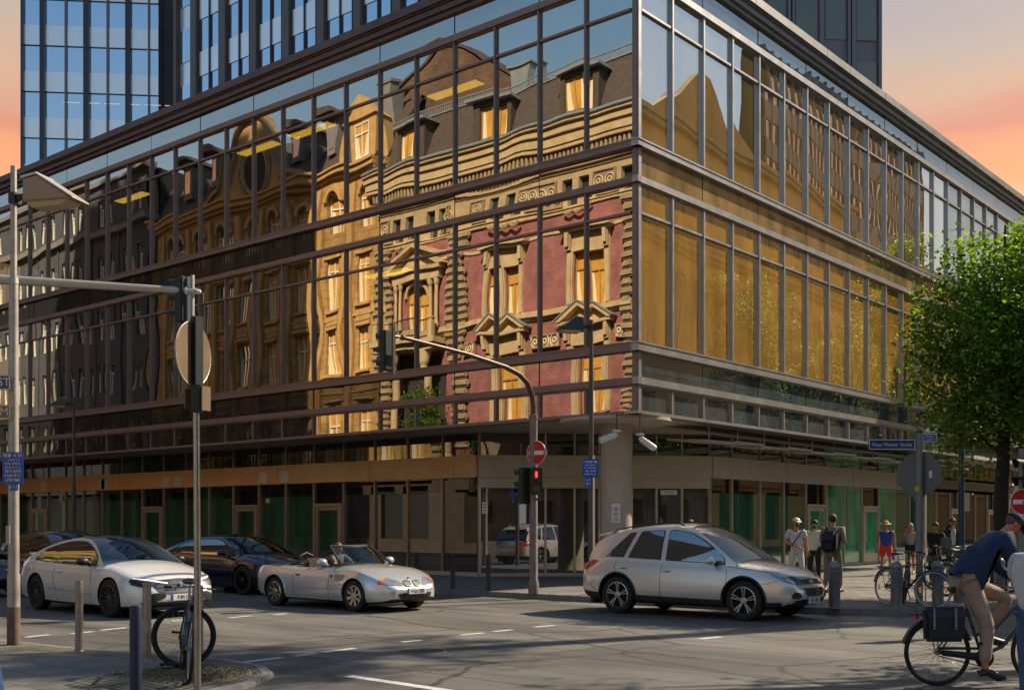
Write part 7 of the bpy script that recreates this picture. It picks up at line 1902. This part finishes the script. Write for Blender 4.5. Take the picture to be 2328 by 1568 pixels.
C_wh=fabric('cloth_white_print',(.55,.54,.53),.35,30); C_w2=fabric('cloth_offwhite',(.52,.48,.43)); C_nv=fabric('cloth_navy',(.015,.025,.055)); C_bk=fabric('cloth_black',(.012,.012,.013)); C_rd=fabric('cloth_red',(.75,.05,.03)); C_bl=fabric('cloth_blue',(.02,.06,.30)); C_kh=fabric('cloth_khaki',(.24,.17,.11)); C_tp=fabric('cloth_taupe',(.16,.13,.10)); C_gr=fabric('cloth_grey',(.32,.31,.31)); C_je=fabric('cloth_denim',(.05,.09,.19)); C_lg=fabric('cloth_lightgrey',(.46,.47,.50)); C_be=fabric('cloth_beige',(.33,.24,.19),.22,7)
Z=.12
g='pedestrians on the side pavement'
# white cap and print T-shirt
P,k=base_pose(1.72,-.5,.3,1.1); P['wrr']=Vector((.16,.02,.98))*k; P['elr']=Vector((.0,-.26,1.12))*k
t=person('person','person in white cap, patterned white T-shirt and white trousers with a chest strap',S(1810,28.6)+(Z,),rot_to(1810,28.6,.35),P,k,C_wh,C_wh,SHOEW,SKIN2,HAIRD,cap=M_wht,beard=True,wid=1.1,bulk=1.12,group=g,headdir=.2)
q=MB(); q.tube([(.10,.14,1.42),(.155,.02,1.25),(.13,-.14,1.05),(-.05,-.17,.98),(-.15,-.0,1.2),(-.08,.12,1.42)],.012,6,closed=True); q.box(-.08,.06,-.21,-.15,.88,1.02); q.build('shoulder_strap',M_trim,t)
P,k=base_pose(1.66,.6,-.4,1.08)
person('person','bearded person with dark hair in off-white T-shirt and dark trousers',S(1852,29.2)+(Z,),rot_to(1852,29.2,-.1),P,k,C_w2,C_bk,SHOEW,SKIN,HAIRD,beard=True,bulk=1.12,group=g,hairlen='short')
P,k=base_pose(1.78,.9,.3,1.1); P['wrl']=Vector((.2,.2,1.12))*k;P['wrr']=Vector((.2,-.2,1.12))*k
t=person('person','person walking away in taupe jacket and brown shoes with a dark blue backpack',S(1893,25.6)+(Z,),rot_to(1893,25.6,PI-.25),P,k,C_kh,C_tp,SHOEB,SKIN,HAIRD,sleeve='long',bulk=1.15,group=g,coat='jacket')
bp=empty('backpack',(0,0,0),0,'dark blue backpack worn by the walking person in the taupe jacket','backpack')
q=MB(); q.box(-.40,-.17,-.17,.17,.92,1.40); q.build('bag',C_nv,bp,bevel=.06); q=MB(); q.box(-.46,-.402,-.13,.13,.95,1.18); q.build('front_pocket',C_bk,bp,bevel=.03)
q=MB(); 
for s_ in (-1,1): q.tube([(-.2,s_*.11,1.4),(.0,s_*.13,1.50),(.14,s_*.14,1.38),(.13,s_*.15,1.15),(-.17,s_*.15,1.0)],.02,6)
q.build('strap',C_nv,bp); bp.location=t.location; bp.rotation_euler=t.rotation_euler
# red shorts
P,k=base_pose(1.66,-.8,.2,1.15)
person('person','person in blue sleeveless top, bright red shorts and straw hat',S(2014,34)+(Z,),rot_to(2014,34,.15),P,k,C_bl,C_rd,SHOE,SKIN2,HAIRB,sleeve='none',legs='shorts',group=g,bulk=1.12,cap=mat('straw',(.5,.36,.12),.8),hatbrim=True,wid=1.1)
P,k=base_pose(1.58,.2,0,.9); P['wrr']=Vector((.14,-.06,1.56))*k; P['elr']=Vector((.12,-.2,1.28))*k
person('person','long-haired blond person in grey top and short black skirt touching the face',S(2070,35)+(Z,),rot_to(2070,35,-.3),P,k,C_gr,C_bk,SHOE,SKIN2,HAIRB,hairlen='long',legs='skirt',group=g,fem=True,bulk=.88)
P,k=base_pose(1.60,0,0,1.05,lean=.12); P['wrl']=Vector((.42,.22,1.02))*k; P['wrr']=Vector((.42,-.22,1.02))*k; P['ell']=Vector((.2,.27,1.15))*k; P['elr']=Vector((.2,-.27,1.15))*k
bkp=bicycle('city bicycle with a grey child seat held by the person in the black T-shirt',S(2138,28.2)+(.12,),rot_to(2138,28.2,.5),(.06,.08,.09),group=None)
q=MB(); q.box(.22,.34,-.13,.13,.85,1.22); q.box(.1,.3,-.15,.15,.80,.86); q.build('child_seat',mat('seat_grey',(.13,.135,.13),.5),bkp,bevel=.03)
person('person','person in black T-shirt standing astride a bicycle with a grey child seat',S(2125,29)+(Z,),rot_to(2125,29,.15),P,k,C_bk,C_bk,SHOE,SKIN2,HAIRD,group=g,headdir=-.2,bulk=1.1)
P,k=base_pose(1.72,.2,0,1.05); P['wrr']=Vector((.12,-.07,1.60))*k; P['elr']=Vector((.16,-.22,1.33))*k
t=person('person','person in open navy jacket over white T-shirt, hand at the face',S(2166,31)+(Z,),rot_to(2166,31,.1),P,k,C_nv,C_bk,SHOE,SKIN2,HAIRD,sleeve='long',group=g,bulk=1.05,coat='jacket')
q=MB(); q.tube([(.105,0,1.42),(.125,0,1.28),(.12,0,1.1),(.115,0,.98)],[.05,.07,.065,.06],12); q.build('shirt',C_w2,t,smooth=True)

# driver of the roadster
P,k=base_pose(1.7,0,0,.95)
sh=Vector((-.62,.30,-.42)); 
for n_ in list(P): P[n_]=P[n_]+sh
for n_,s in (('l',1),('r',-1)):
    P['hp'+n_]=Vector((-.55,.30+s*.09,.60)); P['kn'+n_]=Vector((-.12,.30+s*.12,.66)); P['an'+n_]=Vector((.2,.30+s*.1,.40)); P['to'+n_]=Vector((.32,.30+s*.1,.44)); P['el'+n_]=Vector((-.32,.30+s*.25,.80)); P['wr'+n_]=Vector((-.02,.30+s*.15,.90))
P['pel']=Vector((-.58,.30,.64)); P['bel']=Vector((-.58,.30,.74))
P['che']=Vector((-.59,.30,.88)); P['nek']=Vector((-.58,.30,1.04)); P['hed']=Vector((-.55,.30,1.17))
for n_,s in (('l',1),('r',-1)): P['sh'+n_]=Vector((-.59,.30+s*.17,1.0))
t=person('person','driver with reddish hair sitting in the open silver roadster',(0,0,0),0,P,.95,C_tp,C_bk,SHOE,SKIN2,mat('red_hair',(.2,.06,.03),.6),group=None)
t.location=roadster.location; t.rotation_euler=roadster.rotation_euler

# ---- the cyclist
bx0,by0=S(2131,11.75); cyc=Vector((bx0,by0,0))+RV*.47
crz=math.atan2(RY,RX)
cb=bicycle('black city bicycle with pannier ridden by the cyclist in the flat cap',(cyc.x,cyc.y,0),crz,(.014,.018,.035),style='step',spokes=36,reflect=False,rack=True,rimc=M_blk,name='ridden_bicycle')
# chain case
q=MB(); q.tube([(.02,-.062,.29),(-.2,-.062,.32),(-.44,-.062,.345)],[.055,.035,.03],8); q.build('chain_case',M_blk,cb,smooth=True)
pn=empty('pannier_bag',(cyc.x,cyc.y,0),crz,'dark navy roll-top pannier bag hanging on the rear rack of the ridden bicycle','bag')
q=MB(); q.box(-.66,-.25,-.20,-.085,.47,.76); q.build('bag',mat('pannier_navy',(.008,.012,.026),.5,bump=.3,bs=14),pn,bevel=.03)
q=MB(); q.box(-.68,-.235,-.21,-.075,.69,.83); q.build('flap',mat('flap_navy',(.012,.022,.055),.42,bump=.4,bs=9),pn,bevel=.035)
q=MB()
for xx in (-.58,-.36): q.box(xx-.012,xx+.012,-.216,-.208,.60,.82); q.ball((xx,-.215,.64),.014,.01,.014)
q.build('buckle',mat('buckle',(.25,.25,.26),.35,.7),pn)
J={}
sad=Vector((-.20,0,1.0))
J['pel']=Vector((-.19,0,1.12)); J['bel']=Vector((-.12,0,1.23)); J['che']=Vector((.04,0,1.43)); J['nek']=Vector((.22,-.0,1.58)); J['hed']=Vector((.325,-.0,1.675))
for n,s in (('l',1),('r',-1)):
    J['sh'+n]=Vector((.15,s*.20,1.54)); J['el'+n]=Vector((.27,s*.26,1.20)); J['wr'+n]=Vector((.46,s*.25,1.04)) if False else Vector((.52,s*.26,1.06)); J['hp'+n]=Vector((-.17,s*.10,1.06))
J['knr']=Vector((.0,-.12,.63)); J['anr']=Vector((-.03,-.125,.20)); J['tor']=Vector((.11,-.13,.10))
J['knl']=Vector((.31,.12,.90)); J['anl']=Vector((.10,.125,.50)); J['tol']=Vector((.24,.13,.43))
t=person('person','cyclist in navy cardigan, beige trousers and flat cap riding at the right edge',(cyc.x,cyc.y,0),crz,J,1.03,fabric('cardigan_navy',(.012,.028,.075),.3,14),C_be,SHOE,SKIN2,mat('grey_hair',(.09,.06,.04),.7),sleeve='long',cap=fabric('cap_navy',(.010,.020,.055),.2,14),bulk=1.22,headdir=0,coat='cardigan')
# trouser folds
# ---- person at the right edge, back of head and grey shirt
P,k=base_pose(1.72,.2,0,1.05)
for n_,s in (('l',1),('r',-1)): P['el'+n_]=Vector((.14,s*.22,1.16)); P['wr'+n_]=Vector((.36,s*.10,1.22))
person('person','person with dark hair in light grey T-shirt and jeans cut off by the right edge',S(2366,9.0)+(0,),rot_to(2356,9.0,PI-.2),P,k,C_lg,C_je,SHOE,SKIN,HAIRD,bulk=1.1)
# ---- blue sleeve at the left edge
P,k=base_pose(1.74,.0,0,1.05); P['wrr']=Vector((.02,-.26,.86))*k; P['elr']=Vector((-.02,-.25,1.12))*k
x,y=S(-285,2.75)
person('person','person in bright blue coat at the left edge with only one sleeve in view',(x,y,.05),rot_to(-285,2.75,PI+.1),P,k,fabric('coat_blue',(.006,.035,.13),.2,8),C_nv,SHOE,SKIN,HAIRD,sleeve='long',coat='coat')
